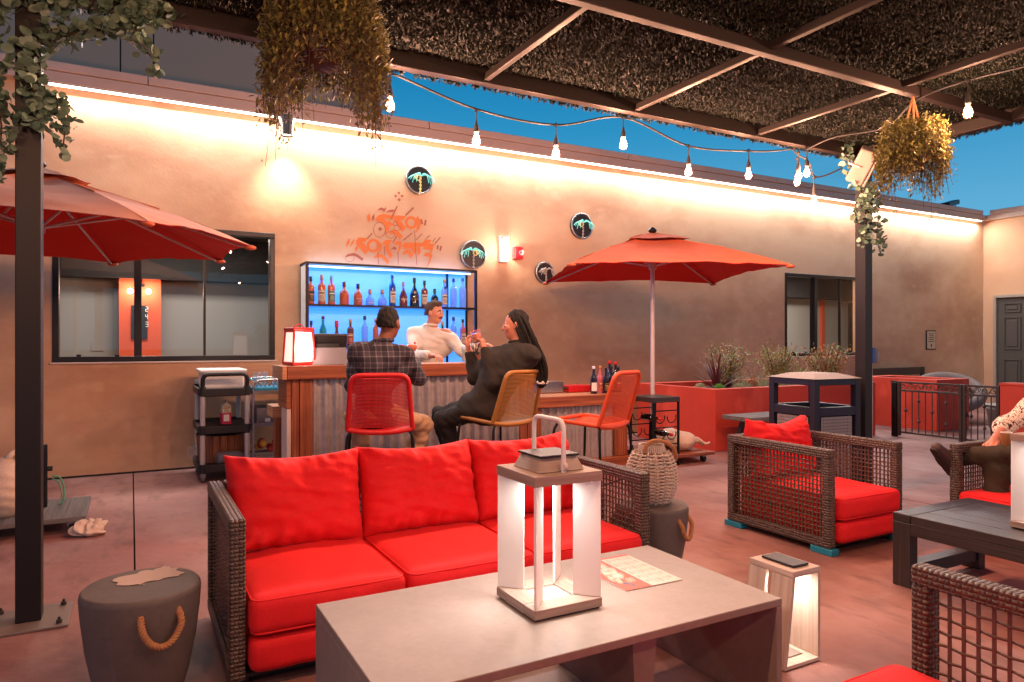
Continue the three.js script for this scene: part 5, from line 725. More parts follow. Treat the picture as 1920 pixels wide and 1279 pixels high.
// ---------- bench, litter bin, gate, far seating ----------
{
  const b = thing('slab_bench', 'grey slab bench standing against the red planter', 'bench', [6.78, 0, 2.2]);
  for (const [z0, z1] of [[-0.22, -0.075], [-0.072, 0.072], [0.075, 0.22]]) part('seat_board', bx(-0.58, 0.58, 0.42, 0.47, z0, z1, 0.005), M.grey_plank, b);
  for (const x of [-0.4, 0.36]) part('trestle', [...[-1, 1].map((s) => ext([[s * 0.2, 0], [s * 0.26, 0], [s * 0.1, 0.418], [s * 0.04, 0.418]].sort(() => 0), 0.06).rotateY(PI / 2).translate(x, 0, 0)), bx(x, x + 0.06, 0.2, 0.25, -0.14, 0.14)], M.charcoal_plank, b);
}
{ // square litter bin with perforated panels
  const b = thing('litter_bin', 'dark square litter bin with perforated grey panels and open top', 'litter bin', [5.42, 0, 3.87], -0.1), w = 0.27, m = M.navy_steel, H = 1.02;
  for (const a of [-1, 1]) for (const c of [-1, 1]) part('post', bx(a * w - (a > 0 ? 0.06 : 0), a * w + (a < 0 ? 0.06 : 0), 0.02, H, c * w - (c > 0 ? 0.06 : 0), c * w + (c < 0 ? 0.06 : 0), 0.006), m, b);
  const hole = []; const nx = 13, ny = 21, pw = 0.36, ph = 0.6; for (let i = 0; i < nx; i++) for (let j = 0; j < ny; j++) { const x = -pw / 2 + 0.025 + (pw - 0.05) * i / (nx - 1), y = 0.025 + (ph - 0.05) * j / (ny - 1), s = 0.0055; hole.push([[x - s, y - s], [x - s, y + s], [x + s, y + s], [x + s, y - s]]); }
  const panel = ext([[-pw / 2, 0], [pw / 2, 0], [pw / 2, ph], [-pw / 2, ph]], 0.004, { holes: hole });
  for (let k = 0; k < 4; k++) {
    const f = (g) => g.clone().rotateY(k * PI / 2);
    part('rail', f(bx(-w + 0.061, w - 0.061, H - 0.055, H - 0.001, w - 0.05, w - 0.002, 0.004)), m, b); part('rail', f(bx(-w + 0.061, w - 0.061, 0.7, 0.775, w - 0.05, w - 0.002, 0.004)), m, b); part('rail', f(bx(-w + 0.061, w - 0.061, 0.02, 0.08, w - 0.05, w - 0.002, 0.004)), m, b);
    part('perforated_panel', f(panel.clone().translate(0, 0.09, w - 0.02)), M.perforated_metal, b); part('inner_wall', f(bx(-w + 0.07, w - 0.07, 0.08, 0.74, w - 0.08, w - 0.075)), M.black_plastic, b);
  }
  const lid = new THREE.BufferGeometry(), o = w + 0.012, q = 0.14, y0 = H + 0.002, y1 = H + 0.045; const c4 = [[-1, -1], [1, -1], [1, 1], [-1, 1]], tri = []; for (let k = 0; k < 4; k++) { const A = c4[k], B = c4[(k + 1) % 4], P = [A[0] * o, y0, A[1] * o], Q = [B[0] * o, y0, B[1] * o], S = [B[0] * q, y1, B[1] * q], T = [A[0] * q, y1, A[1] * q]; tri.push(...P, ...S, ...Q, ...P, ...T, ...S, 0, y1 + 0.006, 0, ...S, ...T); } lid.setAttribute('position', new THREE.Float32BufferAttribute(tri, 3)); lid.computeVertexNormals(); M.lid_grey.side = THREE.DoubleSide; part('lid', lid, M.lid_grey, b);
}
{ // wrought iron gate and its fixed panel
  const g = thing('iron_gate', 'wrought iron gate with scroll frieze between the red walls', 'gate', [9.52, 0, 1.95]), m = M.iron, scroll = (z, s, y) => { const p = []; for (let k = 0; k <= 22; k++) { const t = k / 22, a = s * t * 4.2 * PI / 1.4, r = 0.042 * (1 - t) + 0.008; p.push([0, y + r * Math.sin(a), z + r * Math.cos(a)]); } return tube(p, 0.005, 5, 44); };
  const leaf = (z0, z1, n, tag) => {
    const P = new THREE.Group(); P.name = tag; g.add(P);
    for (const y of [0.77, 0.655, 0.07]) part('rail', bx(-0.013, 0.013, y - 0.013, y + 0.013, z0, z1, 0.003), m, P); for (const z of [z0, z1]) part('stile', bx(-0.018, 0.018, 0.02, 0.785, z - 0.018, z + 0.018, 0.003), m, P);
    for (let i = 1; i < n; i++) { const z = z0 + (z1 - z0) * i / n; part('baluster', cyl([0, 0.082, z], [0, 0.642, z], 0.008, 0.008, 8), m, P); if (i % 2) for (const y of i % 4 === 1 ? [0.38] : [0.52, 0.24]) part('collar', lathe([[0.008, -0.025], [0.014, -0.022], [0.018, -0.008], [0.028, 0], [0.018, 0.008], [0.014, 0.022], [0.008, 0.025]], 12).translate(0, y, z), M.iron, P); }
    const k = Math.round((z1 - z0) / 0.11); for (let i = 0; i < k; i++) { const z = z0 + (z1 - z0) * (i + 0.5) / k; part('scroll', scroll(z, i % 2 ? 1 : -1, 0.712), m, P); }
    part('frieze_wave', tube(Array.from({ length: k * 2 + 1 }, (_, i) => [0, 0.712 + 0.035 * (i % 2 ? 1 : -1), z0 + 0.02 + (z1 - z0 - 0.04) * i / (k * 2)]), 0.0045, 5, k * 12), m, P);
  };
  leaf(0.12, 0.95, 9, 'gate_leaf'); leaf(1.0, 1.4, 5, 'fixed_panel');
  part('hinge_plate', ext([[0, 0.785], [-0.11, 0.79], [-0.02, 0.55], [0, 0.5]], 0.01).rotateY(-PI / 2).translate(0, 0, 0.1), m, g); part('closer', cyl([0.02, 0.56, 0.96], [0.02, 0.36, 1.03], 0.014, 0.014, 10), M.black_metal, g); part('gate_post', bx(-0.03, 0.03, 0, 0.76, 0.02, 0.09, 0.004), M.black_metal, g);
}
{ // papasan chair and drum beyond the gate
  const c = thing('papasan_chair', 'round grey tufted papasan chair beyond the iron gate', 'chair', [12.2, 0, 1.2], -0.9); c.scale.setScalar(0.76);
  let g = new THREE.SphereGeometry(0.62, 56, 26, 0, 2 * PI, 0, PI * 0.5); const p = g.attributes.position; for (let i = 0; i < p.count; i++) { const x = p.getX(i), y = p.getY(i), z = p.getZ(i), r = Math.hypot(x, z) / 0.62, a = Math.atan2(z, x), tuft = 0.05 * Math.abs(Math.sin(a * 5)) * Math.sin(PI * r) ; p.setXYZ(i, x * 1.05, 0.34 * r * r + (r > 0.9 ? 0.08 : 0.03) + tuft - 0.05, z * 1.05); void y; }
  g = join([g, new THREE.TorusGeometry(0.62, 0.12, 12, 60).rotateX(PI / 2).translate(0, 0.33, 0)]); part('cushion', place(g, 0, 0.36, 0, 0, 0.5, 0), M.grey_cloth, c);
  part('frame_ring', place(new THREE.TorusGeometry(0.62, 0.018, 8, 48).rotateX(PI / 2), 0, 0.5, -0.02, 0, 0.5, 0), M.wicker_strand, c); part('base_ring', new THREE.TorusGeometry(0.36, 0.02, 8, 36).rotateX(PI / 2).translate(0, 0.02, 0), M.wicker_strand, c); for (let k = 0; k < 6; k++) { const a = k * PI / 3; part('strut', cyl([0.36 * Math.cos(a), 0.02, 0.36 * Math.sin(a)], [0.3 * Math.cos(a + 0.5), 0.42, 0.3 * Math.sin(a + 0.5)], 0.012, 0.012, 8), M.wicker_strand, c); }
  const s = thing('far_bench', 'dark low bench against the wall behind the papasan chair', 'bench', [12.4, 0, 0.36]); part('seat', bx(-0.9, 0.9, 0.4, 0.45, -0.22, 0.22, 0.006), M.charcoal_plank, s); part('back', bx(-0.9, 0.9, 0.72, 0.86, -0.22, -0.18, 0.006), M.charcoal_plank, s); for (const x of [-0.85, 0.8]) part('leg', bx(x, x + 0.05, 0, 0.86, -0.22, -0.17), M.charcoal_plank, s); for (const x of [-0.85, 0.8]) part('leg', bx(x, x + 0.05, 0, 0.4, 0.15, 0.2), M.charcoal_plank, s);
  const d = thing('far_drum', 'dark round drum table beyond the iron gate', 'side table', [10.6, 0, 2.92]); part('body', lathe([[0, 0], [0.15, 0], [0.2, 0.15], [0.24, 0.4], [0.245, 0.45], [0, 0.45]], 32), M.ceramic, d); part('top', lathe([[0, 0.452], [0.25, 0.452], [0.25, 0.475], [0, 0.475]], 32), M.lid_grey, d);
}
{ // fittings on the far post
  const s = thing('speaker', 'white outdoor speaker tilted on the top of the far post', 'speaker', [5.7, 2.9, 4.17], 0); 
  const q = new THREE.Group(); q.name = 'cabinet_assembly'; void q;
  const R = (g) => place(g, 0, 0, 0, 0.75, 0.45, 0.45); part('cabinet', R(bx(-0.1, 0.1, -0.15, 0.15, -0.09, 0.06, 0.02)), plain('speaker_shell', 0x8f827d, 0.55), s); part('grille', R(bx(-0.098, 0.098, -0.148, 0.148, 0.063, 0.085, 0.012)), plain('grille_grey', 0x85797a, 0.7), s); part('yoke', R(pipe([[-0.115, 0, -0.03], [-0.115, 0, -0.13], [0.115, 0, -0.13], [0.115, 0, -0.03]], 0.008, 0.03)), M.speaker_white, s); part('mount', cyl([0.0, -0.02, -0.06], [0.13, -0.03, -0.1], 0.02), M.speaker_white, s);
  const o = thing('outlet_box', 'blue backed electrical outlet box on the far post', 'outlet box', [5.935, 1.22, 4.05]); part('box', bx(0, 0.045, -0.07, 0.07, -0.045, 0.045, 0.005), M.blue_paint, o); part('cover', bx(0.047, 0.085, -0.07, 0.06, -0.04, 0.045, 0.008), M.grey_plastic, o); part('cover_lid', bx(0.087, 0.11, -0.045, 0.03, -0.03, 0.035, 0.008), M.silver, o);
  const c = thing('conduit', 'thin pale conduit running down the far post', 'conduit', [5.95, 0, 4.06]); part('pipe', tube([[0, 2.55, 0], [0.0, 1.8, 0], [0.0, 1.3, 0]], 0.011, 8, 20), M.speaker_white, c); part('cable', tube([[0.0, 1.14, 0.01], [0.004, 0.8, 0.012], [-0.004, 0.4, 0.015], [0.004, 0.05, 0.02]], 0.009, 8, 30), M.speaker_white, c); part('strap', bx(-0.014, 0.014, 1.98, 2.0, -0.02, 0.02), M.silver, c);
}
// ---------- service carts left of the bar ----------
plain('cart_post', 0xc4bebb, 0.35, 0.3);
{
  const c = thing('utility_cart', 'black three shelf utility cart with silver posts left of the bar', 'cart', [0.8, 0, 0.52]), X = 0.2, Z = 0.31, m = M.black_plastic;
  for (const y of [0.13, 0.5, 0.86]) { part('shelf', bx(-X - 0.02, X + 0.02, y, y + 0.02, -Z, Z, 0.006), m, c); part('shelf_lip', bx(-X - 0.02, X + 0.02, y - 0.045, y + 0.035, Z, Z + 0.03, 0.01), m, c); part('shelf_lip', bx(-X - 0.02, X + 0.02, y - 0.03, y + 0.05, -Z - 0.03, -Z, 0.01), m, c); for (const s of [-1, 1]) part('shelf_lip', bx(s * (X + 0.03) - 0.012, s * (X + 0.03) + 0.012, y - 0.03, y + 0.035, -Z + 0.002, Z - 0.002, 0.006), m, c); }
  for (const a of [-1, 1]) for (const b of [-1, 1]) part('post', cyl([a * X, 0.1, b * (Z + 0.005)], [a * X, 0.95, b * (Z + 0.005)], 0.024, 0.024, 14), M.cart_post, c);
  for (const a of [-1, 1]) for (const b of [-1, 1]) for (const y of [0.13, 0.5, 0.87]) part('post_sleeve', cyl([a * X, y - 0.05, b * (Z + 0.005)], [a * X, y + 0.04, b * (Z + 0.005)], 0.031, 0.031, 14), m, c);
  part('push_handle', pipe([[-X, 0.9, Z + 0.01], [-X, 1.03, Z + 0.035], [X, 1.03, Z + 0.035], [X, 0.9, Z + 0.01]], 0.021, 0.06, 10), m, c);
  for (const a of [-1, 1]) for (const b of [-1, 1]) { const w = part('caster_wheel', [new THREE.CylinderGeometry(0.05, 0.05, 0.028, 22).rotateZ(PI / 2).translate(a * X, 0.05, b * Z)][0], M.grey_plastic, c); part('hub', new THREE.CylinderGeometry(0.028, 0.028, 0.032, 16).rotateZ(PI / 2).translate(a * X, 0.05, b * Z), M.black_plastic, w); part('fork', [bx(a * X - 0.024, a * X - 0.018, 0.045, 0.1, b * Z - 0.016, b * Z + 0.016), bx(a * X + 0.018, a * X + 0.024, 0.045, 0.1, b * Z - 0.016, b * Z + 0.016), bx(a * X - 0.024, a * X + 0.024, 0.1, 0.106, b * Z - 0.016, b * Z + 0.016)], M.silver, w); }
  const b = thing('white_bin', 'white plastic tub with a lid on top of the utility cart', 'tub', [0.8, 0.881, 0.5]); part('tub', bx(-0.19, 0.19, 0, 0.16, -0.26, 0.22, 0.02), M.white_plastic, b); part('lid', bx(-0.215, 0.215, 0.162, 0.19, -0.28, 0.24, 0.012), M.white_plastic, b);
  const k = thing('juice_carton', 'pink and white drink carton on the middle cart shelf', 'carton', [0.83, 0.522, 0.6], 0.1); part('carton', bx(-0.045, 0.045, 0, 0.11, -0.045, 0.045, 0.004), plain('pink_card', 0xc8285a, 0.5), k); part('carton_upper', bx(-0.0452, 0.0452, 0.1105, 0.18, -0.0452, 0.0452, 0.004), M.label_cream, k); part('gable', ext([[-0.045, 0], [0.045, 0], [0.004, 0.035], [0.004, 0.055], [-0.004, 0.055], [-0.004, 0.035]], 0.09).translate(0, 0.181, -0.045), M.label_cream, k); part('label', bx(-0.028, 0.024, 0.03, 0.095, 0.0455, 0.0465), M.white_paint, k);
  const t = thing('wooden_bucket', 'round wooden stave bucket on the bottom shelf of the cart', 'bucket', [0.8, 0.152, 0.5]); for (let i = 0; i < 20; i++) { const a = i / 20 * 2 * PI; part('stave', place(bx(-0.032, 0.032, 0, 0.27, -0.008, 0.008, 0.003), 0.2 * Math.sin(a), 0.0, 0.2 * Math.cos(a), a, 0.1), M.acacia, t); } part('bucket_bottom', new THREE.CylinderGeometry(0.19, 0.19, 0.012, 24).translate(0, 0.012, 0), M.acacia, t); part('liner', lathe([[0, 0.15], [0.16, 0.16], [0.2, 0.25], [0.235, 0.275], [0.225, 0.28], [0.2, 0.265]], 30), M.rubber, t);
  const j = thing('grey_jug', 'grey plastic jug lying at the front of the bottom shelf', 'jug', [0.86, 0.215, 0.77], 0.3); part('body', lathe([[0, -0.14], [0.05, -0.135], [0.058, -0.12], [0.058, 0.05], [0.045, 0.09], [0.025, 0.11], [0.025, 0.135], [0, 0.135]], 18).rotateZ(-PI / 2), M.grey_plastic, j); part('cap', cyl([0.136, 0, 0], [0.16, 0, 0], 0.028, 0.028, 12), M.black_plastic, j);
  const p = thing('plastic_bag', 'clear crumpled plastic bag hanging off the left side of the cart', 'bag', [0.53, 0.26, 0.62]); const pg = new THREE.SphereGeometry(0.05, 22, 16), q = pg.attributes.position; for (let i = 0; i < q.count; i++) { const k2 = 1 + 0.8 * N3(q.getX(i) * 50 + 9, q.getY(i) * 50 + q.getZ(i) * 40, 1, 3); q.setXYZ(i, q.getX(i) * k2 * 0.8, q.getY(i) * k2 * 1.3, q.getZ(i) * k2); } pg.computeVertexNormals(); part('bag', pg, M.clear_glass, p); part('bag_tie', cyl([0, 0.05, 0], [0.03, 0.1, 0.02], 0.012, 0.004, 8), M.clear_glass, p);
}
{
  const c = thing('steel_cart', 'stainless steel service cart between the black cart and the bar', 'cart', [1.4, 0, 0.56]), X = 0.36, Z = 0.24;
  for (const y of [0.16, 0.5, 0.82]) part('tray', [bx(-X, X, y, y + 0.008, -Z, Z), bx(-X, X, y + 0.009, y + 0.035, Z - 0.006, Z), bx(-X, X, y + 0.009, y + 0.035, -Z, -Z + 0.006), bx(-X, -X + 0.006, y + 0.009, y + 0.035, -Z + 0.007, Z - 0.007), bx(X - 0.006, X, y + 0.009, y + 0.035, -Z + 0.007, Z - 0.007)], M.steel, c);
  for (const z of [-Z - 0.012, Z + 0.012]) part('hoop', pipe([[-X + 0.02, 0.06, z], [-X + 0.02, 0.96, z], [X - 0.02, 0.96, z], [X - 0.02, 0.06, z]], 0.013, 0.1, 10), M.steel, c);
  for (const a of [-1, 1]) for (const b of [-1, 1]) part('foot', lathe([[0, 0], [0.05, 0], [0.05, 0.012], [0.02, 0.02], [0.012, 0.06], [0, 0.06]], 18).translate(a * (X - 0.02), 0, b * (Z + 0.012)), M.silver, c);
  const r = thing('glass_rack', 'blue plastic glass rack on the top of the steel cart', 'glass rack', [1.36, 0.83, 0.58]); part('rack_base', bx(-0.3, 0.26, 0, 0.05, -0.2, 0.2, 0.006), M.teal_plastic, r);
  const net = []; for (let i = 0; i < 14; i++) for (let j = 0; j < 2; j++) net.push(new THREE.TorusGeometry(0.021, 0.0035, 5, 6).rotateZ(PI / 6).translate(-0.28 + i * 0.04 + (j ? 0.02 : 0), 0.072 + j * 0.033, 0.195)); part('lattice', net, M.teal_plastic, r, 'stuff'); part('rack_rim', [bx(-0.3, 0.26, 0.126, 0.134, 0.19, 0.2), bx(-0.3, 0.26, 0.126, 0.134, -0.2, -0.19), bx(-0.3, -0.29, 0.126, 0.134, -0.189, 0.189)], M.teal_plastic, r);
  [-0.24, -0.15, -0.06, 0.03, 0.12].forEach((x, i) => { const g = tumbler('drinking_glass', ['first', 'second', 'third', 'fourth', 'fifth'][i] + ' upturned glass from the left in the blue glass rack', [1.36 + x, 0.881, 0.64 - (i % 2) * 0.1], 0.036, 0.15, 0, null); g.rotation.x = PI; g.position.y += 0.15; part('foot_ring', new THREE.TorusGeometry(0.03, 0.003, 5, 18).rotateX(PI / 2).translate(0, 0.004, 0), M.clear_glass, g); });
  const k = thing('grey_crate', 'grey folding crate on the middle shelf of the steel cart', 'crate', [1.38, 0.51, 0.58]); part('body', [bx(-0.28, 0.28, 0, 0.012, -0.19, 0.19), bx(-0.28, 0.28, 0.013, 0.17, 0.178, 0.19, 0.003), bx(-0.28, 0.28, 0.013, 0.17, -0.19, -0.178, 0.003), bx(-0.28, -0.268, 0.013, 0.17, -0.177, 0.177), bx(0.268, 0.28, 0.013, 0.17, -0.177, 0.177)], M.grey_plastic, k); for (const [x, w] of [[-0.17, 0.08], [0.0, 0.11], [0.17, 0.08]]) part('rib', bx(x - w / 2, x + w / 2, 0.1, 0.155, 0.191, 0.197, 0.002), M.grey_plastic, k); part('sticker', bx(-0.2, -0.15, 0.03, 0.065, 0.191, 0.193), M.white_paint, k);
  const g = thing('stem_glass', 'upturned stemmed glasses standing in the grey crate', 'glass', [1.24, 0.545, 0.58]); for (const [x, z] of [[0, 0.08], [0.1, 0.05], [0.2, 0.09]]) part('stemware', lathe([[0.04, 0.02], [0.045, 0.08], [0.03, 0.13], [0.005, 0.15], [0.004, 0.2], [0.035, 0.205]], 18).translate(x, 0, z), M.clear_glass, g);
  const f = thing('fruit_bag', 'bag of red and yellow fruit on the bottom shelf of the steel cart', 'fruit bag', [1.32, 0.17, 0.6]); plain('fruit_red', 0xb83a34, 0.45); plain('fruit_gold', 0xd09a3c, 0.45); for (let i = 0; i < 22; i++) part('fruit', sph(rr(0.032, 0.042), rr(-0.2, 0.18), 0.05 + rr(0, 0.12), rr(-0.05, 0.15)), i % 3 ? M.fruit_red : M.fruit_gold, f); part('tray', bx(-0.26, 0.26, 0, 0.012, -0.17, 0.2, 0.004), M.white_plastic, f);
}
// ---------- people: tapered bones joined with a smooth minimum, meshed with surface nets ----------
function sdfMesh(bones, cell, k = 0.03, clip = null, pad = 0.03) {
  const lo = V(9, 9, 9), hi = V(-9, -9, -9);
  for (const b of bones) { const R = b.e ? Math.max(...b.r) : Math.max(b.ra, b.rb); for (const p of b.e ? [b.c] : [b.a, b.b]) { lo.min(V(p[0] - R, p[1] - R, p[2] - R)); hi.max(V(p[0] + R, p[1] + R, p[2] + R)); } }
  lo.subScalar(pad); hi.addScalar(pad); const nx = Math.ceil((hi.x - lo.x) / cell) + 1, ny = Math.ceil((hi.y - lo.y) / cell) + 1, nz = Math.ceil((hi.z - lo.z) / cell) + 1;
  const F = new Float32Array(nx * ny * nz).fill(0.5), at = (i, j, l) => (l * ny + j) * nx + i;
  const sorted = [...bones.filter((b) => !b.cut), ...bones.filter((b) => b.cut)];
  for (const b of sorted) {
    const R = (b.e ? Math.max(...b.r) : Math.max(b.ra, b.rb)) + k + 2 * cell, P = b.e ? [b.c] : [b.a, b.b], r = [0, 1, 2].map((q) => [Math.max(0, Math.floor((Math.min(...P.map((p) => p[q])) - R - lo.getComponent(q)) / cell)), Math.min([nx, ny, nz][q] - 1, Math.ceil((Math.max(...P.map((p) => p[q])) + R - lo.getComponent(q)) / cell))]);
    const kk = b.k ?? k;
    for (let l = r[2][0]; l <= r[2][1]; l++) for (let j = r[1][0]; j <= r[1][1]; j++) for (let i = r[0][0]; i <= r[0][1]; i++) {
      const x = lo.x + i * cell, y = lo.y + j * cell, z = lo.z + l * cell; let d;
      if (b.e) { const X = x - b.c[0], Y = y - b.c[1], Z = z - b.c[2], A = b.ax; const u = X * A[0][0] + Y * A[0][1] + Z * A[0][2], v = X * A[1][0] + Y * A[1][1] + Z * A[1][2], w = X * A[2][0] + Y * A[2][1] + Z * A[2][2]; const k0 = Math.hypot(u / b.r[0], v / b.r[1], w / b.r[2]), k1 = Math.hypot(u / b.r[0] ** 2, v / b.r[1] ** 2, w / b.r[2] ** 2); d = k1 < 1e-6 ? -Math.min(...b.r) : k0 * (k0 - 1) / k1; }
      else { const dx = b.b[0] - b.a[0], dy = b.b[1] - b.a[1], dz = b.b[2] - b.a[2], L = dx * dx + dy * dy + dz * dz || 1e-9, t = Math.max(0, Math.min(1, ((x - b.a[0]) * dx + (y - b.a[1]) * dy + (z - b.a[2]) * dz) / L)); d = Math.hypot(x - b.a[0] - t * dx, y - b.a[1] - t * dy, z - b.a[2] - t * dz) - (b.ra + (b.rb - b.ra) * t); }
      const q = at(i, j, l), f = F[q]; if (b.cut) F[q] = Math.max(f, -d); else { const h = Math.max(0, kk - Math.abs(f - d)) / kk; F[q] = Math.min(f, d) - h * h * kk * 0.25; }
    }
  }
  if (clip) for (let l = 0; l < nz; l++) for (let j = 0; j < ny; j++) for (let i = 0; i < nx; i++) { const q = at(i, j, l); if (F[q] < 0.08) F[q] = Math.max(F[q], clip(lo.x + i * cell, lo.y + j * cell, lo.z + l * cell)); }
  const id = new Int32Array(nx * ny * nz).fill(-1), pos = [], idx = [];
  const E = [[0, 1], [2, 3], [4, 5], [6, 7], [0, 2], [1, 3], [4, 6], [5, 7], [0, 4], [1, 5], [2, 6], [3, 7]], g = new Float64Array(8);
  for (let l = 0; l < nz - 1; l++) for (let j = 0; j < ny - 1; j++) for (let i = 0; i < nx - 1; i++) {
    let m = 0; for (let c = 0; c < 8; c++) { g[c] = F[at(i + (c & 1), j + ((c >> 1) & 1), l + (c >> 2))]; if (g[c] < 0) m |= 1 << c; } if (m === 0 || m === 255) continue;
    let x = 0, y = 0, z = 0, n = 0; for (const [a, b] of E) if ((g[a] < 0) !== (g[b] < 0)) { const t = g[a] / (g[a] - g[b]); x += (a & 1) + t * ((b & 1) - (a & 1)); y += ((a >> 1) & 1) + t * (((b >> 1) & 1) - ((a >> 1) & 1)); z += (a >> 2) + t * ((b >> 2) - (a >> 2)); n++; }
    id[at(i, j, l)] = pos.length / 3; pos.push(lo.x + (i + x / n) * cell, lo.y + (j + y / n) * cell, lo.z + (l + z / n) * cell);
  }
  const quad = (a, b, c, d, f) => { if (a < 0 || b < 0 || c < 0 || d < 0) return; f ? idx.push(a, b, c, a, c, d) : idx.push(a, c, b, a, d, c); };
  for (let l = 1; l < nz - 1; l++) for (let j = 1; j < ny - 1; j++) for (let i = 1; i < nx - 1; i++) {
    const f = F[at(i, j, l)] < 0;
    if (f !== F[at(i + 1, j, l)] < 0) quad(id[at(i, j - 1, l - 1)], id[at(i, j, l - 1)], id[at(i, j, l)], id[at(i, j - 1, l)], f);
    if (f !== F[at(i, j + 1, l)] < 0) quad(id[at(i - 1, j, l - 1)], id[at(i - 1, j, l)], id[at(i, j, l)], id[at(i, j, l - 1)], f);
    if (f !== F[at(i, j, l + 1)] < 0) quad(id[at(i - 1, j - 1, l)], id[at(i, j - 1, l)], id[at(i, j, l)], id[at(i - 1, j, l)], f);
  }
  const G = new THREE.BufferGeometry(); G.setAttribute('position', new THREE.Float32BufferAttribute(pos, 3)); G.setIndex(idx); G.computeVertexNormals(); return G;
}
// cloth folds and hair strands: vertices pushed along their normals by stretched noise
function ruffle(g, amp, fx, fy, s) { const p = g.attributes.position, n = g.attributes.normal; for (let i = 0; i < p.count; i++) { const x = p.getX(i) + 3, y = p.getY(i) + 2, z = p.getZ(i) + 5; const a = amp * (1.4 * (vnoise((x + z * 0.6) * fx + y * 9, y * fy - x * 5, 991, 997, s) - 0.5) + 0.8 * (vnoise((z - x * 0.5) * fx * 1.9, (y + z) * fy * 1.9, 991, 997, s + 1) - 0.5)); p.setXYZ(i, p.getX(i) + n.getX(i) * a, p.getY(i) + n.getY(i) * a, p.getZ(i) + n.getZ(i) * a); } g.computeVertexNormals(); return g; }
const bone = (a, b, ra, rb = ra, more = {}) => ({ a, b, ra, rb, ...more });
const add3 = (p, q, s = 1) => [p[0] + q[0] * s, p[1] + q[1] * s, p[2] + q[2] * s], lerp3 = (p, q, t) => p.map((x, i) => x + (q[i] - x) * t);
// a right handed frame from forward and up
const frame = (f, u) => { const F = V(...f).normalize(), R = V(...u).cross(F).normalize(), U = F.clone().cross(R); return [R.toArray(), U.toArray(), F.toArray()]; };
const inF = (c, A, x, y, z) => [0, 1, 2].map((i) => c[i] + A[0][i] * x + A[1][i] * y + A[2][i] * z);
function headBones(c, f, up = [0, 1, 0]) {
  const A = frame(f, up), p = (x, y, z) => inF(c, A, x, y, z), e = (x, y, z, r, m = {}) => ({ e: 1, c: p(x, y, z), r, ax: A, ...m });
  return { A, p, bones: [e(0, 0.03, -0.014, [0.074, 0.088, 0.094]), e(0, -0.028, 0.02, [0.057, 0.085, 0.066]), bone(p(0, -0.088, 0.05), p(0, -0.07, 0.03), 0.026, 0.04), bone(p(-0.03, 0.016, 0.076), p(0.03, 0.016, 0.076), 0.012, 0.012, { k: 0.012 }), bone(p(0, 0.008, 0.086), p(0, -0.028, 0.106), 0.008, 0.012, { k: 0.01 }), bone(p(-0.012, -0.032, 0.094), p(0.012, -0.032, 0.094), 0.009, 0.009, { k: 0.008 }), bone(p(-0.02, -0.056, 0.08), p(0.02, -0.056, 0.08), 0.008, 0.008, { k: 0.006 }), bone(p(-0.016, -0.066, 0.079), p(0.016, -0.066, 0.079), 0.008, 0.008, { k: 0.006 }), e(-0.077, -0.008, -0.006, [0.011, 0.032, 0.02], { k: 0.008 }), e(0.077, -0.008, -0.006, [0.011, 0.032, 0.02], { k: 0.008 }), bone(p(-0.04, -0.02, 0.06), p(-0.035, -0.03, 0.06), 0.018, 0.018), bone(p(0.04, -0.02, 0.06), p(0.035, -0.03, 0.06), 0.018, 0.018), { ...bone(p(-0.031, -0.001, 0.096), p(-0.031, -0.001, 0.094), 0.015, 0.015), cut: 1 }, { ...bone(p(0.031, -0.001, 0.096), p(0.031, -0.001, 0.094), 0.015, 0.015), cut: 1 }] };
}
// a hand: palm, four fingers of different lengths bent at two joints, thumb from the side of the palm; side +1 puts the thumb at +x of the frame
function handBones(wrist, dir, back, side, curl = 0.5) {
  const A = frame(dir, back), p = (x, y, z) => inF(wrist, A, x, y, z), out = [bone(p(0, 0, -0.01), p(0, 0, 0.03), 0.025, 0.027), bone(p(-0.024, 0, 0.035), p(-0.026, 0, 0.085), 0.014, 0.013), bone(p(0.024, 0, 0.035), p(0.026, 0, 0.085), 0.015, 0.013), bone(p(0, 0.002, 0.03), p(0, 0.002, 0.085), 0.016, 0.014)];
  [[0.029, 0.04, 0.026, 0.022, 0.0088], [0.0105, 0.046, 0.03, 0.024, 0.009], [-0.0095, 0.043, 0.028, 0.023, 0.0086], [-0.0285, 0.033, 0.021, 0.019, 0.0076]].forEach(([x, a, b, c, r], i) => { x *= side; let P = [x, 0.002, 0.084], t = curl * (0.7 + 0.1 * i); for (const [L, q] of [[a, 1], [b, 0.92], [c, 0.85]]) { const Q = [P[0] * 1.01, P[1] - Math.sin(t) * L, P[2] + Math.cos(t) * L]; out.push(bone(p(...P), p(...Q), r * q, r * q * 0.93, { k: 0.006 })); P = Q; t += curl * 0.9; } });
  const T = [[0.028 * side, -0.006, 0.02], [0.052 * side, -0.016, 0.05], [0.058 * side, -0.028 - curl * 0.01, 0.08], [0.05 * side, -0.038 - curl * 0.014, 0.102]]; for (let i = 0; i < 3; i++) out.push(bone(p(...T[i]), p(...T[i + 1]), 0.0125 - i * 0.0014, 0.0115 - i * 0.0014, { k: 0.008 }));
  return out;
}
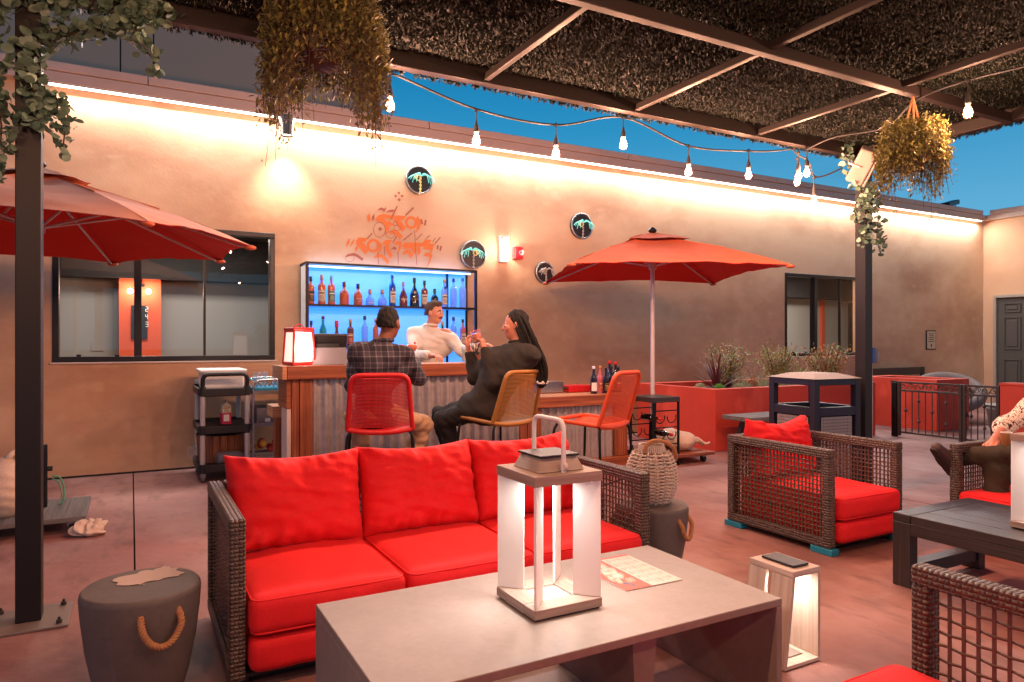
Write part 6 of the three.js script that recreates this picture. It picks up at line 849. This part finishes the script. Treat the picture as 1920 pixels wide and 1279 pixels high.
function person(label, J, o) {
  const t = thing('person', label, 'person', J.base), L = (q) => add3(q, J.base, -1), j = {}; for (const k in J) if (k !== 'base') j[k] = L(J[k]);
  const torso = (m) => { const c2 = lerp3(j.pelvis, j.chest, 0.5); return [bone(j.hipL, j.hipR, 0.098 + m, 0.098 + m), bone(j.pelvis, c2, 0.118 + m, 0.112 + m), bone(c2, j.chest, 0.112 + m, 0.125 + m), bone(lerp3(j.chest, j.shL, 0.55), lerp3(j.chest, j.shR, 0.55), 0.098 + m, 0.098 + m), bone(lerp3(j.chest, j.neck, 0.75), j.shL, 0.056 + m, 0.062 + m), bone(lerp3(j.chest, j.neck, 0.75), j.shR, 0.056 + m, 0.062 + m), bone(lerp3(j.chest, j.pelvis, 0.3), lerp3(j.shL, j.hipL, 0.3), 0.1 + m, 0.075 + m), bone(lerp3(j.chest, j.pelvis, 0.3), lerp3(j.shR, j.hipR, 0.3), 0.1 + m, 0.075 + m)]; };
  const arm = (s, m, upto = 1) => [bone(j['sh' + s], j['el' + s], 0.058 + m, 0.044 + m), bone(j['el' + s], lerp3(j['el' + s], j['wr' + s], upto), 0.044 + m, 0.044 + (0.031 - 0.044) * upto + m)];
  const leg = (s, m, upto = 1) => [bone(j['hip' + s], j['kn' + s], 0.085 + m, 0.058 + m), bone(j['kn' + s], lerp3(j['kn' + s], j['an' + s], upto), 0.06 + m, 0.06 + (0.042 - 0.06) * upto + m), bone(lerp3(j['kn' + s], j['an' + s], 0.28), lerp3(j['kn' + s], j['an' + s], 0.45), 0.056 + m, 0.05 + m)];
  const hd = headBones(j.head, o.look, o.headUp), neckB = bone(j.neck, hd.p(0, -0.06, -0.02), 0.056, 0.052);
  const skin = [...torso(-0.012), neckB, ...arm('L', -0.006), ...arm('R', -0.006), ...leg('L', -0.012), ...leg('R', -0.012), ...hd.bones.filter((b) => !b.cut).slice(0, 3)];
  const hands = ['L', 'R'].map((s) => handBones(j['wr' + s], o['hand' + s].dir, o['hand' + s].back, o['hand' + s].side, o['hand' + s].curl));
  part('body', [sdfMesh(skin, 0.013, 0.035), sdfMesh([...hd.bones, neckB], 0.0042, 0.022), ...hands.map((h, i) => sdfMesh([...h, bone(lerp3(j['wr' + 'LR'[i]], j['el' + 'LR'[i]], 0.25), j['wr' + 'LR'[i]], 0.031, 0.026)], 0.0036, 0.012))].map((g) => g), o.skin, t);
  const neckClip = (x, y, z) => { const d = V(x - j.neck[0], y - j.neck[1], z - j.neck[2]); return d.dot(V(...j.head).sub(V(...j.neck)).normalize()) - 0.012; };
  const up = V(...j.neck).sub(V(...j.pelvis)).normalize(), hem = (x, y, z) => -(V(x - j.pelvis[0], y - j.pelvis[1], z - j.pelvis[2]).dot(up) + (o.hem ?? 0.1));
  const sh = part('shirt', ruffle(sdfMesh([...torso(0.014 + (o.loose ?? 0)), ...(o.loose ? [bone(j.hipL, j.hipR, 0.122, 0.122), bone(j.pelvis, j.chest, 0.15, 0.14)] : []), bone(lerp3(j.chest, j.neck, 0.8), add3(j.neck, [0, 0.02, 0]), 0.075, 0.07), ...arm('L', 0.014, o.sleeve), ...arm('R', 0.014, o.sleeve), ...(o.baggy ?? []).map(([a, b, r]) => bone(lerp3(j[a], j[b], 0.5), j[b], r, r))], 0.0125, 0.04, (x, y, z) => Math.max(neckClip(x, y, z), hem(x, y, z))), 0.013, 9, 16, 41), o.shirt, t);
  if (o.collar) part('collar', tube(Array.from({ length: 10 }, (_, i) => { const a = i / 10 * 2 * PI; return add3(j.neck, [0.072 * Math.cos(a), 0.018 + 0.008 * Math.sin(a), 0.072 * Math.sin(a)]); }), 0.014, 8, 40, true), o.shirt, sh);
  part('trousers', ruffle(sdfMesh([bone(j.hipL, j.hipR, 0.112, 0.112), bone(j.pelvis, lerp3(j.pelvis, j.chest, 0.22), 0.122, 0.118), ...leg('L', 0.014, 0.98), ...leg('R', 0.014, o.legR ?? 0.98)], 0.0125, 0.03, (x, y, z) => V(x - j.pelvis[0], y - j.pelvis[1], z - j.pelvis[2]).dot(up) - 0.1), 0.016, 11, 18, 47), o.trousers, t);
  for (const s of ['L', 'R']) { const d = o['foot' + s] ?? [0, 0, 1], A = frame(d, o['footUp' + s] ?? [0, 1, 0]), a = j['an' + s], q = (x, y, z) => inF(a, A, x, y, z); const shoe = part('shoe', sdfMesh([bone(q(0, -0.02, -0.02), q(0, -0.045, -0.045), 0.044, 0.042), bone(q(0, -0.04, -0.02), q(0, -0.052, 0.08), 0.046, 0.04), bone(q(0, -0.052, 0.08), q(0, -0.062, 0.185), 0.045, 0.03), bone(q(0.012, -0.058, 0.1), q(0.008, -0.064, 0.18), 0.036, 0.028)], 0.009, 0.03, (x, y, z) => -(V(x - a[0], y - a[1], z - a[2]).dot(V(...A[1])) + 0.086)), o.shoe, t); part('sole', sdfMesh([bone(q(0, -0.085, -0.045), q(0, -0.085, 0.06), 0.043, 0.043), bone(q(0, -0.085, 0.06), q(0.004, -0.085, 0.18), 0.047, 0.034)], 0.007, 0.02, (x, y, z) => Math.abs(V(x - a[0], y - a[1], z - a[2]).dot(V(...A[1])) + 0.092) - 0.009), M.shoe_sole, shoe); }
  if (o.legR) part('sock', sdfMesh([bone(lerp3(j.knR, j.anR, 0.75), j.anR, 0.05, 0.046)], 0.01), M.black_cloth, t);
  // eyes and hair
  for (const s of [-1, 1]) { const e = part('eye', sph(0.0118, ...hd.p(0.031 * s, -0.001, 0.0775)), M.eye_white, t); part('iris', sph(0.007, ...hd.p(0.031 * s, -0.001, 0.0845), 1, 1, 1, 10), M.hair_black, e); }
  part('mouth', bone && tube([hd.p(-0.022, -0.06, 0.083), hd.p(0, -0.061, 0.0895), hd.p(0.022, -0.06, 0.083)], 0.0035, 6, 12), M.lip, t);
  const e = (x, y, z, r) => ({ e: 1, c: hd.p(x, y, z), r, ax: hd.A });
  const hb = [e(0, 0.042, -0.026, [0.08, 0.09, 0.094]), e(0, -0.0, -0.05, [0.075, 0.08, 0.066])]; if (o.hairTop) hb.push(e(0, 0.095, 0.02, [0.06, 0.04, 0.06]));
  const hairClip = (x, y, z) => { const d = V(x - j.head[0], y - j.head[1], z - j.head[2]), f = d.dot(V(...hd.A[2])), u = d.dot(V(...hd.A[1])); return Math.max(f - (o.hairline ?? 0.03) - Math.max(0, (u - 0.03) * 1.1), -(u + (o.nape ?? 0.06) + Math.max(0, f) * -1.4)); };
  const h = part('hair', ruffle(sdfMesh(hb, 0.005, 0.02, hairClip), 0.007, 70, 26, 53), o.hair, t);
  if (o.lock) { const strands = []; for (let i = 0; i < 170; i++) { const a = rr(-1, 1), b = rr(-1, 1), P = o.lock.slice(0, o.lock.length - (i % 3 ? 0 : 1)).map((q, k2) => { const w = o.lockW[k2]; return add3(L(q), [hd.A[0][0] * a * w + hd.A[2][0] * b * w * 0.6 + rr(-1, 1) * 0.006, rr(-1, 1) * 0.006, hd.A[0][2] * a * w + hd.A[2][2] * b * w * 0.6 + rr(-1, 1) * 0.006]); }); strands.push(tube(P, 0.0055, 4, 16)); } part('long_hair', [...strands, sdfMesh(o.lock.slice(1).map((q, i) => bone(L(o.lock[i]), L(q), o.lockW[i] * 0.62, o.lockW[i + 1] * 0.55)), 0.011, 0.03)], o.hair, h); }
  if (o.beard) { part('moustache', tube([hd.p(-0.03, -0.056, 0.076), hd.p(0, -0.045, 0.094), hd.p(0.03, -0.056, 0.076)], 0.008, 8, 16), o.hair, h); for (const s of [-1, 1]) part('eyebrow', tube([hd.p(s * 0.014, 0.022, 0.09), hd.p(s * 0.032, 0.026, 0.086), hd.p(s * 0.048, 0.02, 0.074)], 0.0045, 6, 10), o.hair, h); }
  return { t, j, hd };
}
const v3 = (a, b) => [b[0] - a[0], b[1] - a[1], b[2] - a[2]];
person('person in a dark plaid shirt seated on the red stool, back to the viewer', { base: [1.66, 0, 2.85], pelvis: [1.64, 0.79, 2.86], chest: [1.64, 1.13, 2.9], neck: [1.7, 1.335, 2.93], head: [1.752, 1.488, 2.92], shL: [1.52, 1.26, 2.87], shR: [1.835, 1.265, 2.98], elL: [1.53, 1.0, 2.68], wrL: [1.66, 1.17, 2.5], elR: [2.0, 1.05, 2.88], wrR: [2.05, 1.18, 2.66], hipL: [1.56, 0.77, 2.8], hipR: [1.74, 0.77, 2.84], knL: [1.67, 0.66, 2.42], anL: [1.66, 0.28, 2.46], knR: [2.14, 0.66, 2.66], anR: [1.98, 0.28, 2.62] },
  { skin: M.skin_dark, shirt: M.plaid, trousers: M.khaki_cloth, shoe: M.shoe_brown, hair: M.hair_black, look: [0.75, -0.05, -0.65], sleeve: 0.97, hem: 0.16, nape: 0.035, collar: true, handL: { dir: [0.4, 0.1, -0.8], back: [0, 1, 0.2], side: 1, curl: 0.4 }, handR: { dir: [0.1, 0.55, -0.8], back: [1, 0.2, 0.3], side: 1, curl: 0.85 }, footL: [0.1, 0, -1], footR: [-0.5, 0, -0.85] });
person('person with long dark hair in an olive jacket on the mustard stool', { base: [2.66, 0, 2.9], pelvis: [2.62, 0.8, 2.82], chest: [2.76, 1.12, 2.92], neck: [2.86, 1.325, 2.97], head: [2.845, 1.485, 2.945], shL: [2.74, 1.235, 2.8], shR: [2.88, 1.23, 3.13], elL: [2.6, 1.03, 2.66], wrL: [2.58, 1.25, 2.62], elR: [2.63, 1.01, 3.0], wrR: [2.6, 1.27, 2.86], hipL: [2.56, 0.78, 2.72], hipR: [2.62, 0.78, 2.89], knL: [2.42, 0.69, 2.34], anL: [2.5, 0.28, 2.4], knR: [2.36, 0.68, 2.54], anR: [2.5, 0.27, 2.56] },
  { skin: M.skin_tan, shirt: M.olive_jacket, trousers: M.black_cloth, shoe: M.black_cloth, hair: M.hair_black, look: [-0.85, -0.05, -0.45], sleeve: 0.98, hem: 0.2, nape: 0.1, hairline: 0.088, loose: 0.016, collar: true, handL: { dir: [-0.2, 0.8, -0.4], back: [-0.6, 0.3, -0.5], side: -1, curl: 0.7 }, handR: { dir: [-0.1, 0.85, -0.2], back: [0.5, 0.2, 0.7], side: -1, curl: 0.85 }, footL: [-0.7, 0, -0.6], footR: [-0.7, 0, -0.6],
    lock: [[2.86, 1.56, 2.95], [2.9, 1.47, 2.98], [2.94, 1.34, 3.02], [2.985, 1.2, 3.07], [3.01, 1.07, 3.1], [3.0, 0.98, 3.12]], lockW: [0.078, 0.1, 0.11, 0.11, 0.085, 0.05] });
person('bartender in a white shirt with moustache reaching across behind the bar', { base: [2.88, 0, 0.98], pelvis: [2.9, 0.95, 0.95], chest: [2.86, 1.3, 0.98], neck: [2.86, 1.5, 1.02], head: [2.885, 1.655, 1.07], shL: [3.0, 1.43, 1.12], shR: [2.71, 1.42, 0.9], elL: [3.1, 1.24, 1.32], wrL: [3.2, 1.31, 1.55], elR: [2.62, 1.2, 1.1], wrR: [2.72, 1.2, 1.38], hipL: [2.98, 0.93, 1.0], hipR: [2.82, 0.93, 0.92], knL: [2.98, 0.5, 1.03], anL: [2.97, 0.09, 1.0], knR: [2.82, 0.5, 0.95], anR: [2.81, 0.09, 0.92] },
  { skin: M.skin_light, shirt: M.white_shirt, trousers: M.black_cloth, shoe: M.black_cloth, hair: M.hair_brown, look: [0.55, -0.06, 0.83], sleeve: 0.8, hem: 0.12, nape: 0.03, hairTop: true, beard: true, collar: true, handL: { dir: [0.5, 0.05, 0.85], back: [0, 1, 0], side: -1, curl: 0.35 }, handR: { dir: [0.3, 0, 0.9], back: [0, 1, 0], side: 1, curl: 0.5 }, footL: [0.3, 0, 1], footR: [0.1, 0, 1] });
person('person at the right edge with crossed legs and a patterned shirt, cropped', { base: [5.3, 0, 5.75], pelvis: [5.36, 0.47, 5.8], chest: [5.5, 0.82, 5.8], neck: [5.54, 1.03, 5.8], head: [5.5, 1.2, 5.8], shL: [5.5, 0.94, 5.98], shR: [5.5, 0.94, 5.62], elL: [5.36, 0.7, 6.08], wrL: [5.14, 0.72, 5.95], elR: [5.3, 0.755, 5.5], wrR: [5.06, 0.69, 5.56], hipL: [5.34, 0.46, 5.9], hipR: [5.34, 0.47, 5.7], knL: [5.0, 0.5, 5.6], anL: [4.96, 0.11, 5.62], knR: [5.12, 0.73, 6.06], anR: [4.92, 0.545, 5.39] },
  { skin: M.skin_tan, shirt: M.floral_shirt, trousers: M.olive_trousers, shoe: M.shoe_brown, hair: M.hair_brown, look: [-1, -0.05, 0.1], sleeve: 0.15, hem: 0.1, collar: true, hairTop: true, handL: { dir: [-0.8, -0.1, -0.3], back: [0, 1, 0], side: -1, curl: 0.5 }, handR: { dir: [-0.75, -0.35, 0.2], back: [-0.2, 0.9, 0], side: -1, curl: 0.55 }, footL: [-1, 0, -0.1], footR: [-0.68, 0.7, -0.12], footUpR: [0.7, 0.68, 0.2], legR: 0.86 });
{ // drinks in hand
  const a = thing('cocktail_glass', 'stemmed cocktail glass with orange drink held by the person in plaid', 'glass', [2.075, 1.19, 2.55]); part('bowl', lathe([[0.004, 0.06], [0.03, 0.075], [0.045, 0.11], [0.042, 0.14]], 20), M.clear_glass, a); part('drink', lathe([[0, 0.064], [0.028, 0.078], [0.042, 0.11], [0.041, 0.128], [0, 0.128]], 20), M.orange_drink, a); part('stem', cyl([0, 0.0, 0], [0, 0.062, 0], 0.004, 0.004, 8), M.clear_glass, a); part('foot', lathe([[0, 0], [0.035, 0.002], [0, 0.006]], 20), M.clear_glass, a); part('garnish', sph(0.01, 0.02, 0.145, 0.01), M.red_metal, a);
  const b = tumbler('rocks_glass', 'short glass of red drink held up by the person with long hair', [2.575, 1.34, 2.8], 0.042, 0.1, 0.08, M.orange_drink); b.rotation.z = 0.35; part('rim', new THREE.TorusGeometry(0.041, 0.0025, 5, 20).rotateX(PI / 2).translate(0, 0.1, 0), M.red_metal, b);
  const c = thing('hair_tie', 'pale elastic with beads at the ends of the long dark hair', 'hair tie', [3.0, 1.0, 3.13]); part('band', new THREE.TorusGeometry(0.045, 0.008, 6, 20).rotateX(PI / 2), M.white_plastic, c); for (let k = 0; k < 4; k++) part('bead', sph(0.01, 0.05 * Math.cos(k), 0.01, 0.05 * Math.sin(k)), M.white_plastic, c);
  const d = thing('tumbler_cup', 'small tumbler beside the hand of the person at the right edge', 'glass', [5.0, 0.665, 5.66]); part('cup', lathe([[0, 0], [0.028, 0], [0.034, 0.09], [0.03, 0.09], [0.025, 0.008], [0, 0.008]], 18), M.cap_gold, d); part('rim', new THREE.TorusGeometry(0.032, 0.003, 5, 20).rotateX(PI / 2).translate(0, 0.09, 0), M.white_paint, d);
}
// ---------- eucalyptus garlands and hanging ferns ----------
const eucLeaf = [0.015, 0.019, 0.023, 0.027].map((r) => { const g = new THREE.CircleGeometry(r, 9).scale(0.88, 1, 1).translate(0, r, 0), p = g.attributes.position; for (let i = 0; i < p.count; i++) p.setZ(i, 0.22 * p.getX(i) ** 2 / r - 0.12 * p.getY(i) ** 2 / r * 0.5); g.computeVertexNormals(); return g; });
function garland(label, p, vines, density, most) {
  const g = thing('eucalyptus_garland', label, 'garland', p, 0, 'eucalyptus garlands on the pergola posts'), rest = []; let n = 0;
  const stems = []; for (const [pts, spread, d] of vines) {
    const c = new THREE.CatmullRomCurve3(pts.map((q) => V(...q))); part('stem', tube(pts, 0.004, 5, pts.length * 8), M.stem_brown, g);
    const L = c.getLength(), k = Math.round(L * density * d);
    for (let i = 0; i < k; i++) { const q = c.getPoint(rnd()), a = rr(0, 6.28), r = spread * Math.sqrt(rnd()), m = i % 3 ? M.eucalyptus : M.eucalyptus_pale, geo = eucLeaf[Math.floor(rnd() * 4)], x = q.x + Math.cos(a) * r, y = q.y + rr(-0.03, 0.03), z = q.z + Math.sin(a) * r, e = [rr(-1.2, 1.2), a + PI / 2 + rr(-0.9, 0.9), rr(-2.6, 2.6)];
      if (n++ < most) { const l = part('leaf', geo, m, g); l.position.set(x, y, z); l.rotation.set(e[0], e[1], e[2], 'YXZ'); } else rest.push(place(geo, x, y, z, e[1], e[0], e[2])); }
  }
  if (rest.length) part('small_leaves', rest, M.eucalyptus, g, 'stuff'); void stems;
}
garland('thick eucalyptus garland wound round the left pergola post', [-0.43, 2.05, 4.04], [[[[0.0, 1.0, 0.08], [0.08, 0.8, 0.05], [-0.02, 0.6, 0.09], [0.06, 0.42, 0.06], [0.02, 0.3, 0.1]], 0.085, 2.2], [[[-0.03, 1.0, 0.1], [-0.12, 0.8, 0.12], [-0.14, 0.55, 0.1], [-0.1, 0.3, 0.08], [-0.13, 0.05, 0.08]], 0.06, 1.3], [[[0.05, 0.72, 0.06], [0.2, 0.8, 0.08], [0.36, 0.86, 0.06], [0.52, 0.95, 0.06]], 0.075, 2.4], [[[0.02, 0.9, 0.06], [0.25, 0.96, 0.04], [0.5, 0.99, 0.04], [0.62, 1.0, 0.04]], 0.07, 1.8], [[[0.1, 0.5, 0.06], [0.15, 0.38, 0.07], [0.14, 0.22, 0.07]], 0.04, 0.9], [[[0.42, 0.9, 0.06], [0.5, 0.78, 0.05], [0.56, 0.7, 0.05]], 0.035, 0.7], [[[-0.12, 0.45, 0.08], [-0.2, 0.25, 0.06], [-0.18, 0.08, 0.08]], 0.045, 1.0]], 215, 295);
garland('eucalyptus garland draped on the far pergola post under the speaker', [5.88, 2.1, 4.04], [[[[-0.28, 1.02, 0.0], [-0.26, 0.85, 0.02], [-0.2, 0.68, 0.06], [-0.08, 0.55, 0.08], [-0.02, 0.42, 0.08]], 0.075, 1.6], [[[0.05, 0.6, 0.06], [0.0, 0.45, 0.08], [-0.06, 0.25, 0.07], [-0.1, 0.12, 0.06]], 0.06, 1.5], [[[0.05, 0.55, 0.05], [0.14, 0.4, 0.05], [0.12, 0.2, 0.05], [0.18, 0.05, 0.05]], 0.05, 1.1], [[[-0.1, 0.62, 0.08], [0.1, 0.6, 0.08]], 0.08, 2.0], [[[-0.15, 0.5, 0.07], [-0.22, 0.38, 0.07], [-0.16, 0.28, 0.07]], 0.03, 0.7]], 140, 280);
function fern(label, p, R, drop, n, mats, ropeTop, flare) {
  const f = thing('hanging_fern', label, 'hanging plant', p, 0, 'hanging fern baskets under the pergola');
  part('basket', lathe([[0, -0.12], [R * 0.32, -0.12], [R * 0.5, -0.04], [R * 0.55, 0.0], [R * 0.5, 0.0], [R * 0.3, -0.1], [0, -0.1]], 24), M.stem_brown, f);
  for (let k = 0; k < 3; k++) { const a = k * 2.09 + 0.4; part('rope', cyl([R * 0.54 * Math.cos(a), 0, R * 0.54 * Math.sin(a)], [0, ropeTop, 0], 0.008, 0.006, 7), M.rope, f); }
  const lv = mats.map(() => []), st = [], tri = (x, y, z, L, a, b) => { const c = Math.cos(a), s = Math.sin(a), w = L * 0.2, dx = Math.cos(b) * c * L, dy = Math.sin(b) * L, dz = Math.cos(b) * s * L; return [x, y, z, x + dx * 0.5 - s * w, y + dy * 0.5, z + dz * 0.5 + c * w, x + dx, y + dy, z + dz, x, y, z, x + dx, y + dy, z + dz, x + dx * 0.5 + s * w, y + dy * 0.5, z + dz * 0.5 - c * w]; };
  for (let i = 0; i < n; i++) {
    const a = rr(0, 6.28), r0 = R * 0.5 * Math.sqrt(rnd()), out = R * rr(0.35, 1.0) * flare, up = rr(0.03, 0.22), lean = 0.75 + 0.35 * Math.sin(a * 2 + 1) , D = drop * lean * (i % 17 ? rr(0.15, 1) ** 0.7 : rr(1, 1.45)), c = Math.cos(a), s = Math.sin(a), w = [rr(-0.05, 0.05), rr(-0.05, 0.05)];
    const P = [[c * r0, 0, s * r0], [c * (r0 + out) * 0.55, up, s * (r0 + out) * 0.55], [c * Math.min(R, r0 + out * 0.85), up - D * 0.35, s * Math.min(R, r0 + out * 0.85)], [c * Math.min(R, r0 + out) + w[0], -D, s * Math.min(R, r0 + out) + w[1]]], cv = new THREE.CatmullRomCurve3(P.map((q) => V(...q))); st.push(tube(P, 0.0014, 3, 8));
    const m = Math.floor(rnd() * mats.length); for (let k = 0; k < 30; k++) { const t = 0.1 + 0.9 * k / 30 + rr(-0.02, 0.01), q = cv.getPoint(Math.min(1, t)), sp = 0.03; for (const sd of [0, 1]) lv[m].push(...tri(q.x + rr(-sp, sp), q.y + rr(-sp, sp), q.z + rr(-sp, sp), rr(0.02, 0.045), a + (sd ? 1.3 : -1.3) + rr(-1.4, 1.4), rr(-1.3, 0.9))); }
  }
  part('frond_stems', st, M.stem_brown, f, 'stuff'); lv.forEach((a, i) => { const g = new THREE.BufferGeometry(); g.setAttribute('position', new THREE.Float32BufferAttribute(a, 3)); g.computeVertexNormals(); part('fronds', g, mats[i], f, 'stuff'); });
}
fern('large shaggy golden fern hanging at the top left near the spotlight', [0.85, 2.84, 4.6], 0.27, 0.44, 460, [M.fern_gold, M.fern_brown, M.fern_brown], 0.18, 1.1);
fern('smaller golden fern basket hanging by rope beside the speaker', [4.66, 2.62, 5.25], 0.19, 0.3, 260, [M.fern_gold, M.fern_gold, M.fern_brown], 0.39, 1.1);
renderer.render(scene, camera);
